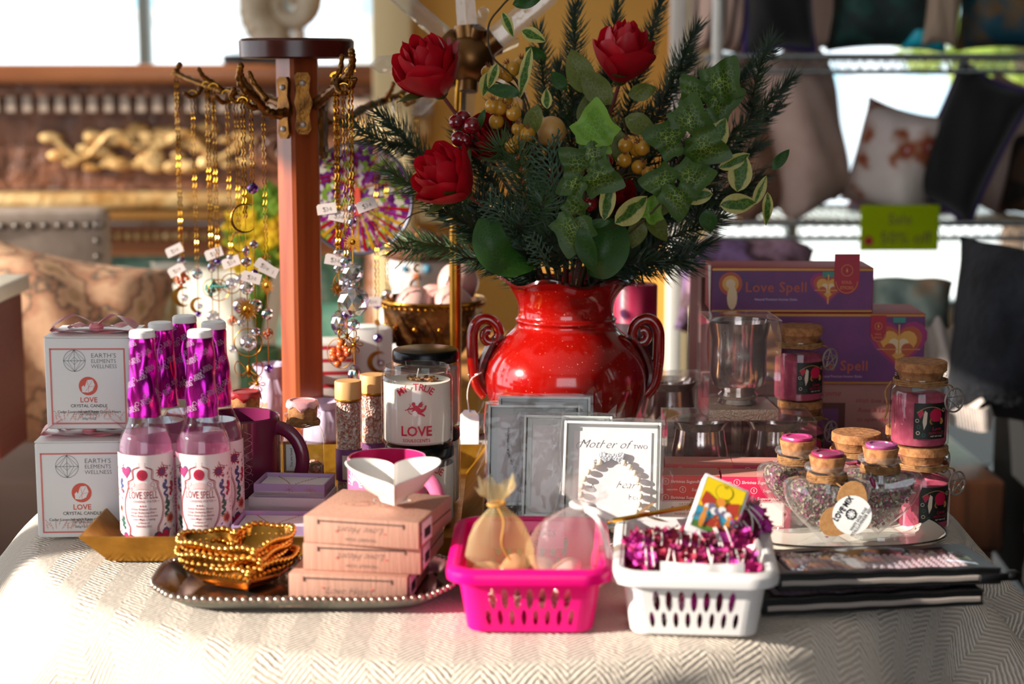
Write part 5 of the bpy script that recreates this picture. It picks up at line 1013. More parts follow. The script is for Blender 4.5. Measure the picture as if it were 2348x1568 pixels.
def heart_jar(loc, rz, lab, seal, tg=False, charm=False, sd=1):
    t = thing('heart_jar', lab, 'jar', loc, rz, 'heart-shaped glass jars of dried herbs')
    def shell(s, D, m, z0, n=48):
        ks = [(-1, .30), (-.97, .62), (-.82, .88), (-.5, .985), (0, 1), (.5, .985), (.82, .88), (.97, .62), (1, .30)]; base = hsec(1); cx, cz = 0, .040; vs = []
        for y, k in ks: vs += [((x-cx)*k*s, y*D/2, z0+cz+(z-cz)*k*s) for x, z in base]
        fs = [(j*n+i, j*n+(i+1) % n, (j+1)*n+(i+1) % n, (j+1)*n+i) for j in range(len(ks)-1) for i in range(n)]+[tuple(range(n)), tuple((len(ks)-1)*n+i for i in range(n))[::-1]]
        return MB().add(vs, fs, m)
    g = shell(1, .040, M_hglass, .004); g.lathe([(.018, .056), (.0165, .062), (.0165, .073), (.0205, .075), (.0215, .077), (.0205, .0795), (.0165, .0805)], M_hglass, 36)
    g.lathe([(0, 0), (.021, 0), (.0225, .0015), (.0215, .0045), (.0125, .010), (.009, .014)], M_hglass, 32, M=Matrix.Diagonal((1.15, .85, 1, 1))); part(g, 'jar_glass', t)
    part(shell(.82, .032, M_core, .0065), 'herb_filling', t)
    rs = random.Random(sd); b = MB(); base = hsec(1)
    for i in range(620):
        for _ in range(20):
            x = rs.uniform(-.036, .036); z = rs.uniform(.004, .062)
            # inside test against the shrunken heart
            ins = False; q = [(a*.84, .040+(c-.040)*.84+.0055) for a, c in base]; j = len(q)-1
            for k in range(len(q)):
                if (q[k][1] > z) != (q[j][1] > z) and x < (q[j][0]-q[k][0])*(z-q[k][1])/(q[j][1]-q[k][1])+q[k][0]: ins = not ins
                j = k
            if ins: break
        else: continue
        dd = min(1, max(0, 1-(x/.036)**2))**.5; y = -(.0160*dd+.0010)*rs.uniform(.93, 1.04)*(1 if i % 5 else -1); s = rs.uniform(.0009, .0026); a = rs.uniform(0, 6.28); c_, s_ = cos(a), sin(a); tl = rs.uniform(-.0012, .0012)
        b.add([(x+s*c_, y+tl, z+s*s_), (x-s*.45*s_, y, z+s*.45*c_), (x-s*c_, y-tl, z-s*s_), (x+s*.45*s_, y, z-s*.45*c_)], [(0, 1, 2, 3)], rs.choice(M_mix[:2]*3+[M_mix[5]]*3+[M_mix[2]]*3+[M_mix[3]]+([M_mix[4]] if rs.random() < .3 else [M_mix[1]])))
    part(b, 'dried_flakes', t, kind='stuff')
    part(MB().lathe([(0, .074), (.0145, .074), (.0172, .0875), (.0170, .0880), (0, .0880)], M_cork, 36), 'cork', t)
    part(MB().lathe([(0, .0905), (.010, .0905), (.0108, .0915), (.0145, .0912), (.0150, .0898), (.0142, .0880), (0, .0878)], seal, 36, fn=lambda a, q, z, j: (q*(1+.035*sin(a*3+1)*(j > 1)+.02*sin(a*5)*(j > 1)), z)), 'wax_seal', t)
    b = MB(); twine(b, .0178, .0655, 5, .0009)
    if tg: b.tube(bez([(.004, -.018, .066), (.010, -.0225, .062), (.014, -.0245, .060)], 5), .0008, M_jute, 6)
    rs2 = random.Random(sd)
    for k in range(14): a = rs2.uniform(pi, 2*pi); e = rs2.uniform(.002, .005); b.tube([(.018*cos(a), .018*sin(a), .067), (.0205*cos(a+.1), .0205*sin(a+.1), .067+e)], .00015, M_jute, 4)
    part(b, 'twine', t)
    if tg:
        a = R(-58); q = MB().prism([(x*1.18, y*1.0) for x, y in heart(.040, 40)], 0, .0010, M_kraft); q.disc(0, -.0005, .0148, M_card, .0013, 1); 
        q.text('LOVE MIX', .0, .0060, .0062, M_blk, .0016, off=.02, sx=.78); q.line(circ(0, .0005, .0036, 18), .0009, M_blk, .0016, True)
        for k in range(8): aa = k*pi/4; q.line([(.0016*cos(aa), .0005+.0016*sin(aa)), (.0046*cos(aa), .0005+.0046*sin(aa))], .0005, M_blk, .0017)
        q.text('WHITE SAGE, ROSE', 0, -.0072, .0030, M_blk, .0016, off=.015, sx=.8); q.text('PETALS,LAVENDER SEEDS', 0, -.0102, .0030, M_blk, .0016, off=.015, sx=.8)
        for o in (0, .0009): q.line([(-.0108+o*.4, .0086+o), (.0108-o*.4, .0086+o)], .0003, M_blk, .0016)
        q.v = [(x*1.22, y*1.22, z_) for x, y, z_ in q.v]; part(q, 'heart_tag', t, 'kraft heart tag with round white LOVE MIX sticker', loc=(.0165, -.0262, .0385), rot=(R(84), R(-56), R(0)))
    if charm: part(MB().sph((0, 0, 0), .0032, M_sealp, 10, 8, sc=(.7, .5, 1.9)).tube([(0, 0, .006), (.001, .003, .009)], .0005, M_chr, 6), 'charm', t, 'dark plum drop charm', loc=(-.0055, -.0235, .0585), rot=(0, R(-20), 0))
    return t
PZ = T+.0036
heart_jar((X(1898, 1.572, .05), 1.578, PZ), R(4), 'heart jar in front wearing the kraft heart tag', M_sealp, True, False, 1)
heart_jar((X(2018, 1.612, .05), 1.615, PZ), R(-14), 'right heart jar with mauve wax seal and plum drop charm', M_sealm, False, True, 2)
heart_jar((X(1828, 1.645, .05), 1.650, PZ), R(25), 'sunlit heart jar at the rear of the plate with pink wax seal', M_sealk, False, False, 3)
# ================================================================ zip cases
M_vinyl = pm('black vinyl', '#0d0c0d', .38, bump=.25, bs=60); M_zip = pm('grey zip teeth', '#a79a92', .5); M_window = glass('clear case window', (.94, .93, .93), ior=1.5, haze=.03, bump=.5, bs=25); M_bead = pm('lilac bead', '#cbb3ba', .2, c2='#bfa4b0', ns=60, coat=.5)
def zipcase(loc, rz, lab, tilt, pull):
    t = thing('zip_case', lab, 'case', loc, rz, 'black clear-topped zip cases', rot=(tilt[0], tilt[1], R(rz))); W, D, H = .190, .086, .013
    def edge(x): return .0005*sin(x*30)
    b = MB(); n = 20
    b.grid(lambda u, v: ((u-.5)*W, (v-.5)*D, .0005), 10, 6, M_vinyl)
    for y, s in ((-D/2, -1), (D/2, 1)):
        b.grid(lambda u, v: ((u-.5)*W, y+s*.003*sin(v*pi)*0, .0005+(H-.001)*v+edge(u)*v), n, 4, M_vinyl)
    for x in (-W/2, W/2): b.grid(lambda u, v: (x, (u-.5)*D, .0005+(H-.001)*v), 6, 3, M_vinyl)
    fr = .011
    for x0, x1, y0, y1 in ((-W/2, W/2, -D/2, -D/2+fr), (-W/2, W/2, D/2-fr, D/2), (-W/2, -W/2+fr, -D/2, D/2), (W/2-fr*2.2, W/2, -D/2, D/2)):
        b.grid(lambda u, v: (x0+(x1-x0)*u, y0+(y1-y0)*v, H+.0002+edge((x0+(x1-x0)*u)/W+.5)), 14, 3, M_vinyl)
    b.tube([((i/20-.5)*W, -D/2, H+edge(i/20)) for i in range(21)], .0014, M_vinyl, 8); b.tube([((i/20-.5)*W, -D/2-.001, .0015) for i in range(21)], .0014, M_vinyl, 8); part(b, 'vinyl_body', t)
    part(MB().grid(lambda u, v: ((u-.5)*(W-.03), (v-.5)*(D-.02), H+.001+.0015*sin(u*9)*sin(v*5)), 24, 10, M_window), 'clear_window', t)
    z = MB(); z.grid(lambda u, v: ((u-.5)*W*.97, -D/2-.0012-.0012*sin(v*pi), H*.30+.0042*v+edge(u)*.5), 30, 4, M_zip)
    for i in range(120): u = i/119; z.box(((u-.5)*W*.96, -D/2-.0027, H*.30+.0021+edge(u)*.5), (.0008, .0006, .0034), M_zip)
    part(z, 'zip', t, 'grey zip')
    q = MB()
    for i in range(24):
        for j in range(10): q.sph((-W/2+.022+i*.0065, -D/2+.016+j*.0060, H*.55), .0031, M_bead, 8, 6)
    part(q, 'beads', t, 'rows of lilac beads inside')
    if pull: part(MB().box((0, -.002, 0), (.030, .004, .007), M_vinyl, bev=.0018).sph((.016, -.001, .0005), .006, M_vinyl, 12, 8, sc=(1.3, .7, .8)), 'zip_pull', t, loc=(W/2-.006, -D/2-.002, H*.5), rot=(0, 0, R(8)))
    return t
zx, zy = X(2000, 1.43), 1.442
zipcase((zx-.012, zy-.003, T+.0005), 9, 'lower black zip case lying on the cloth beside the white basket', (0, 0, 0), False)
zipcase((zx+.004, zy+.004, T+.0172), 6, 'upper black zip case with clear window over rows of lilac beads', (R(-1.5), R(0), 0), True)
# ================================================================ purple incense cartons at the back right
M_pur = pm('purple printed card', '#5a2a62', .5, c2='#7a3070', ns=12); M_crims = pm('crimson card side', '#a01030', .5); M_gstripe = pm('gold stripe', '#b07a30', .4, .5); M_ogold = pm('orange glow print', '#e0a24a', .5); M_ored = pm('deep orange print', '#b8502e', .5); M_pmag = pm('magenta glow print', '#a0246a', .5); M_htag = pm('red hang tag', '#b02038', .5); M_paleg = pm('pale figure print', '#e6c9a0', .5)
def carton(loc, rz, W, D, H, lab, first, tagx, taghi):
    t = thing('incense_carton', lab, 'box', loc, rz, 'purple love spell cartons'); p = MB(); z = .0002
    part(MB().box((0, D/2, H/2), (W, D, H), M_crims, bev=.0008), 'carton_body', t)
    p.rect(-W/2+.0008, .0008, W/2-.0008, H-.0008, M_pur, z); p.rect(-W/2+.0008, .0008, W/2-.0008, .003, M_gstripe, z*2); p.rect(-W/2+.0008, H-.0035, W/2-.0008, H-.0008, M_gstripe, z*2)
    hx_ = W*.5-.052 if first else W*.5-.030
    for k, (m, s) in enumerate(((M_pmag, 1.0), (M_ored, .82), (M_ogold, .64), (M_paleg, .34))): p.fan([(x+hx_, y+H*.53) for x, y in heart(H*.80*s, 26)], m, z*(2+k), 1)
    for s in (-1, 1): p.disc(hx_+s*H*.12, H*.5, H*.085, M_ored, z*7, 1)
    p.line([(hx_, H*.2), (hx_, H*.85)], .0016, M_ogold, z*8); p.line([(hx_-H*.3, H*.5), (hx_+H*.3, H*.5)], .0008, M_ogold, z*8); p.rect(hx_-.007, H-.0105, hx_+.007, H-.0045, pm('teal print', '#3f8a7e', .5), z*7)
    p.text('Love Spell', -W*.10 if first else W*.05, H*.46 if first else H*.20, .0165, M_ored, z*4, off=.008, sp=1.05); p.text('Natural Premium Incense Sticks', -W*.10 if first else W*.07, H*.27 if first else H*.10, .0038, M_silv, z*4)
    if first:
        for k, (m, s) in enumerate(((M_ored, 1), (M_ogold, .7), (M_paleg, .4))): p.disc(-W/2+.022, H*.64, H*.26*s, m, z*(2+k), 1)
        p.fan([(-W/2+.024+x*.006, H*.33+y*.014) for x, y in circ(0, 0, 1, 12)], M_paleg, z*6, 1); p.poly([(-W/2+.008, .004), (-W/2+.022, H*.45), (-W/2+.034, .004)], M_vio, z*5)
    part(MB().merge(p, flat()), 'printed_front', t)
    if first: part(MB().add([(-W/2-.001, -.0005, 0), (-W/2-.001, .010, 0), (-W/2-.003, .012, H+.002), (-W/2-.001, -.0005, H+.003)], [(0, 1, 2, 3)], M_card), 'end_flap', t, 'white end flap')
    g = MB(); hw, hh = (.0145, .045) if taghi else (.009, .030); zt_ = H+.016 if taghi else H-.002
    out = [(-hw, 0), (hw, 0)]+[(hw*cos(R(a)), -hh+hw*.9+hw*sin(R(a))) for a in range(0, -181, -20)]
    g.prism(out, 0, .0006, M_htag); g.line([(x*.86, y*.95-.001) for x, y in out[2:]], .0005, M_ogold, .0009); g.line(circ(0, -hh*.42, hw*.45, 20), .0005, M_ogold, .0009, True); g.poly([(0, -hh*.42+.003), (.001, -hh*.42), (0, -hh*.42-.003), (-.001, -hh*.42)], M_ogold, .0009); g.text('SOUL', 0, -hh*.76, hw*.34, M_ogold, .0009); g.text('STICKS', 0, -hh*.9, hw*.34, M_ogold, .0009)
    part(g, 'hang_tag', t, 'crimson rounded hang tag', loc=(tagx, -.0012, zt_), rot=(pi/2, 0, R(2)))
    return t
CY = 1.99
c1 = MB().box((0, .04, .042), (.13, .08, .084), pm('blush carton card', '#a87068', .6), bev=.0008); p = MB(); p.rect(-.062, .005, -.012, .062, pm('brown picture print', '#5a2c28', .6), .0002); p.rect(-.055, .012, -.02, .055, M_vio, .0004); p.text('Welcome', -.038, .070, .010, M_maroon, .0002, shear=.4)
for i, q in enumerate(('With love and light', 'Rose & Lavender', 'to open the heart', 'and calm the mind')): p.text(q, .028, .062-i*.011, .0075, M_maroon, .0002, shear=.3)
c1.merge(p, flat()); solo(c1, 'blush_carton', 'blush printed carton beneath the purple love spell cartons', 'box', (X(1960, CY), CY+.004, T+.0003), R(-1))
c2_ = MB().box((0, .04, .042), (.10, .08, .084), pm('blush carton card', '#a87068', .6), bev=.0008).merge(MB().rect(-.04, .01, .04, .07, pm('brown picture print', '#5a2c28', .6), .0002), flat()); solo(c2_, 'blush_carton', 'blush carton with brown picture, mostly hidden behind the votive boxes', 'box', (X(1725, CY), CY+.012, T+.0003), R(1))
carton((X(1898, CY, .12), CY, T+.0848), R(-1), .222, .085, .083, 'larger purple love spell carton supporting the narrow one', False, .057, False)
carton((X(1818, CY, .2), CY+.004, T+.1682), R(-1), .186, .075, .052, 'narrow purple love spell carton on top, with tall crimson tag', True, .062, True)
M_bf = pm('blush frame', '#b98078', .5); b = MB().box((0, .006, .105), (.10, .012, .21), M_bf, bev=.0015); b.box((0, -.0005, .105), (.082, .002, .19), pm('pale mat', '#d8b2a6', .6)); b.box((0, -.001, .105), (.074, .002, .18), pm('brown print', '#6a3a34', .5)); solo(b, 'picture_frame', 'blush picture frame standing behind the purple cartons', 'frame', (X(1672, 2.11), 2.115, T+.0003), 0)
# red pillar candle behind the vase
M_cand = pm('deep pink pillar wax', '#8c1034', .4, c2='#a81f4a', ns=25, sss=.1); t = thing('pillar_candle', 'deep pink pillar candle standing behind the right vase handle', 'candle', (X(1456, 2.12, .1), 2.12, T+.0003))
part(MB().lathe([(0, 0), (.026, 0), (.0268, .002), (.0268, .184), (.0255, .186), (.023, .1855), (.022, .183), (0, .182)], M_cand, 40), 'wax', t); part(MB().tube([(0, 0, .181), (.001, 0, .188)], .0008, M_wick, 6), 'wick', t); part(MB().lathe([(.0272, .070), (.0274, .14)], pm('dark candle band', '#2c0c1c', .5), 40), 'paper_band', t)
# ================================================================ bouquet in the vase
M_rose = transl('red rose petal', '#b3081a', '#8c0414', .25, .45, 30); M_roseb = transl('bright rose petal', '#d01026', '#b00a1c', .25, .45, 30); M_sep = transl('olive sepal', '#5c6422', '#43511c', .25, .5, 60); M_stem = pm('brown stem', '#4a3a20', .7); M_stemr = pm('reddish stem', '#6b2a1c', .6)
M_needle = pm('dark pine needle', '#253f1c', .55, c2='#14261a', ns=40); M_needle2 = pm('fresh pine needle', '#47602a', .5, c2='#2c4a26', ns=40); M_twig = pm('pine twig', '#3a2a18', .8); M_bud = pm('pine bud', '#8a4a26', .7); M_cedar = pm('cedar scale', '#2f4a34', .7, c2='#48614a', ns=120)
M_yber = pm('yellow berry', '#d8a23c', .3, c2='#b8801e', ns=60, sss=.1, coat=.2); M_rber = pm('glossy red berry', '#8a0a1c', .12, c2='#6c0616', ns=50, coat=.7); M_bcr = pm('berry crown', '#8a5030', .8)
M_ivy = uvleaf('ivy leaf', '#34500c', '#3a5a10', '#a4c048', .2, .62); M_ivyb = uvleaf('bright ivy leaf', '#6da02c', '#83b23e', '#9cc850', .4, .62); M_var = uvleaf('variegated leaf', '#3f6a24', '#d3cc7c', '#7f9a3c', .35, .42, 45); M_oliv = uvleaf('olive leaf', '#66722c', '#6f7a34', '#8d9350', .35, .6); M_deep = uvleaf('deep green leaf', '#28501a', '#2f5a1c', '#3c6a24', .3, .7)
MOUTH = Vector((VX, VY, T+.195))
def frame(d, n):
    """matrix with local +Y along d and local +Z near n"""
    d = Vector(d).normalized(); n = Vector(n); x = d.cross(n)
    if x.length < 1e-4: x = d.orthogonal()
    x.normalize(); z = x.cross(d).normalized(); return Matrix((x, d, z)).transposed().to_4x4()
def sd_(px, py, Y): return V(px, py, Y)
def oval(b, base, d, nrm, L, W, m, bend=.25, fold=.15, tip=1.0):
    M = Matrix.Translation(base) @ frame(d, nrm)
    def f(u, v):
        s = u; w_ = W/2*(sin(pi*s**.85))**.8*(1 if s < .97 else .4); t_ = (v-.5)*2; return (w_*t_, L*s, -bend*L*s*s+fold*w_*abs(t_)+.02*L*sin(s*9+t_*2))
    b.grid(f, 10, 6, m, M, uv=lambda u, v: (u, max(abs(v-.5)*2, 0)*.9+.0))
def ivyleaf(b, base, d, nrm, S, m, bend=.15):
    M = Matrix.Translation(base) @ frame(d, nrm)
    k = [(0, 0), (.20, -.12), (.42, -.08), (.47, .10), (.64, .30), (.47, .42), (.36, .56), (.27, .76), (.12, .94), (0, 1.04)]
    out = [(x, y) for x, y in k]+[(-x, y) for x, y in k[::-1][1:-1]]; q = bez([(x, y, 0) for x, y in out+[out[0]]], 2)[:-1]; n = len(q); c = Vector((0, .25, 0)); bi = len(b.v)
    rg = 4; vs = [c]; uvs = [(0, 0)]
    for r in range(1, rg+1):
        for i, p in enumerate(q): vs.append(c.lerp(p, r/rg)); uvs.append((i/n, r/rg*.95))
    vs = [Vector((v.x*S, v.y*S, S*(-bend*(v.y)**2-.25*v.x*v.x+.05*sin(v.x*9+v.y*7)))) for v in vs]
    fs = [(0, 1+i, 1+(i+1) % n) for i in range(n)]
    for r in range(rg-1): fs += [(1+r*n+i, 1+(r+1)*n+i, 1+(r+1)*n+(i+1) % n, 1+r*n+(i+1) % n) for i in range(n)]
    for i, u in enumerate(uvs): b.uv[bi+i] = u
    b.add(vs, fs, m, M)
CAMD = Vector((0, -1, .15))
def stemcurve(tip, up=.5, start=None):
    s = start or MOUTH+Vector(((tip.x-MOUTH.x)*.12, (tip.y-MOUTH.y)*.2, -.01)); mid = s.lerp(tip, .5)+Vector((0, 0, .02*up)); mid.x = s.x+(tip.x-s.x)*.38; return [s, mid, tip]
def rose(px, py, Y, S, face, m, lab, stemup=.5, sep=True):
    c = V(px, py, Y); face = Vector(face).normalized(); t = thing('rose', lab, 'rose', c, 0, 'red roses of the bouquet')
    R3 = frame(face, CAMD+Vector((.01, 0, 0))) @ Matrix.Rotation(-pi/2, 4, 'X').inverted()  # local z -> face
    Q = face.to_track_quat('Z', 'Y').to_matrix().to_4x4(); b = MB(); rs = random.Random(int(px))
    lay = [(3, .22, .86, .22, -.75), (4, .36, .86, .14, -.50), (4, .50, .82, .02, -.22), (4, .62, .74, -.06, .06), (3, .66, .62, -.10, .35)]
    for li, (n, r, h, z0, op) in enumerate(lay):
        for k in range(n):
            a0 = 2*pi*k/n+li*.7+rs.uniform(-.2, .2); wd = (2.2 if li < 2 else 1.65)*pi/n*1.15/1.6; hh = h*rs.uniform(.94, 1.08); curl = op+rs.uniform(-.08, .08)
            def f(u, v):
                a = a0+(u-.5)*2*wd*(.35+.65*sin(pi*min(1, .25+v*.62))); rr = r*(.30+.78*(sin(v*pi*.58))**.8)+curl*r*.55*v*v*v+.02*sin(u*12+v*5)*v; z = z0*.6-.42+(hh+.36)*v*(1-.10*((u-.5)*2)**2*1.5)+(-.10*max(0, curl)*v**3)+(.05*math.exp(-((u-.5)*7)**2))*v
                return (S*rr*cos(a), S*rr*sin(a), S*z)
            b.grid(f, 8, 8, m, Q)
    part(b, 'bloom', t, ang=70)
    if sep:
        b = MB(); b.sph((0, 0, -.42*S), .20*S, M_sep, 12, 8, Q)
        for k in range(5):
            a = 2*pi*k/5+.5; dv = Vector((cos(a)*.8, sin(a)*.8, .55)).normalized(); q3 = Q.to_3x3()
            base = q3 @ Vector((.10*S*cos(a), .10*S*sin(a), -.48*S)); oval(b, base, q3 @ dv, q3 @ Vector((-cos(a), -sin(a), .9)), .95*S, .42*S, M_sep, .20 if k % 2 else -.35)
        part(b, 'sepals', t, ang=70)
    tip = c-face*S*.5; pts = bez(stemcurve(tip, stemup), 8); part(MB().tube([p-c for p in pts], .0022, M_stemr, 8), 'stem', t); return t
rose(990, 172, 1.90, .049, (-.40, -.45, .85), M_roseb, 'large red rose at the upper left of the bouquet')
rose(1428, 140, 1.93, .045, (.12, -.30, 1), M_roseb, 'tall red rose at the top right with olive sepals')
rose(1035, 415, 1.87, .047, (-.62, -.45, .55), M_roseb, 'red rose low at the left, leaning over the pine')
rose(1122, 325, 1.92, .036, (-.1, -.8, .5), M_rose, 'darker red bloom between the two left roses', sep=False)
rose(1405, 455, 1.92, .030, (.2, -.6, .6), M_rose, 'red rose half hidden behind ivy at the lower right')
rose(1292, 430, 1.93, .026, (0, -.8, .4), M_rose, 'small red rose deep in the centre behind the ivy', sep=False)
def pine(tip, lab, start=None, nl=.026, m=None, sag=.012, dens=1.0, th=.00062, buds=False, sides=0):
    m = m or M_needle; t = thing('pine_branch', lab, 'branch', tip, 0, 'pine branches of the bouquet'); s = start or MOUTH+Vector(((tip.x-MOUTH.x)*.15, (tip.y-MOUTH.y)*.25, .0))
    mid = s.lerp(tip, .5)+Vector((0, 0, sag)); rs = random.Random(int(abs(tip.x*7919+tip.z*104729)*100))
    axes = [bez([s, mid, tip], 14)]
    for k in range(sides):
        f = .35+.5*k/max(1, sides-1) if sides > 1 else .55; p = axes[0][int(f*27)]; dr = (tip-s).normalized(); sdv = dr.cross(Vector((0, 1, 0))).normalized()*(1 if k % 2 else -1); L = (tip-s).length*.33*(1.2-f*.5); axes.append(bez([p, p+dr*L*.5+sdv*L*.35+Vector((0, rs.uniform(-.02, .02), 0)), p+dr*L+sdv*L*.5], 8))
    b = MB(); w_ = MB()
    for ai, ax in enumerate(axes):
        w_.tube([p-tip for p in ax], [.0018*(1-.6*i/len(ax)) if ai == 0 else .001 for i in range(len(ax))], M_twig, 6); L = sum((ax[i+1]-ax[i]).length for i in range(len(ax)-1)); n = int(L/.00042*dens*.85)
        for i in range(n):
            f = (i+rs.random())/n
            if ai == 0 and f < .12: continue
            x = f*(len(ax)-1); j = min(len(ax)-2, int(x)); p = ax[j].lerp(ax[j+1], x-j); d = (ax[j+1]-ax[j]).normalized(); a = rs.uniform(0, 2*pi); o = d.orthogonal().normalized(); o = Matrix.Rotation(a, 3, d) @ o; lean = rs.uniform(.5, 1.0)+.9*max(0, f-.85)/.15; nd = (o+d*lean).normalized(); l_ = nl*rs.uniform(.7, 1.1)*(1 if f < .9 else .85)
            sd = nd.cross(Vector((0, -1, 0))); sd = sd.normalized()*th if sd.length > 1e-3 else Vector((th, 0, 0)); q = p-tip; mdl = q+nd*l_*.55+Vector((0, 0, -.0006)); b.add([q-sd, q+sd, mdl+sd*.9, q+nd*l_+d*l_*.12, mdl-sd*.9], [(0, 1, 2, 4), (4, 2, 3)], m)
    part(w_, 'twig', t); part(b, 'needles', t, ang=80)
    if buds:
        c = MB()
        for i in range(7): p = axes[0][8+i*3]-tip; c.sph((p.x, p.y-.002, p.z), .0022, M_bud, 8, 6, sc=(1, 1, 1.6))
        part(c, 'buds', t)
    return t
PB = [(872, 262, 2.00, 'dark pine branch reaching far left over the wooden stand arm', .030, 2, M_needle), (893, 392, 1.93, 'pine branch with lighter needles pointing left beside the lowest rose', .030, 1, M_needle2), (935, 548, 1.95, 'drooping pine branch tip hanging lowest at the left', .026, 2, M_needle2), (1010, 480, 1.92, 'pine branch passing below the lower left rose', .030, 1, M_needle), (1065, 590, 1.90, 'short pine branch spilling over the left lip of the vase', .030, 1, M_needle),
    (1050, 300, 1.99, 'pine branch behind the red berries at the left', .026, 0, M_needle), (1320, 10, 2.00, 'tall pine branch rising at the top centre', .024, 1, M_needle), (1235, 70, 2.04, 'pine branch beside the curling ivy vine', .024, 1, M_needle), (1282, 150, 2.02, 'shorter pine branch in the upper centre behind the berries', .024, 1, M_needle), (1418, 5, 2.02, 'slim pine branch rising behind the top right rose', .020, 0, M_needle), (1518, -5, 2.04, 'tallest pine branch right of the top right rose', .022, 1, M_needle),
    (1598, 62, 2.0, 'pine branch leaning right beside the striped pillow', .024, 1, M_needle), (1608, 170, 2.02, 'short pine branch pointing up in front of the pillows', .022, 0, M_needle), (1725, 150, 2.02, 'pine branch tip just above the largest ivy leaf', .022, 0, M_needle), (1812, 182, 1.98, 'pine branch reaching furthest to the right', .024, 2, M_needle), (1790, 240, 2.0, 'pine branch directly under the furthest right one', .022, 0, M_needle), (1740, 330, 1.99, 'lower right pine branch behind the cream-edged leaves', .024, 1, M_needle),
    (1655, 498, 1.92, 'pine branch sweeping low to the right over the clear box', .030, 2, M_needle), (1622, 560, 1.95, 'lowest pine branch on the right, above the votive box', .028, 1, M_needle), (1500, 600, 1.90, 'short pine branch hanging over the right lip of the vase', .026, 1, M_needle), (1560, 330, 2.03, 'pine branch filling behind the ivy leaves at the right', .028, 1, M_needle), (1200, 260, 2.05, 'pine branch filling behind the yellow berries', .028, 2, M_needle), (1400, 250, 2.05, 'pine branch filling behind the olive leaves', .028, 2, M_needle)]
for px, py, Y, lab, nl, sd, m in PB: pine(V(px, py, Y), lab, nl=nl, sides=sd, m=m)
pine(V(1185, 338, 1.86), 'light green pine sprig with brown buds standing at the front left', start=V(1230, 610, 1.90), nl=.034, m=M_needle2, sag=0, dens=1.3, th=.0005, buds=True, sides=2)
pine(V(1150, 470, 1.87), 'dark pine sprig filling the front left above the vase lip', start=V(1230, 615, 1.89), nl=.032, m=M_needle, sag=0, dens=1.1, sides=1)
pine(V(1330, 500, 1.90), 'dark pine sprig filling the front centre above the vase lip', start=V(1310, 620, 1.90), nl=.03, m=M_needle, sag=0, dens=1.0, sides=2)
pine(V(1500, 440, 1.97), 'dark pine sprig filling behind the folded leaf', start=V(1400, 610, 1.94), nl=.03, m=M_needle, sag=0, dens=1.0, sides=2)
pine(V(1220, 400, 2.0), 'dark pine sprig deep behind the cedar', start=V(1260, 610, 1.96), nl=.03, m=M_needle, sag=0, dens=1.2, sides=3)
pine(V(1380, 400, 2.0), 'dark pine sprig deep behind the red berries', start=V(1330, 610, 1.96), nl=.03, m=M_needle, sag=0, dens=1.2, sides=3)
pine(V(1262, 545, 1.86), 'short dark pine sprig just above the middle of the vase lip', start=V(1285, 628, 1.885), nl=.030, m=M_needle, sag=0, dens=1.5, sides=2)
pine(V(1405, 560, 1.88), 'short dark pine sprig behind the folded leaf at the vase lip', start=V(1370, 628, 1.90), nl=.030, m=M_needle, sag=0, dens=1.4, sides=2)
pine(V(1200, 575, 1.875), 'short dark pine sprig between the broad leaf and the cedar', start=V(1240, 628, 1.90), nl=.028, m=M_needle, sag=0, dens=1.4, sides=1)
def cedar(px, py, Y, start, lab, w_=.5):
    tip = V(px, py, Y); t = thing('cedar_sprig', lab, 'sprig', tip, 0, 'cedar sprigs of the bouquet'); b = MB(); rs = random.Random(px)
    def br(p, d, L, lv):
        n = max(3, int(L/.004)); pts = [p+d*L*i/n+Vector((rs.uniform(-.0008, .0008), rs.uniform(-.0008, .0008), rs.uniform(-.0006, .0006))) for i in range(n+1)]
        b.tube([q-tip for q in pts], [.0013*(1.15 if i % 2 else .8)*(1-.4*i/n) for i in range(n+1)], M_cedar, 5)
        if lv:
            for i in range(1, n, 1 if lv == 2 else 2):
                s = 1 if i % 2 else -1; sdv = d.cross(Vector((0, 1, 0))).normalized()*s; nd = (d*.9+sdv*w_*1.3+Vector((0, rs.uniform(-.3, .3), 0))).normalized(); br(pts[i], nd, L*(.42 if lv == 2 else .35)*(1-i/n*.55), lv-1)
    br(start, (tip-start).normalized(), (tip-start).length, 2); part(b, 'scaly_leaves', t); return t
cedar(1255, 335, 1.85, V(1290, 600, 1.89), 'grey-green cedar sprig standing upright in the front centre'); cedar(1120, 455, 1.84, V(1225, 600, 1.89), 'cedar sprig beside the lower left rose'); cedar(1215, 540, 1.83, V(1260, 615, 1.87), 'small cedar sprig just above the vase lip'); cedar(1330, 460, 1.86, V(1310, 610, 1.89), 'cedar sprig right of the upright one')
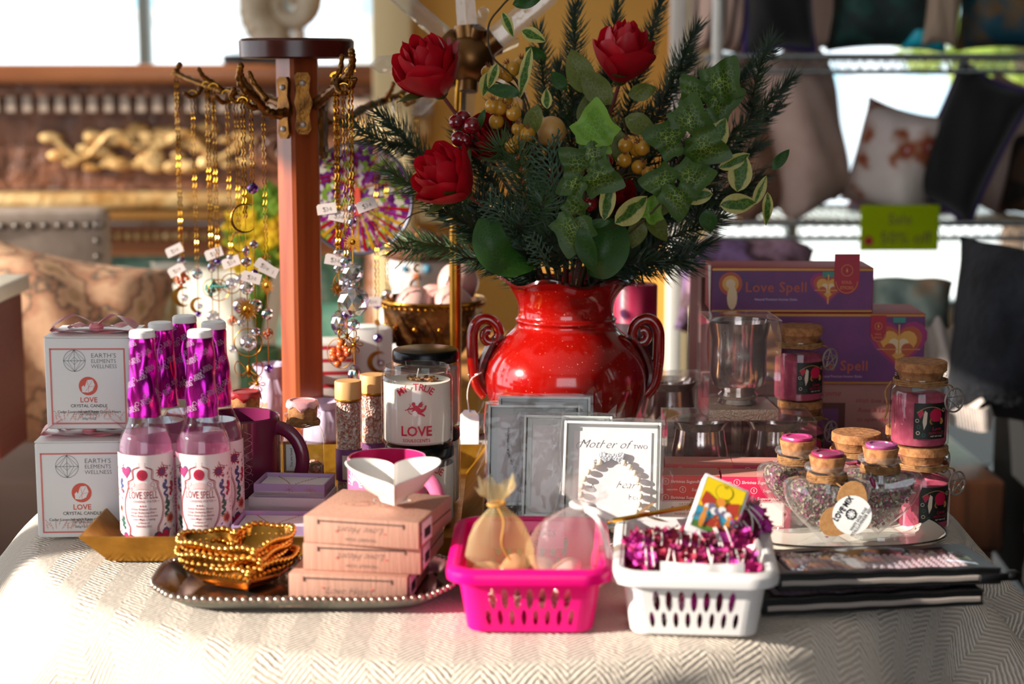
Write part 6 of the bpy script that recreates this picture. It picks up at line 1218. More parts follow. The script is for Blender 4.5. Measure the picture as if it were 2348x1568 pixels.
def berries(cx, cy, Y, offs, m, r, lab, grp, cat='berries', crown=True):
    c = V(cx, cy, Y); t = thing('berry_sprig', lab, cat, c, 0, grp); st = MB(); root = V(cx+(1300-cx)*.25, cy+70, Y+.03); st.tube([p-c for p in bez(stemcurve(root, .3), 6)], .0016, M_stem, 6)
    for i, (dx, dy, k) in enumerate(offs):
        p = V(cx+dx, cy+dy, Y+.008*sin(i*2.3)); rr = r*k; b = MB().sph((0, 0, 0), rr, m, 20, 14)
        st.tube([q-c for q in bez([root, root.lerp(p, .5)+Vector((0, .004, 0)), p+Vector((0, 0, -rr*.9))], 5)], .0009, M_stem, 5)
        if crown:
            dv = Vector((sin(i*2.1)*.7, -.5, .8)).normalized(); q = dv.to_track_quat('Z', 'Y').to_matrix().to_4x4()
            for a in range(6): b.tube([q @ Vector((.15*rr*cos(a), .15*rr*sin(a), rr*.95)), q @ Vector((.4*rr*cos(a), .4*rr*sin(a), rr*1.45))], [.0009, .0002], M_bcr, 4)
        part(b, 'berry', t, loc=p-c)
    part(st, 'stem', t); return t
YG, RG = 'sprigs of yellow berries', 'sprigs of red berries'
berries(1168, 160, 1.90, [(-48, 6, 1), (-16, 4, 1.05), (6, -2, 1.1), (28, -10, 1.15), (-2, 12, .9)], M_yber, .0080, 'yellow berry sprig highest up, beside the upper left rose', YG)
berries(1150, 255, 1.88, [(-20, -12, 1), (8, -28, 1.05), (28, 5, 1), (-12, 24, 1), (-4, -8, 1)], M_yber, .0082, 'yellow berry sprig left of centre, above the cluster of red berries', YG)
berries(1192, 312, 1.87, [(18, -4, 1), (-2, 12, 1), (-18, 22, 1), (-4, -16, .9)], M_yber, .0082, 'yellow berry sprig just left of the large cream fruit', YG)
berries(1452, 345, 1.88, [(-18, -12, 1), (8, -2, .95), (20, -6, 1.05), (-20, 22, 1), (12, 38, 1), (32, 50, .8)], M_yber, .0080, 'yellow berry sprig right of the red berries', YG)
berries(1508, 310, 1.88, [(0, 0, 1.1)], M_yber, .0080, 'single yellow berry with crown beside the dark ivy', YG)
berries(965, 405, 1.92, [(-4, 4, 1), (8, -10, 1.1)], M_yber, .0080, 'yellow berries behind the lower left rose', YG)
berries(1062, 296, 1.88, [(-16, -16, 1), (0, -26, 1), (20, -8, 1.1), (-10, 22, 1.05), (4, 26, .9)], M_rber, .0082, 'dark red berry cluster under the upper left rose', RG, crown=False)
berries(1372, 372, 1.86, [(10, -38, 1), (-14, -14, 1.05), (16, -2, 1), (18, 24, .95), (-20, 96, 1)], M_rber, .0086, 'glossy red berry cluster beside the bright ivy leaf', RG, crown=False)
t = thing('cream_fruit', 'large cream artificial fruit in the centre of the bouquet', 'fruit', V(1264, 302, 1.92), 0); part(MB().sph((0, 0, 0), .0165, pm('cream fruit skin', '#d3a868', .4, c2='#c4924c', ns=30, sss=.1), 28, 20, sc=(1, 1, 1.04)), 'fruit_body', t)
part(MB().tube([(0, 0, -.0165), (.004, .01, -.05), (.008, .02, -.10)], .0016, M_stem, 6), 'stem', t)
def spray(name, lab, cat, grp, stem, leaves, kind):
    P0 = [V(*q) for q in stem]; c = P0[-1]; t = thing(name, lab, cat, c, 0, grp); part(MB().tube([p-c for p in bez(P0, 8)], .0012, M_stem, 6), 'stem', t); b = MB()
    for lf in leaves:
        px, py, Y, ang, L, m = lf[:6]; tilt = lf[6] if len(lf) > 6 else .2; a = R(ang); base = V(px, py, Y)-c; d = Vector((cos(a), -tilt*.6, sin(a))); nrm = Vector((.22*sin(px), -1, .30*cos(py)))
        if kind == 'ivy' and m in (M_ivy, M_ivyb): ivyleaf(b, base, d, nrm, L*.84, m)
        else: oval(b, base, d, nrm, L, L*(.62 if m is not M_deep else .34) if len(lf) < 8 else lf[7], m)
    part(b, 'leaves', t, ang=80); return t
IG, VG, OG = 'ivy sprays', 'cream-edged leaf sprays', 'olive leaf sprays'
spray('ivy_spray', 'dark veined ivy spray with largest leaves at the upper right', 'ivy', IG, [(1370, 600, 1.93), (1520, 420, 1.90), (1622, 262, 1.88)], [(1622, 240, 1.88, 20, .050, M_ivy), (1606, 232, 1.87, 125, .040, M_ivy), (1640, 215, 1.87, 62, .052, M_ivy), (1612, 252, 1.87, -100, .034, M_ivy)], 'ivy')
spray('ivy_spray', 'dark ivy spray in the middle right, speckled with glitter', 'ivy', IG, [(1360, 600, 1.92), (1460, 460, 1.88), (1566, 330, 1.86)], [(1560, 320, 1.86, 170, .048, M_ivy), (1575, 300, 1.86, 80, .048, M_ivy), (1590, 330, 1.85, -20, .050, M_ivy), (1600, 318, 1.86, -75, .040, M_ivy)], 'ivy')
spray('ivy_spray', 'lower right ivy spray with three dark lobed leaves', 'ivy', IG, [(1360, 600, 1.91), (1460, 520, 1.87), (1550, 430, 1.84)], [(1545, 420, 1.84, 175, .044, M_ivy), (1560, 415, 1.84, 15, .046, M_ivy), (1552, 430, 1.83, -85, .042, M_ivy), (1480, 500, 1.86, 60, .034, M_ivyb)], 'ivy')
spray('ivy_spray', 'yellow-green ivy leaf standing bright in the centre', 'ivy', IG, [(1330, 600, 1.90), (1340, 450, 1.86), (1362, 330, 1.84)], [(1362, 322, 1.84, 88, .052, M_ivyb, 0), (1372, 330, 1.84, -35, .020, M_ivyb, 0)], 'ivy')
spray('ivy_spray', 'mottled ivy spray below the bright leaf in the centre', 'ivy', IG, [(1330, 600, 1.90), (1325, 480, 1.86), (1335, 395, 1.84)], [(1340, 388, 1.84, 140, .040, M_ivy), (1348, 398, 1.84, -20, .048, M_ivy), (1330, 410, 1.84, -150, .034, M_ivy), (1350, 370, 1.84, 60, .036, M_ivy)], 'ivy')
spray('ivy_spray', 'long ivy leaves hanging in front of the vase mouth', 'ivy', IG, [(1330, 600, 1.89), (1325, 540, 1.86), (1318, 490, 1.84)], [(1318, 500, 1.84, -100, .050, M_ivy), (1320, 490, 1.84, 95, .030, M_ivy), (1330, 520, 1.83, -75, .052, M_deep, .1, .022)], 'ivy')
spray('variegated_spray', 'cream-edged leaf spray furthest right, trailing to a green tip', 'leaves', VG, [(1380, 600, 1.92), (1560, 440, 1.88), (1640, 420, 1.87), (1720, 395, 1.87), (1770, 380, 1.87)], [(1768, 390, 1.87, 48, .030, M_deep, 0, .012), (1690, 440, 1.86, 82, .042, M_var), (1650, 470, 1.86, 5, .040, M_var, .1, .022), (1625, 350, 1.87, 65, .040, M_var), (1648, 385, 1.86, 22, .036, M_var, .2, .016), (1728, 470, 1.87, 66, .034, M_var, .1, .012), (1760, 440, 1.86, -88, .036, M_var, .1, .012), (1635, 445, 1.86, 185, .040, M_var, 0, .020), (1620, 480, 1.86, -80, .026, M_deep, 0, .020)], 'var')
spray('variegated_spray', 'curling vine with cream-edged leaves at the top left', 'leaves', VG, [(1290, 600, 1.93), (1240, 350, 1.90), (1195, 200, 1.89), (1130, 130, 1.88), (1120, 60, 1.88), (1150, 15, 1.88), (1175, -10, 1.88)], [(1175, 10, 1.88, 12, .034, M_deep, .1, .016), (1152, 28, 1.87, -65, .028, M_var, .1, .011), (1195, 70, 1.87, -20, .028, M_var, .1, .016), (1218, 108, 1.87, -105, .055, M_var, .1, .013), (1140, 145, 1.87, -110, .028, M_var, .1, .012), (1120, 165, 1.88, -100, .026, M_var, .1, .016), (1205, 110, 1.89, -30, .026, M_deep, 0, .014), (1195, 215, 1.87, 170, .040, M_deep, 0, .015), (1112, 250, 1.87, -112, .030, M_deep, 0, .008), (1235, 240, 1.87, -110, .040, M_oliv, 0, .02), (1255, 250, 1.88, 95, .022, M_var, 0, .012)], 'var')
spray('variegated_spray', 'pair of cream-edged leaves low at the front right', 'leaves', VG, [(1350, 610, 1.90), (1400, 530, 1.86), (1420, 505, 1.85)], [(1410, 512, 1.84, 35, .044, M_var, .1), (1385, 505, 1.84, 80, .046, M_var, 0, .018), (1400, 508, 1.84, 188, .030, M_deep, 0, .010)], 'var')
spray('olive_spray', 'olive-green oval leaves under the top right rose', 'leaves', OG, [(1330, 600, 1.94), (1370, 350, 1.92), (1400, 240, 1.91)], [(1400, 240, 1.90, 132, .048, M_oliv), (1345, 215, 1.91, 108, .050, M_oliv), (1440, 218, 1.91, 12, .032, M_oliv), (1300, 205, 1.92, 135, .026, M_deep, 0, .016), (1350, 300, 1.93, 95, .040, M_oliv), (1395, 350, 1.91, 88, .040, M_oliv)], 'var')
spray('olive_spray', 'olive oval leaf pointing left above the yellow berries', 'leaves', OG, [(1350, 600, 1.94), (1440, 400, 1.91), (1430, 272, 1.89)], [(1432, 270, 1.88, -22, .038, M_oliv), (1425, 300, 1.9, -100, .034, M_oliv)], 'var')
spray('olive_spray', 'faded olive leaves hanging at the lower right of the bouquet', 'leaves', OG, [(1360, 610, 1.93), (1450, 560, 1.90), (1480, 500, 1.88)], [(1485, 490, 1.88, -50, .036, M_oliv), (1480, 480, 1.88, 10, .034, M_oliv), (1470, 500, 1.88, -105, .034, M_oliv)], 'var')
def broad(lab, pts, W, fold):
    P0 = bez([V(*p) for p in pts], 8); c = P0[0]; b = MB(); n = len(P0)
    def f(u, v):
        i = int(round(u*(n-1))); p = P0[i]; d = (P0[min(n-1, i+1)]-P0[max(0, i-1)]).normalized(); s = d.cross(Vector((0, -1, .2))).normalized(); w_ = W*sin(pi*min(1, .12+u*.88))**.7; k = (v-.5); return tuple(p-c+s*w_*k+Vector((0, fold*abs(k)*w_, 0)))
    b.grid(f, n-1, 8, M_deep, uv=lambda u, v: (u, abs(v-.5)*1.6)); t = thing('broad_leaf', lab, 'leaf', c, 0, 'broad leaves at the vase mouth'); part(b, 'leaf_blade', t, ang=80)
broad('broad dark green leaf curling over the left lip of the vase', [(1118, 500, 1.85), (1125, 560, 1.84), (1160, 600, 1.85), (1230, 612, 1.88)], .040, .3)
broad('folded bright green leaf standing in the vase mouth at the right', [(1400, 500, 1.87), (1392, 550, 1.85), (1375, 600, 1.85), (1350, 630, 1.88)], .050, -.5)
# fine curly tendril hanging off the left side
b = MB(); o_ = V(950, 490, 1.93); pts = [V(950, 490, 1.93), V(925, 510, 1.92), (V(915, 520, 1.92)), V(932, 545, 1.92), V(945, 570, 1.92), V(922, 600, 1.92), V(905, 616, 1.92)]; b.tube([Vector(p)-o_ for p in bez([V(1010, 478, 1.93)]+pts, 6)], .0007, M_stem, 6)
solo(b, 'tendril', 'thin curly dry tendril dangling below the left pine branches', 'tendril', o_)
# ================================================================ wooden necklace stand
M_mah = wood('mahogany', '#80381c', '#ac5428', 7, .3); M_mahd = wood('dark mahogany top', '#3c120c', '#5a1e12', 7, .25, 'x'); M_bronze = pm('cast bronze', '#8a5a24', .38, .9, c2='#5c3a18', ns=60, bump=.6, bs=70, dist=.004)
SY = 2.05; SX = X(688, SY, .25); t = thing('necklace_stand', 'wooden post with dark round top and gold branch hooks for necklaces', 'stand', (SX, SY, T+.0003), 0)
S0 = Vector((SX, SY, T+.0003)); hb = 1.207-T
part(MB().lathe([(0, 0), (.072, 0), (.074, .002), (.074, .012), (.070, .015), (0, .015)], M_mahd, 48), 'base', t)
q = R(38); pw = .0262; oct_ = []
for k in range(4):
    for s in (-1, 1): a = q+k*pi/2+s*R(39); oct_.append((pw*1.30*cos(a)*.72, pw*1.30*sin(a)*.72))
part(MB().prism(oct_, .015, hb, M_mah), 'post', t)
part(MB().lathe([(0, hb), (.062, hb), (.066, hb+.002), (.0665, hb+.020), (.064, hb+.023), (0, hb+.023)], M_mahd, 56), 'round_top', t, 'dark round wooden top')
def arm(pts, r, subs):
    b = MB()
    def go(P0, r0, r1):
        v = [V(*p)-S0 for p in P0]; q = bez(v, 6); n = len(q); b.tube(q, [(r0+(r1-r0)*i/n)*(1+.16*sin(i*1.9)) for i in range(n)], M_bronze, 10); b.sph(q[-1], r1*1.15, M_bronze, 10, 8)
    go(pts, r, r*.55)
    for sp in subs: go(sp, r*.62, r*.42)
    part(b, 'branch_arm', t, 'cast gold branch arm')
arm([(664, 255, 2.015), (630, 262, 2.0), (605, 250, 1.99), (585, 225, 1.975), (560, 205, 1.965), (548, 180, 1.96), (552, 152, 1.955)], .0062, [[(600, 245, 1.99), (575, 245, 1.98), (565, 228, 1.975), (580, 214, 1.97)], [(575, 215, 1.97), (548, 232, 1.965), (530, 222, 1.96), (536, 205, 1.955)], [(585, 222, 1.975), (562, 190, 1.985), (552, 168, 1.99), (550, 148, 1.99)], [(612, 228, 1.99), (585, 195, 2.0), (572, 168, 2.0)]])
arm([(648, 238, 2.04), (600, 222, 2.08), (550, 212, 2.11), (500, 206, 2.14), (455, 190, 2.16), (420, 176, 2.18), (405, 165, 2.19), (412, 148, 2.19)], .0058, [[(460, 190, 2.16), (458, 210, 2.15), (440, 222, 2.14), (424, 214, 2.13)], [(515, 210, 2.13), (490, 190, 2.12), (468, 176, 2.11), (456, 158, 2.1)], [(540, 212, 2.11), (515, 235, 2.1), (495, 222, 2.09)], [(480, 200, 2.15), (475, 222, 2.14), (482, 230, 2.13)]])
arm([(722, 240, 2.03), (742, 225, 1.99), (765, 205, 1.95), (785, 188, 1.92), (802, 165, 1.90), (808, 140, 1.89), (806, 118, 1.885)], .0062, [[(765, 205, 1.95), (765, 185, 1.95), (780, 160, 1.95), (784, 130, 1.95)], [(785, 188, 1.92), (805, 198, 1.91), (814, 182, 1.905)], [(790, 178, 1.92), (772, 192, 1.91), (778, 212, 1.9), (792, 214, 1.9)]])
arm([(742, 282, 2.07), (790, 275, 2.11), (835, 248, 2.16), (880, 232, 2.21), (920, 215, 2.25), (938, 195, 2.27)], .0062, [[(880, 232, 2.21), (895, 210, 2.2), (902, 192, 2.19)], [(920, 215, 2.25), (930, 238, 2.24), (950, 232, 2.23)]])
arm([(690, 235, 2.08), (690, 225, 2.14), (700, 215, 2.22)], .006, [])
for px, py, Y, rz in ((656, 245, 2.016, 40), (694, 235, 2.013, -10), (737, 292, 2.05, -75)):
    p = V(px, py, Y)-S0; b = MB(); b.merge(MB().prism([(-.010, .030), (-.006, .034), (.006, .034), (.009, .028), (.007, .012), (.011, 0), (.007, -.014), (.009, -.030), (.005, -.036), (-.005, -.036), (-.009, -.030), (-.007, -.012), (-.010, 0), (-.007, .014)], 0, .005, M_bronze), lambda u, v, w_: (u, -w_, v))
    for z in (.022, -.025): b.sph((0, -.0058, z), .0035, M_brass2, 10, 6, sc=(1, .5, 1))
    part(b, 'bracket', t, loc=p, rot=(0, 0, R(-rz)))
# ================================================================ necklaces
M_chain = pm('gold chain', '#e0a83c', .22, 1, c2='#b87a20', ns=300); M_schain = pm('silver chain', '#c9c5c0', .25, .9); M_tagp = pm('paper tag', '#d3c3bd', .7)
def cryst(name, cols):  # random cell colours painted in place of light dispersed by the crystal
    m = ptm(name, cols, 230, .06, 0, kind='vor'); n, l = m.node_tree.nodes, m.node_tree.links; b = n['Principled BSDF']
    tr = n.new('ShaderNodeBsdfTransparent'); g = n.new('ShaderNodeBsdfGlossy'); g.inputs[1].default_value = .08; l.new(b.inputs['Base Color'].links[0].from_socket, g.inputs[0]); l.new(b.inputs['Base Color'].links[0].from_socket, tr.inputs[0])
    mx = n.new('ShaderNodeMixShader'); mx.inputs[0].default_value = .55; l.new(tr.outputs[0], mx.inputs[1]); l.new(g.outputs[0], mx.inputs[2]); l.new(mx.outputs[0], n['Material Output'].inputs[0]); return m
M_cab = cryst('aurora crystal', ['#f4f0ff', '#d8b8f4', '#b8e8f4', '#fff6e0', '#f4c8a8', '#ffffff']); M_cvi = cryst('violet crystal', ['#b08ae8', '#7a4ac8', '#e0c8ff', '#8ac8f0', '#f0a8e0']); M_clr = cryst('clear crystal', ['#ffffff', '#e8f2ff', '#f8f0ff', '#dfe8f0', '#fff8e8'])
M_amb = pm('amber chips', '#d8661c', .3, c2='#a83c10', ns=90, coat=.5); M_teal = pm('teal chips', '#3fa08c', .3, c2='#1f6a66', ns=90, coat=.5); M_cgold = pm('gold charm', '#d89a3c', .25, 1, c2='#b06a24', ns=80)
def facet(b, c, r, m, sz=1.0):
    bm = bmesh.new(); bmesh.ops.create_icosphere(bm, subdivisions=2, radius=r); 
    for v in bm.verts: v.co = Vector((v.co.x+c[0], v.co.y+c[1], v.co.z*sz+c[2]))
    b.bm(bm, m)
def charm(kind, r):
    b = MB()
    if kind == 'moon':
        n = 22; o = [(r*cos(a), r*sin(a)) for a in [R(70)+R(220)*i/n for i in range(n+1)]]; i_ = [(r*.28+r*.80*cos(a), r*.80*sin(a)) for a in [R(62)+R(236)*i/n for i in range(n+1)]][::-1]; v, f = plate(o+i_, [], .0012); b.add([(x, z, y) for x, y, z in v], f, M_cgold); facet(b, (r*.25, 0, -r*.1), r*.36, M_cab)
    elif kind == 'sun':
        n = 18; o = [((r if k % 2 == 0 else r*.52)*cos(pi*k/n), (r if k % 2 == 0 else r*.52)*sin(pi*k/n)) for k in range(2*n)]; v, f = plate(o, [], .001); b.add([(x, z, y) for x, y, z in v], f, M_cgold); b.sph((0, 0, 0), r*.36, M_cgold, 12, 8, sc=(1, .3, 1))
    elif kind == 'ring':
        b.tube([(r*cos(2*pi*i/28), 0, r*sin(2*pi*i/28)) for i in range(28)], .0007, M_cgold, 6, True); facet(b, (0, 0, 0), r*.62, M_clr)
    elif kind == 'tree':
        b.tube([(r*cos(2*pi*i/28), 0, r*sin(2*pi*i/28)) for i in range(28)], .0007, M_cgold, 6, True)
        for k in range(-3, 4): b.tube([(0, 0, -r*.9), (0, 0, -r*.1), (k*r*.25, 0, r*(.8-.08*k*k))], .0005, M_cgold, 5); facet(b, (k*r*.24, 0, r*.35), r*.16, M_teal)
    elif kind == 'amber' or kind == 'teal':
        rs = random.Random(3)
        for k in range(14): a = rs.uniform(0, 6.3); q = r*rs.uniform(0, .8); facet(b, (q*cos(a), rs.uniform(-.002, .002), q*sin(a)), r*.26, M_amb if kind == 'amber' else M_teal)
        b.tube([(r*cos(2*pi*i/24), 0, r*sin(2*pi*i/24)) for i in range(24)], .0005, M_cgold, 6, True)
    elif kind == 'flower':
        for k in range(6): a = k*pi/3; b.tube([(0, 0, 0)]+[(r*(.55+.45*cos(q))*cos(a+.28*sin(q)), 0, r*(.55+.45*cos(q))*sin(a+.28*sin(q))) for q in [pi+i*2*pi/12 for i in range(13)]], .0006, M_cgold, 5)
        b.sph((0, 0, 0), r*.25, M_cgold, 10, 6)
    elif kind == 'butterfly':
        for s in (-1, 1):
            b.tube([(0, 0, 0)]+[(s*r*(.1+.9*sin(q)), 0, r*(.9*sin(q)*cos(q)*1.1+.25*sin(q))) for q in [pi*i/14 for i in range(15)]], .0007, M_cgold, 5); b.tube([(0, 0, 0)]+[(s*r*.6*sin(q), 0, -r*.7*sin(q)*abs(cos(q))-.2*r*sin(q)) for q in [pi*i/12 for i in range(13)]], .0006, M_cgold, 5)
        b.sph((0, 0, 0), r*.16, M_cgold, 8, 6, sc=(1, 1, 3))
    elif kind == 'crescent':
        b.tube([(r*cos(R(60+i*13)), 0, r*sin(R(60+i*13))) for i in range(20)], [.0004+.0012*sin(pi*i/19) for i in range(20)], M_bronze, 6)
    return b
def necklace(px, py, Y, spec, lab, th=.0009, m=None, grp='crystal necklaces on the stand', tags=()):
    """spec: list of (pixel y, kind, radius) strung down the chain"""
    top = V(px, py, Y); c = top; t = thing('necklace', lab, 'necklace', c, 0, grp); m = m or M_chain; bot = spec[-1][0] if spec else py+300
    def z(py_): return V(px, py_, Y).z-top.z
    b = MB(); zl = z(spec[0][0]) if spec else z(bot); n = max(10, int(-zl/.0024))
    for s in (-1, 1):
        b.tube([(s*.0016+.0007*sin(i*1.7), .0007*cos(i*1.7), zl*i/n) for i in range(n+1)], [.8*th*(.7+.5*(i % 2)) for i in range(n+1)], m, 5)
    b.tube([(.0055*cos(R(180*i/8)), 0, .0045*sin(R(180*i/8))) for i in range(9)], th, m, 5); part(b, 'chain', t)
    l = MB(); zs = [z(p) for p, _, _ in spec]
    for i in range(len(zs)-1): l.tube([(0, 0, zs[i]), (0, 0, zs[i+1])], .0006, m, 5)
    if l.v: part(l, 'link_chain', t)
    for (p, k, r), zz in zip(spec, zs):
        if k in ('ball', 'viol', 'clear', 'drop'):
            q = MB(); facet(q, (0, 0, 0), r, {'ball': M_cab, 'viol': M_cvi, 'clear': M_clr, 'drop': M_cab}[k], 1.0 if k != 'drop' else 1.5); part(q, 'crystal_bead', t, loc=(0, 0, zz), ang=10)
        else: part(charm(k, r), 'charm', t, loc=(0, 0, zz), rot=(0, 0, rnd(-.5, .5)))
    for dx, pyy, a in tags:
        q = MB().prism([(-.011, -.006), (.011, -.006), (.011, .006), (-.009, .006), (-.011, .004)], 0, .0005, M_tagp); q.text('$', -.003, -.003, .008, M_grayp, .0008, off=-.02); q.text('34', .002, -.003, .007, M_grayp, .0008, off=-.02)
        part(q, 'paper_tag', t, loc=(dx, -.004, z(pyy)), rot=(R(82), R(a), 0))
    return t
NL = [
 (404, 172, 2.19, [(598, 'drop', .005), (640, 'amber', .011), (680, 'moon', .013), (735, 'ball', .0075)], 'leftmost gold necklace ending in amber chips and a crescent moon', [(-.008, 573, -25), (-.006, 618, -30)], .0013),
 (441, 216, 2.14, [(628, 'ball', .007), (700, 'moon', .010), (720, 'viol', .004)], 'fine gold necklace second from the left end of the stand', [], .0007),
 (474, 196, 2.12, [(612, 'drop', .005), (660, 'teal', .011), (725, 'clear', .008)], 'gold necklace with teal chips hanging from the left arm', [(.004, 580, -20)], .0011),
 (489, 200, 2.11, [(600, 'viol', .004), (665, 'tree', .013), (740, 'ball', .006), (790, 'ball', .005)], 'gold necklace with tree ring pendant beside the teal one', [], .0010),
 (541, 236, 2.10, [(555, 'crescent', .012), (640, 'clear', .006), (700, 'ball', .010), (740, 'clear', .005)], 'gold necklace with open crescent next to the front arm', [(-.01, 600, -20)], .0009),
 (556, 232, 1.96, [(500, 'crescent', .016), (575, 'drop', .004), (600, 'ball', .006), (660, 'clear', .008), (710, 'sun', .014), (785, 'ring', .016), (850, 'butterfly', .016)], 'long gold necklace with sunburst, ringed crystal ball and butterfly', [(.006, 635, 15)], .0012),
 (575, 240, 1.98, [(432, 'viol', .0065), (560, 'ball', .005), (625, 'viol', .004), (700, 'ball', .008), (760, 'ball', .005), (880, 'flower', .010)], 'gold necklace with violet crystal high up near the post', [(.012, 610, 35)], .0010),
 (603, 240, 2.0, [(600, 'moon', .008), (655, 'sun', .010), (720, 'ball', .007), (765, 'amber', .006), (845, 'viol', .005)], 'fine gold necklace with small sunburst closest to the wooden post', [(.003, 618, 25)], .0007),
 (520, 215, 2.10, [(590, 'clear', .005), (650, 'ring', .012), (735, 'amber', .006), (800, 'clear', .005)], 'gold necklace with small crystal ring behind the open crescent one', [], .0007),
 (770, 176, 1.95, [(580, 'clear', .006), (615, 'clear', .006), (660, 'sun', .011), (740, 'drop', .010), (810, 'amber', .017)], 'thick gold chain right of the post ending in an orange chip ring', [(-.012, 478, -8), (.001, 495, 12), (-.004, 595, 10)], .0022),
 (803, 165, 1.90, [(480, 'drop', .005), (512, 'drop', .005), (555, 'sun', .010), (625, 'clear', .012), (690, 'clear', .018), (745, 'ball', .007), (790, 'flower', .010), (858, 'drop', .0075)], 'gold chain with large clear crystal balls and teardrop, right of the post', [(.016, 470, -20)], .0015),
 (788, 200, 1.91, [(600, 'ball', .007), (650, 'ring', .015), (720, 'viol', .006), (770, 'butterfly', .010)], 'gold chain with ringed crystal between the two thick right chains', [], .0008),
 (860, 240, 2.19, [(700, 'viol', .005), (740, 'sun', .005), (775, 'viol', .006), (830, 'moon', .014)], 'fine rose gold necklace with violet beads and a horned moon', [(-.006, 690, 0)], .0009),
 (884, 232, 2.21, [(675, 'clear', .007), (690, 'sun', .009), (770, 'ball', .006)], 'fine rose gold necklace hanging in front of the carved bowl', [], .0009),
 (915, 225, 2.24, [(680, 'clear', .006), (700, 'amber', .004), (780, 'ball', .006)], 'fine gold necklace half behind the curly tendril', [], .0006),
 (954, 210, 2.22, [(615, 'crescent', .004), (655, 'crescent', .009), (735, 'drop', .007), (770, 'ring', .007)], 'silver-pink necklace with a small open crescent over the carved bowl', [], .0006)]
for px, py, Y, sp, lab, tg, th in NL: necklace(px, py, Y, sp, lab, th, tags=tg)
# ================================================================ stained glass suncatcher
def stained():
    m = ptm('stained glass cells', ['#6a2a7c', '#8a3a9c', '#9ab84a', '#d8d0c0', '#5a1a5c', '#7c9a3a', '#c8b8c8'], 170, .2); n, l = m.node_tree.nodes, m.node_tree.links; b = n['Principled BSDF']; tl = n.new('ShaderNodeBsdfTranslucent'); mx = n.new('ShaderNodeMixShader'); mx.inputs[0].default_value = .55; l.new(b.inputs['Base Color'].links[0].from_socket, tl.inputs[0]); l.new(b.outputs[0], mx.inputs[1]); l.new(tl.outputs[0], mx.inputs[2]); l.new(mx.outputs[0], n['Material Output'].inputs[0]); return m
M_st = stained(); M_str = transl('stained red', '#b01424', k=.5, rough=.2); M_sty = transl('stained gold', '#d8a020', k=.5, rough=.2); M_stm = transl('stained magenta', '#a01a7c', k=.5, rough=.2); M_lead = pm('grey lead rim', '#6a6a78', .35, .8)
sc_ = V(820, 455, 2.24); t = thing('suncatcher', 'round stained glass tree suncatcher in purple and red, hung behind the necklaces', 'suncatcher', sc_, R(-8)); r = 127*2.24/4000
p = MB(); p.disc(0, 0, r*.97, M_st, 0, 6, 48)
for k in range(19):
    a = R(-168+k*8.7); m = (M_str, M_sty, M_stm, M_str, M_sty)[k % 5]; p.poly([(.08*r*cos(a), -.1*r+.1*r*sin(a)), (.95*r*cos(a-.05), .95*r*sin(a-.05)), (.97*r*cos(a+.03), .97*r*sin(a+.03))], m, .0004); 
rs = random.Random(5)
for k in range(11):
    a = R(-70+k*32)+.1
    if sin(a) < -.2: a = -a
    p.line([(q.x, q.y) for q in bez([(0, -.1*r, 0), (.15*r*cos(a), .2*r, 0), (.55*r*cos(a)+.05*r, .25*r+.45*r*sin(a), 0), (.9*r*cos(a), .9*r*sin(a), 0)], 5)], .0013, M_str, .0009)
p.poly([(-.07*r, -.3*r), (.07*r, -.3*r), (.04*r, .2*r), (-.04*r, .2*r)], M_cr, .001)
part(MB().merge(p, flat()), 'glass_picture', t, 'tree picture in coloured glass'); part(MB().tube([(r*cos(2*pi*i/56), 0, r*sin(2*pi*i/56)) for i in range(56)], .0022, M_lead, 8, True), 'metal_rim', t)
b = MB(); hk = V(835, 262, 2.20)-sc_
for s, e in ((-1, V(742, 280, 2.12)-sc_), (1, V(905, 225, 2.23)-sc_)): b.tube([Vector((s*r*.74, 0, r*.66)).lerp(e, i/36)+Vector((.0008*sin(i*2.2), .0008*cos(i*2.2), 0)) for i in range(37)], [.0011*(.7+.6*(i % 2)) for i in range(37)], M_schain, 5)
part(b, 'hanging_chain', t)
# ================================================================ brass stand with crystal starburst
M_brass = pm('brass rod', '#c8923a', .22, 1, c2='#a87020', ns=30); M_quartz = glass('quartz', (.93, .94, .97), ior=1.7, haze=.07, bump=.5, bs=35); M_hub = pm('antique brass hub', '#7a5530', .35, .9)
bx_, by_ = X(1043, 2.12, .15), 2.12; b0 = Vector((bx_, by_, T+.0003)); hubp = V(1078, 135, 2.12)-b0
t = thing('crystal_starburst', 'quartz crystal starburst on a tall brass rod behind the bouquet', 'ornament', b0, 0)
part(MB().lathe([(0, 0), (.034, 0), (.036, .003), (.030, .009), (.010, .013), (0, .013)], M_brass, 40), 'base', t)
part(MB().tube([(0, 0, .012), (.001, 0, .25), (hubp.x*.5, hubp.y, hubp.z)], .0073, M_brass, 20), 'rod', t); part(MB().sph(hubp, .030, M_hub, 24, 16), 'hub', t, 'dark brass hub')
for px, py, L0, w_ in ((848, 150, .03, .011), (880, -40, .03, .012), (1062, -60, .03, .014), (1112, 15, .03, .008), (1280, -30, .03, .014), (945, 265, .03, .009), (1070, 300, .03, .010), (1210, 230, .03, .009), (1190, 90, .03, .008)):
    e = V(px, py, 2.12+rnd(-.05, .05))-b0; d = (e-hubp).normalized(); s = hubp+d*.028; n_ = 6
    part(MB().tube([s, s.lerp(e, .08), s.lerp(e, .88), e], [w_*.8, w_, w_*.92, w_*.08], M_quartz, 6), 'crystal_point', t, ang=15); part(MB().tube([s-d*.004, s+d*.012], w_*1.12, M_hub, 12), 'socket', t)
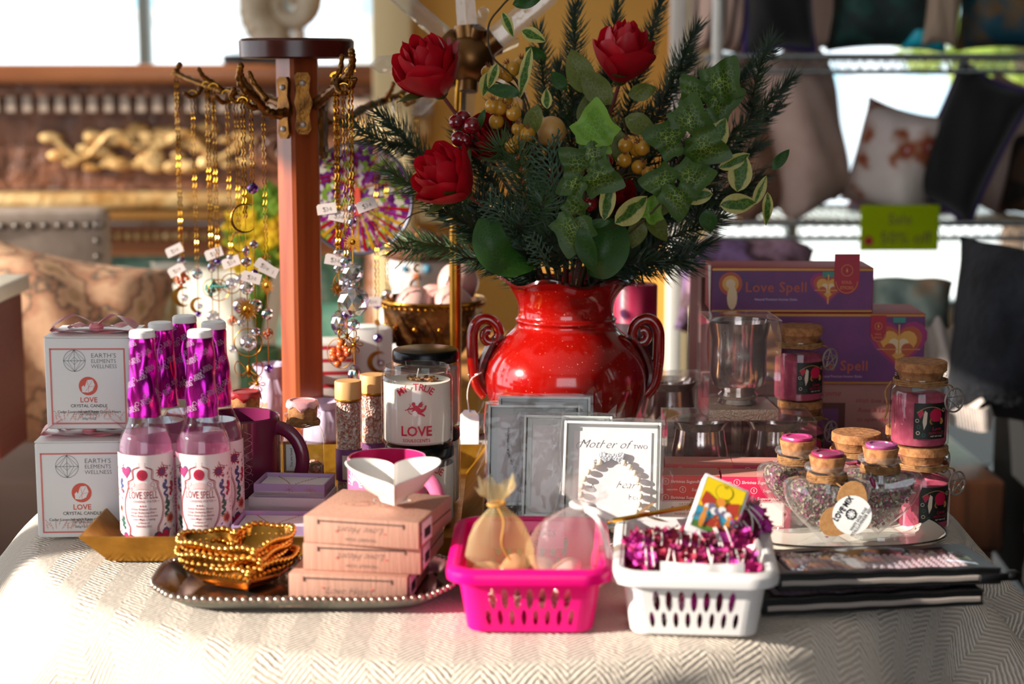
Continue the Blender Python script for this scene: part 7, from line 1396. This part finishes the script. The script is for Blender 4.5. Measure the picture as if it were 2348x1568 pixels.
# ================================================================ carved bowl with quartz spheres
M_cbr = pm('carved bronze', '#8a5c30', .35, .85, c2='#4c2f18', ns=38, bump=1, bs=38, dist=.008, lo=.4, hi=.6); bw_ = Vector((X(992, 2.24, .12), 2.24, T+.0003))
t = thing('carved_bowl', 'carved bronze pedestal bowl holding pink spheres behind the candles', 'bowl', bw_, 0); r = .066
def carve(a, q, z, j): return q*(1+.035*sin(a*9)*sin((z-.06)*60) if .06 < z < .14 else 1), z
part(MB().lathe([(0, 0), (.038, 0), (.040, .004), (.030, .012), (.014, .03), (.012, .05), (.020, .062), (.034, .075), (.049, .095), (.059, .12), (.064, .14), (.066, .150), (.0645, .152), (.060, .142), (.045, .105), (.02, .08), (0, .078)], M_cbr, 64, fn=carve), 'bowl_body', t)
b = MB(); beadring(b, [(r*1.0*cos(2*pi*i/46), r*1.0*sin(2*pi*i/46), .146) for i in range(46)], .0027, M_brass, 8, 6); b.tube([(r*1.02*cos(2*pi*i/46), r*1.02*sin(2*pi*i/46), .152) for i in range(46)], .0022, M_brass, 8, True); part(b, 'beaded_rim', t)
b = MB()
for i in range(12):
    a = 2*pi*i/12; qq = r*.95; b.tube([(qq*cos(a-.15), qq*sin(a-.15), .135), (qq*.96*cos(a), qq*.96*sin(a), .118), (qq*.93*cos(a+.12), qq*.93*sin(a+.12), .108), (qq*.8*cos(a), qq*.8*sin(a), .095)], [.003, .0035, .002, .003], M_cbr, 6); b.sph((qq*.97*cos(a+.2), qq*.97*sin(a+.2), .120), .0035, M_brass, 8, 6)
part(b, 'relief_scrolls', t)
M_rqs = pm('pale rose quartz', '#dba59c', .18, c2='#e6bcb0', ns=25, sss=.3, coat=.3)
for dx, dy, dz, rr, lab in ((-.022, -.022, .146, .026, 'pink quartz sphere at the left front of the carved bowl'), (.026, -.022, .146, .027, 'pink quartz sphere at the right front of the carved bowl, behind the brass rod'), (.0, .028, .142, .026, 'pink quartz sphere at the back of the carved bowl'), (.033, .014, .172, .027, 'highest pink quartz sphere, right of the brass rod')):
    solo(MB().sph((0, 0, 0), rr, M_rqs, 32, 20), 'quartz_sphere', lab, 'sphere', bw_+Vector((dx, dy, dz)), 0, 'quartz spheres in the carved bowl')
# ================================================================ carved mantel, ammonite, armchair, cushions (left background)
M_carv = pm('carved walnut', '#8e5a3c', .4, c2='#5c3826', ns=14, bump=.8, bs=26, dist=.02); M_wtop = wood('polished walnut', '#8c5230', '#a86a40', 4, .3, 'x'); M_gilt = pm('gilded carving', '#ecc88c', .3, .35, c2='#c08c4c', ns=18, bump=.5, bs=40, dist=.01); M_dent = pm('pale dentil', '#b09a88', .5); M_tile = ptm('green marble tile', ['#5f9a88', '#8ab8a4', '#4a8474', '#b0ccc0'], 9, .3, kind='noise')
MY = 4.6; t = thing('carved_mantel', 'carved walnut mantel with gilded frieze and dentil moulding under the window', 'mantel', (X(330, MY), MY, 0), R(2))
W = 2.36; zt = 1.215; b = MB(); x0 = -1.5; x1 = .72
part(MB().box(((x0+x1)/2, 0, zt-.025), (x1-x0, .34, .05), M_wtop, bev=.012).box(((x0+x1)/2, .02, zt-.065), (x1-x0-.06, .28, .035), M_carv, bev=.01), 'mantel_shelf', t, 'polished mantel shelf')
d = MB()
for i in range(54): d.box((x0+.05+i*.041, -.115, zt-.10), (.022, .03, .04), M_dent)
d.box(((x0+x1)/2, -.09, zt-.10), (x1-x0-.08, .02, .055), M_carv); part(d, 'dentil_moulding', t)
part(MB().box(((x0+x1)/2, .03, zt-.22), (x1-x0-.12, .20, .20), M_carv), 'frieze', t)
f = MB(); rs = random.Random(8)
for cx_ in (.04,):
    for i in range(60):
        a = i*.55; q = .012+.15*(i/60); sx = (1 if i % 2 else -1); f.sph((cx_+sx*q*1.6*abs(cos(a*.3))+rs.uniform(-.02, .02), -.085, zt-.215+.045*sin(a)+rs.uniform(-.01, .01)), rs.uniform(.010, .022), M_gilt, 8, 6, sc=(1.6, .7, .8))
    for s in (-1, 1):
        f.tube([(cx_+s*(.05+.22*i/24), -.09, zt-.20+.028*sin(i*.35)-.02*i/24) for i in range(25)], [.015*(1-.6*i/24) for i in range(25)], M_gilt, 8)
for cx_, s in ((-.62, 1), (-.62, -1), (.40, 1), (.40, -1), (-1.1, 1)):
    part(MB().tube([(cx_+s*(.12-.09*i/30)*cos(i*.42), -.08, zt-.22+(.07-.05*i/30)*sin(i*.42)) for i in range(31)], [.014*(1-.5*i/30) for i in range(31)], M_carv, 8), 'carved_scroll', t)
part(f, 'carved_relief', t, 'gilded scroll carving')
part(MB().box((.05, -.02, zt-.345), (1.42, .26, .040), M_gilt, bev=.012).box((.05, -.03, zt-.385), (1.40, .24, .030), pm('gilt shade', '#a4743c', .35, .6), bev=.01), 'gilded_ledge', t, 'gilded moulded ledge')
g = MB().box((.06, .0, zt-.45), (1.30, .18, .08), M_wtop)
for i in range(52): g.sph((-.56+i*.0245, -.095, zt-.44), .0115, M_gilt, 8, 6)
part(g, 'beaded_apron', t)
part(MB().box((.06, .05, zt-.62), (1.25, .10, .26), M_tile), 'tile_panel', t, 'green marble tile panel'); part(MB().box((.06, .09, .24), (1.1, .04, .48), pm('firebox black', '#0c0a0a', .9)), 'firebox', t)
for xx, w_ in ((-.92, .20), (.66, .16)):
    p = MB().box((xx, -.02, zt-.16), (w_*1.25, .30, .06), M_gilt, bev=.012).box((xx, -.02, zt-.11), (w_*1.35, .32, .04), M_dent, bev=.01); p.tube([(xx, -.05, zt-.19-i*.045) for i in range(22)], [w_*.46*(1+.06*(i % 2)) for i in range(22)], M_gilt if xx < 0 else M_carv, 14); part(p, 'carved_pilaster', t); part(MB().box((xx, .06, .45), (w_, .2, .9), M_carv), 'side_leg', t)
for xx in (-1.28,): part(MB().box((xx, .06, .5), (.40, .18, 1.0), M_carv), 'side_panel', t)
M_amm = pm('ivory ammonite', '#cfc0a8', .6, c2='#b3a184', ns=25, bump=.4, bs=40); p0 = V(640, 150, 4.35); zt_ = zt+.0005; ac = V(655, 5, 4.5)
t = thing('ammonite_sculpture', 'large ivory ammonite shell sculpture on a black base on the mantel', 'sculpture', (V(588, 150, 4.5).x, 4.55, zt_+.0), 0); bb = Vector((V(588, 150, 4.5).x, 4.55, zt_))
part(MB().box((0, 0, .012), (.17, .12, .024), pm('black base', '#121014', .3), bev=.004), 'base', t); ce = ac-bb; pts = []; rr = []
for i in range(150): q = i/149; a = -2.0-q*11.5; R_ = .088*(1-q)**1.1+.004; pts.append((ce.x+R_*cos(a), 0, ce.z+R_*sin(a))); rr.append((.044*(1-q)**1.05+.003)*(1+.07*(i % 3 == 0)))
pts = [(.02, 0, .024), (.03, 0, .055)]+pts; rr = [.045, .047]+rr; part(MB().tube(pts, rr, M_amm, 16), 'shell', t)
M_linen = pm('taupe linen', '#b8a598', .9, c2='#aa9788', ns=40); M_nail = pm('pewter nail', '#7a7068', .3, .8); ay = 3.3; az = V(120, 482, ay).z; ac = V(60, 482, ay)
t = thing('armchair', 'taupe upholstered armchair with nailhead trim seen from behind the cushions', 'armchair', (ac.x, ay, 0), R(8)); aw = (V(240, 500, ay).x-ac.x)
b = MB(); 
def fb(u, v): x = -.55+(.55+aw+.06*(1-v))*u; return (x, .05*sin(u*pi)*0, .42+(az-.42)*v)
b.box(((-.55+aw)/2, .05, (.42+az)/2), (.55+aw, .10, az-.42), M_linen, bev=.02); part(b, 'backrest', t); b = MB()
for i in range(26): b.sph((-.52+i*.0245*((.55+aw-.03)/.62), -.003, az-.03), .008, M_nail, 8, 6)
for i in range(22): b.sph((aw-.018, -.003, az-.03-i*.03), .008, M_nail, 8, 6)
part(b, 'nailhead_trim', t); part(MB().box(((-.55+aw)/2, .38, .34), (.60+aw, .54, .18), M_linen, bev=.03), 'seat', t)
for x in (-.5, aw-.05):
    for y in (.10, .58): part(MB().tube([(x, y, .25), (x, y, 0)], [.025, .015], M_darkwood, 10), 'leg', t)
def cushion(loc, rot, w_, h, d, m, lab, grp='cushions', cat='cushion', tassel=None, name='cushion', piping=None):
    t = thing(name, lab, cat, loc, 0, grp, rot=rot)
    def f(s): 
        def g(u, v):
            x, y = 2*u-1, 2*v-1; k = (max(0, 1-x**4)*max(0, 1-y**4))**.55; p = 1-.10*(1-abs(x)**2)*abs(y)**3; q = 1-.10*(1-abs(y)**2)*abs(x)**3
            return (w_/2*x*q, s*d/2*k*(1+.05*sin(x*7+y*5)), h/2*y*p)
        return g
    b = MB().grid(f(1), 22, 22, m).grid(f(-1), 22, 22, m); part(b, 'cover', t, ang=70)
    if piping: part(MB().tube([Vector(f(1)(u, v)) for u, v in [(i/12, 0) for i in range(12)]+[(1, i/12) for i in range(12)]+[(1-i/12, 1) for i in range(12)]+[(0, 1-i/12) for i in range(12)]], .006, piping, 8, True), 'piping', t)
    return t
M_tap = ptm('tapestry print', ['#c99a78', '#d8ab88', '#b88264', '#6a5f50', '#c99a78', '#d8ab88', '#9a7a4c'], 15, .9, kind='noise', pos=(.3, .40, .52, .545, .57, .62, .72)); M_ivoryc = pm('ivory cushion', '#e6dccb', .9, c2='#d8cbb4', ns=10); M_ochc = ptm('ochre floral print', ['#d8c8a8', '#b08a3a', '#e4d8c0', '#8a7a4a'], 14, .9, kind='noise')
CG = 'cushions heaped left of the table'
def cpx(px0, py0, px1, py1, Y, d, m, lab, rot=(0, 0, 0), grp=CG, **k):
    a, c = V(px0, py1, Y), V(px1, py0, Y); return cushion((a+c)/2, rot, c.x-a.x, c.z-a.z, d, m, lab, grp, **k)
cpx(-90, 570, 360, 1040, 2.75, .22, M_tap, 'large peach tapestry cushion with dark scrolls, nearest the candle boxes', (R(-8), R(12), R(10)))
cpx(-160, 540, 130, 800, 3.0, .2, M_tap, 'peach tapestry cushion at the far left behind the large one', (R(-10), R(25), R(15)))
cpx(120, 612, 350, 800, 3.1, .2, M_ivoryc, 'sunlit ivory cushion in front of the armchair', (R(-25), R(5), 0))
cpx(225, 640, 400, 820, 2.95, .18, M_ochc, 'ivory and ochre floral cushion beside the ivory one', (R(-20), R(-12), R(-8)))
cpx(330, 600, 650, 900, 3.4, .2, pm('cream bolster', '#e9e2d2', .9), 'cream sunlit cushion behind the hanging necklaces', (R(-30), R(4), 0))
b = MB().box((0, .0, .55), (1.3, .75, .18), M_linen, bev=.05); t = thing('bench', 'low upholstered bench carrying the heaped cushions', 'bench', (-1.03, 2.92, 0)); part(MB().box((0, 0, .48), (1.0, .56, .18), pm('umber bench cloth', '#4a362e', .9), bev=.04), 'seat', t)
for x in (-.44, .44):
    for y in (-.22, .22): part(MB().tube([(x, y, .40), (x, y, 0)], .022, M_darkwood, 10), 'leg', t)
t = thing('ottoman', 'taupe ottoman under the cream cushion behind the necklaces', 'ottoman', (-.54, 3.44, 0)); part(MB().box((0, 0, .36), (.36, .38, .36), M_linen, bev=.03), 'padded_body', t)
for x in (-.14, .14):
    for y in (-.15, .15): part(MB().tube([(x, y, .20), (x, y, 0)], .018, M_darkwood, 8), 'leg', t)
M_blkc = pm('black upholstery', '#070607', .9)
M_redb = pm('red ribbed side', '#7a2a1c', .5, c2='#5a1a12', ns=60, stretch=(1, 1, 30), bump=.6, bs=4); cx_ = V(0, 800, 2.35); zb = V(0, 690, 2.35).z
t = thing('side_table', 'red ribbed side table with pale top at the far left edge', 'table', (cx_.x-.178, 2.44, 0)); part(MB().box((0, 0, (zb-.01+.66)/2), (.33, .14, zb-.67), M_redb), 'ribbed_body', t); part(MB().box((-.02, 0, .33), (.26, .12, .66), M_blkc), 'pedestal', t); part(MB().box((.005, 0, zb+.005), (.34, .17, .024), M_ivoryc, bev=.006), 'tabletop', t)
# flowers glowing behind the necklaces
M_yf = transl('yellow petal', '#f2d21c', '#e0b010', .5); M_gf = transl('fresh leaf', '#8fae2c', '#5f8a24', .5); t = thing('flower_arrangement', 'bright yellow flowers with green leaves behind the hanging necklaces', 'flowers', V(590, 640, 3.0), 0); b = MB(); l_ = MB(); o_ = V(590, 640, 3.0); rs = random.Random(6)
for i in range(26):
    c = V(rs.uniform(540, 650), rs.uniform(455, 600), 3.0+rs.uniform(-.06, .06))-o_
    for k in range(7): a = k*.9+i; oval(b if i % 3 else l_, c, Vector((cos(a), -.3, sin(a))), (0, -1, 0), rs.uniform(.022, .036), .018, M_yf if i % 3 else M_gf)
    l_.tube([c, (c.x*.3, 0, -.05), (0, 0, -.12)], .0018, M_gf, 5)
part(b, 'petals', t); part(l_, 'leaves', t); part(MB().lathe([(0, -.36), (.04, -.36), (.05, -.3), (.035, -.18), (.04, -.12), (.033, -.12), (.03, -.18), (0, -.3)], pm('green glass vase', '#6a9a6a', .15), 30), 'vase', t)
z0 = o_.z-.36; t = thing('plant_table', 'small wooden table carrying the yellow flowers', 'table', (o_.x+.06, o_.y+.02, 0)); part(MB().lathe([(0, z0-.03), (.13, z0-.03), (.13, z0-.001), (0, z0-.001)], M_darkwood, 32), 'tabletop', t); part(MB().lathe([(0, 0), (.10, 0), (.03, .05), (.025, z0-.03), (0, z0-.03)], M_darkwood, 20), 'pedestal', t)
# parcels behind the post
M_stripe = ptm('red striped paper', ['#efe6e0', '#c02838'], 1, .6)
def stripes():
    m, n, l = nt('striped gift wrap'); b = n['Principled BSDF']; tc = n.new('ShaderNodeTexCoord'); s = n.new('ShaderNodeSeparateXYZ'); l.new(tc.outputs['Object'], s.inputs[0]); a = n.new('ShaderNodeMath'); a.operation = 'PINGPONG'; a.inputs[1].default_value = .008; l.new(s.outputs[2], a.inputs[0]); g = n.new('ShaderNodeMath'); g.operation = 'GREATER_THAN'; g.inputs[1].default_value = .0055; l.new(a.outputs[0], g.inputs[0]); mx = n.new('ShaderNodeMix'); mx.data_type = 'RGBA'; l.new(g.outputs[0], mx.inputs[0]); mx.inputs[6].default_value = col(hexc('#e8dcd4')); mx.inputs[7].default_value = col(hexc('#c02434')); l.new(mx.outputs[2], b.inputs['Base Color']); return m
solo(MB().box((0, 0, .055), (.062, .055, .11), stripes(), bev=.001), 'striped_gift_box', 'red and white striped gift box just right of the wooden post', 'box', (X(757, 2.16), 2.165, T+.0003), R(6))
def pouch(px, Y, w_, h, m, lab):
    b = MB().lathe([(0, .002), (w_*.42, 0), (w_*.52, h*.3), (w_*.45, h*.65), (w_*.22, h*.82), (w_*.34, h*.95), (w_*.38, h)], m, 36, fn=lambda a, r, z, j: (r*(1+.08*sin(a*9+j)*(j > 2)), z)); return solo(b, 'fabric_pouch', lab, 'pouch', (X(px, Y, .05), Y, T+.0003), 0, ang=70)
M_lilp = pm('lilac tissue', '#c9b4cc', .8, c2='#d8946a', ns=45, lo=.62, hi=.68)
pouch(625, 2.10, .062, .090, M_lilp, 'lilac printed pouch between the plum mug and the post'); pouch(745, 2.02, .05, .06, M_lilp, 'small lilac printed pouch behind the salt tubes'); pouch(905, 2.08, .05, .07, pm('plum tissue', '#7a5468', .8), 'plum printed pouch behind the open candle jar')
t = MB().box((0, 0, .06), (.05, .05, .12), pm('white paper bag', '#f0ece6', .8), bev=.002); solo(t, 'paper_bag', 'tall white paper bag left of the carved bowl', 'bag', (X(850, 2.20), 2.215, T+.0003), R(12))
b = MB(); b.add([(-.02, 0, 0), (.03, 0, 0), (.0, 0, .17), (-.012, 0, .165)], [(0, 1, 2, 3)], M_card); b.add([(-.02, .002, 0), (.03, .002, 0), (.0, .002, .17), (-.012, .002, .165)], [(0, 1, 2, 3)], M_card)
# shelf of festive figures behind, left of the ochre wall
M_plw = pm('white plush', '#ece6e4', .95, bump=.5, bs=120); M_skin = pm('doll face', '#d8927a', .6); M_hat = pm('brown felt', '#5c3422', .9)
def doll(px, py, Y, S, hat, lab, beard):
    c = V(px, py, Y); t = thing('plush_figure', lab, 'figurine', c, 0, 'plush figures on the display shelf')
    part(MB().sph((0, 0, -S*1.75), S*1.25, M_plw, 24, 16, sc=(1, .8, 1.1)), 'body', t); part(MB().sph((0, 0, 0), S, M_plw if not beard else M_skin, 28, 18), 'head', t)
    for s in (-1, 1): part(MB().sph((s*S*.36, -S*.90, S*.12), S*.13, pm('blue bead eye', '#4a90b0', .3), 12, 8), 'eye', t)
    part(MB().lathe([(S*1.02, S*.35), (S*1.1, S*.5), (S*.9, S*.9), (S*.4, S*1.3), (0, S*1.4)], hat, 28), 'hat', t); part(MB().sph((0, -S*1.0, -S*.12), S*.13, pm('felt nose', '#c8603a', .8), 10, 8), 'nose', t)
    if beard: part(MB().sph((0, -S*.4, -S*.65), S*.72, M_plw, 20, 14, sc=(1.1, .8, 1)), 'beard', t)
    return t
doll(958, 618, 3.3, .058, M_hat, 'white plush figure with blue eyes on the shelf, left of the brass rod', False); doll(1012, 612, 3.34, .045, M_hat, 'bearded plush figure with a tan face, beside the brass rod', True)
fz = V(958, 618, 3.3).z-.058*1.75-.058*1.37; t = thing('display_table', 'wooden display table behind the carved bowl carrying the plush figures', 'table', (.0, 3.45, 0)); part(MB().box((0, 0, fz-.015), (.56, .5, .03), wood('honey wood', '#b07a44', '#c89058', 4, .4, 'x'), bev=.004), 'tabletop', t)
for x in (-.25, .25):
    for y in (-.22, .22): part(MB().box((x, y, (fz-.03)/2), (.04, .04, fz-.03), M_darkwood), 'leg', t)
# ================================================================ wire rack with pillows (right background)
M_wire = pm('chrome wire', '#b8c4cc', .2, .9); RY_ = 3.7; zA = V(1900, 132, RY_).z; zB = V(1900, 492, RY_).z; xl, xr = V(1592, 300, RY_).x, V(2560, 300, RY_).x
t = thing('wire_rack', 'chrome wire shelving rack loaded with pillows in front of the right window', 'shelf', ((xl+xr)/2, RY_, 0)); ww = xr-xl
for z in (zA, zB, .30):
    b = MB()
    for y in (-.22, .22):
        b.tube([(-ww/2, y, z), (ww/2, y, z)], .006, M_wire, 8); b.tube([(-ww/2, y, z-.03), (ww/2, y, z-.03)], .005, M_wire, 8); b.tube([(-ww/2+ww*i/80, y, z-.03*(i % 2)) for i in range(81)], .003, M_wire, 6)
    for i in range(52): x = -ww/2+ww*i/51; b.tube([(x, -.22, z), (x, .22, z)], .0025, M_wire, 5)
    part(b, 'wire_shelf', t)
for x in (-ww/2+.02, ww/2-.05):
    for y in (-.22, .22): part(MB().tube([(x, y, 0), (x, y, 2.1)], .011, M_white if x < 0 else M_wire, 12), 'post', t)
PG = 'pillows on the wire rack'; M_tan = pm('tan linen pillow', '#8f6a56', .9, c2='#7c5846', ns=20); M_tanl = pm('light tan face', '#c9ada0', .9, c2='#b89a8c', ns=14); M_blv = pm('black velvet', '#0b090d', .9, sheen=.3); M_floralp = ptm('floral pillow print', ['#e4d6d0', '#dccac4', '#9a5a34', '#a03a3a', '#e8dcd8'], 13, .9, kind='noise', pos=(.3, .5, .58, .64, .66)); M_pip = pm('purple piping', '#3c2470', .7)
def strp():
    m, n, l = nt('striped pillow cloth'); b = n['Principled BSDF']; b.inputs['Roughness'].default_value = .9; tc = n.new('ShaderNodeTexCoord'); s = n.new('ShaderNodeSeparateXYZ'); l.new(tc.outputs['Object'], s.inputs[0]); a = n.new('ShaderNodeMath'); a.operation = 'PINGPONG'; a.inputs[1].default_value = .011; l.new(s.outputs[0], a.inputs[0]); g = n.new('ShaderNodeMath'); g.operation = 'GREATER_THAN'; g.inputs[1].default_value = .007; l.new(a.outputs[0], g.inputs[0]); mx = n.new('ShaderNodeMix'); mx.data_type = 'RGBA'; l.new(g.outputs[0], mx.inputs[0]); mx.inputs[6].default_value = col(hexc('#c8a898')); mx.inputs[7].default_value = col(hexc('#4a3a38')); l.new(mx.outputs[2], b.inputs['Base Color']); return m
M_strp = strp()
cpx(1640, 115, 1830, 510, 3.66, .14, M_tan, 'tan pillow leaning behind the pine tips on the lower rack shelf', (0, R(-14), R(28)), PG)
cpx(1560, 130, 1760, 470, 3.75, .12, M_tanl, 'pale tan pillow at the left end of the lower rack shelf', (0, R(-10), R(25)), PG)
cpx(1745, 90, 1925, 500, 3.62, .16, M_tanl, 'large tan pillow with pale face, standing diagonally on the lower rack shelf', (0, R(-17), R(40)), PG)
cpx(1950, 240, 2160, 490, 3.62, .15, M_floralp, 'white pillow with rust floral print beside the black one', (0, R(14), R(-25)), PG)
cpx(2120, 160, 2310, 495, 3.58, .14, M_blv, 'black velvet pillow standing on its corner on the lower rack shelf', (0, R(24), R(-20)), PG, piping=M_pip)
cpx(2215, 170, 2370, 495, 3.72, .14, M_tanl, 'tan pillow right behind the black velvet one', (0, R(18), R(-30)), PG)
cpx(2300, 300, 2460, 500, 3.66, .14, ptm('dark leopard print', ['#1c1512', '#4a3426', '#120e0c', '#6a4a34'], 18, .9), 'dark brown patterned pillow at the right edge of the lower rack shelf', (0, R(8), R(-20)), PG)
cpx(1935, 420, 2200, 490, 3.85, .1, ptm('pastel print', ['#c8b0c8', '#8ab0c0', '#d8a0a8', '#b8a8d0'], 20, .9, kind='noise'), 'flat pastel pillow lying behind the floral one', (R(30), 0, 0), PG)
TG = 'pillows on the top rack shelf'
cpx(1588, -150, 1725, 128, 3.60, .12, M_strp, 'beige and grey striped pillow on the top rack shelf, behind the pine tips', (0, R(4), R(10)), TG)
cpx(1700, -160, 1868, 122, 3.56, .13, M_blv, 'black pillow with purple piping on the top rack shelf', (0, R(-3), R(5)), TG, piping=M_pip)
cpx(1850, -150, 1912, 122, 3.64, .12, M_strp, 'narrow view of a striped pillow right of the black top-shelf one', (0, R(-4), R(30)), TG)
cpx(1895, -120, 2165, 118, 3.58, .16, ptm('dark teal velvet', ['#06302c', '#0a1a1c', '#0c443c', '#08100f'], 12, .7, kind='noise'), 'dark teal patterned pillow in the middle of the top rack shelf', (0, 0, R(-6)), TG)
cpx(2070, 30, 2175, 118, 3.54, .08, pm('cyan satin', '#10b4cc', .4), 'small bright cyan satin pillow on the top rack shelf', (0, R(6), 0), TG)
cpx(2120, -120, 2210, 110, 3.50, .06, pm('beige fringe', '#a8917c', .95, bump=1, bs=90), 'beige fringed throw hanging over the top rack shelf', (0, R(4), 0), TG)
cpx(2190, -100, 2420, 118, 3.56, .14, ptm('teal gold print', ['#0a3c50', '#0c4a5c', '#7a5a2c', '#083444'], 10, .7, kind='noise', pos=(.3, .45, .6, .64)), 'teal pillow with gold swirls at the right of the top rack shelf', (0, 0, R(-4)), TG)
M_sign = transl('neon yellow card', '#dcf000', k=.7, rough=.6); a = V(1970, 575, 3.42); c = V(2156, 470, 3.42); W_, H_ = c.x-a.x, c.z-a.z; q = MB().box((0, 0, 0), (W_, .003, H_), M_sign); p = MB(); p.text('Sale', .0, .008, .030, M_grayp, off=-.01); p.text('50% off', .012, -H_*.34, .034, M_grayp, off=-.01); p.disc(-W_*.39, -H_*.28, .009, M_red, 0, 1); q.merge(p, flat(-.002))
solo(q, 'sale_sign', 'neon yellow-green handwritten sale sign hanging from the lower rack shelf', 'sign', (a+c)/2, R(2))
# heaped things lower right
cpx(1545, 562, 1870, 760, 3.0, .25, ptm('mauve floral print', ['#6a4a5c', '#8a6a9a', '#3c2420', '#b890a8', '#5a3c34'], 11, .9, kind='noise'), 'mauve and brown floral cushion behind the purple cartons', (R(-25), 0, R(-5)), 'cushions right of the vase')
cpx(1985, 640, 2185, 800, 2.9, .2, ptm('sage print', ['#7a8a80', '#5a6a68', '#98a498', '#b07a50'], 8, .9, kind='noise'), 'sage green rounded cushion right of the purple cartons', (R(-20), 0, R(-10)), 'cushions right of the vase')
cpx(1580, 700, 1675, 985, 2.84, .15, M_ivoryc, 'pale cushion in the gap left of the votive boxes', (R(-20), 0, 0), 'cushions right of the vase')
def throw(px0, py0, px1, py1, Y, m, lab):
    a, c = V(px0, py1, Y), V(px1, py0, Y); o = (a+c)/2; W_, H_ = c.x-a.x, c.z-a.z; b = MB(); b.grid(lambda u, v: ((u-.5)*W_, .05*sin(u*7)*(1-v)-.12*(1-v), (v-.5)*H_*(1-.25*u*u)+.01*sin(u*21)), 30, 14, m)
    for i in range(40): u = i/39; x = (u-.5)*W_; z = -.5*H_*(1-.25*u*u); b.tube([(x, .05*sin(u*7)-.12, z), (x+.003, .05*sin(u*7)-.125, z-.035)], [.003, .0015], m, 5)
    return solo(b, 'fringed_throw', lab, 'throw', o, ang=70)
throw(2090, 735, 2245, 900, 2.75, pm('ivory fringe', '#b8aaa2', .95, bump=.8, bs=90), 'ivory fringed throw folded over the dark armchair arm')
M_char = pm('charcoal plush', '#2a2c34', .95, c2='#121216', ns=12, bump=.8, bs=60, dist=.01); M_blkc = pm('black upholstery', '#070607', .9)
cpx(2165, 560, 2520, 980, 2.7, .3, M_char, 'big charcoal plush cushion at the right edge', (R(-15), R(8), R(-8)), 'cushions right of the vase')
t = thing('armchair', 'black upholstered armchair in deep shade at the right', 'armchair', (1.30, 2.75, 0), R(-4)); part(MB().box((0, 0, .40), (.78, .62, .34), M_blkc, bev=.06), 'seat', t); part(MB().box((0, .32, .62), (.80, .14, .62), M_blkc, bev=.05), 'backrest', t)
for s in (-1, 1): part(MB().box((s*.40, 0, .55), (.12, .62, .45), M_blkc, bev=.04), 'armrest', t)
for x in (-.36, .36):
    for y in (-.26, .3): part(MB().tube([(x, y, .24), (x, y, 0)], .02, M_darkwood, 8), 'leg', t)
# rattan chair edge at the far right, bench carrying the sage cushions
M_rat = pm('rattan', '#b98a48', .6, c2='#8a6030', ns=50, bump=.5, bs=80); rc_ = V(2345, 1180, 1.95); t = thing('rattan_stool', 'rattan stool with white cushion cut off by the right edge', 'stool', (rc_.x+.19, 2.0, 0)); zz = V(2345, 1200, 1.95).z
part(MB().tube([(.15*cos(2*pi*i/40), .15*sin(2*pi*i/40), zz-.03) for i in range(40)], .016, M_rat, 10, True).tube([(.15*cos(2*pi*i/40), .15*sin(2*pi*i/40), zz-.07) for i in range(40)], .012, M_rat, 10, True), 'rattan_rim', t); part(MB().sph((0, 0, zz-.03), .14, M_plw, 28, 14, sc=(1, 1, .35)), 'cushion', t)
for k in range(4): a = k*pi/2+.7; part(MB().tube([(.14*cos(a), .14*sin(a), zz-.06), (.18*cos(a), .18*sin(a), 0)], .012, M_rat, 8), 'leg', t)
t = thing('bench', 'short dark bench under the cushions right of the vase', 'bench', (.54, 2.98, 0)); part(MB().box((0, 0, .48), (.52, .46, .12), M_darkwood, bev=.01), 'seat', t)
for x in (-.22, .22):
    for y in (-.19, .19): part(MB().box((x, y, .21), (.05, .05, .42), M_darkwood), 'leg', t)
M_rugp = ptm('purple shawl', ['#3c2440', '#4a2c50', '#2c1c30'], 10, .9, kind='noise'); a = V(2200, 1010, 2.3); b = MB().grid(lambda u, v: ((u-.5)*.34, (v-.5)*.3, .02*sin(u*9)*sin(v*7)+.03*(1-(2*u-1)**2)), 20, 16, M_rugp);
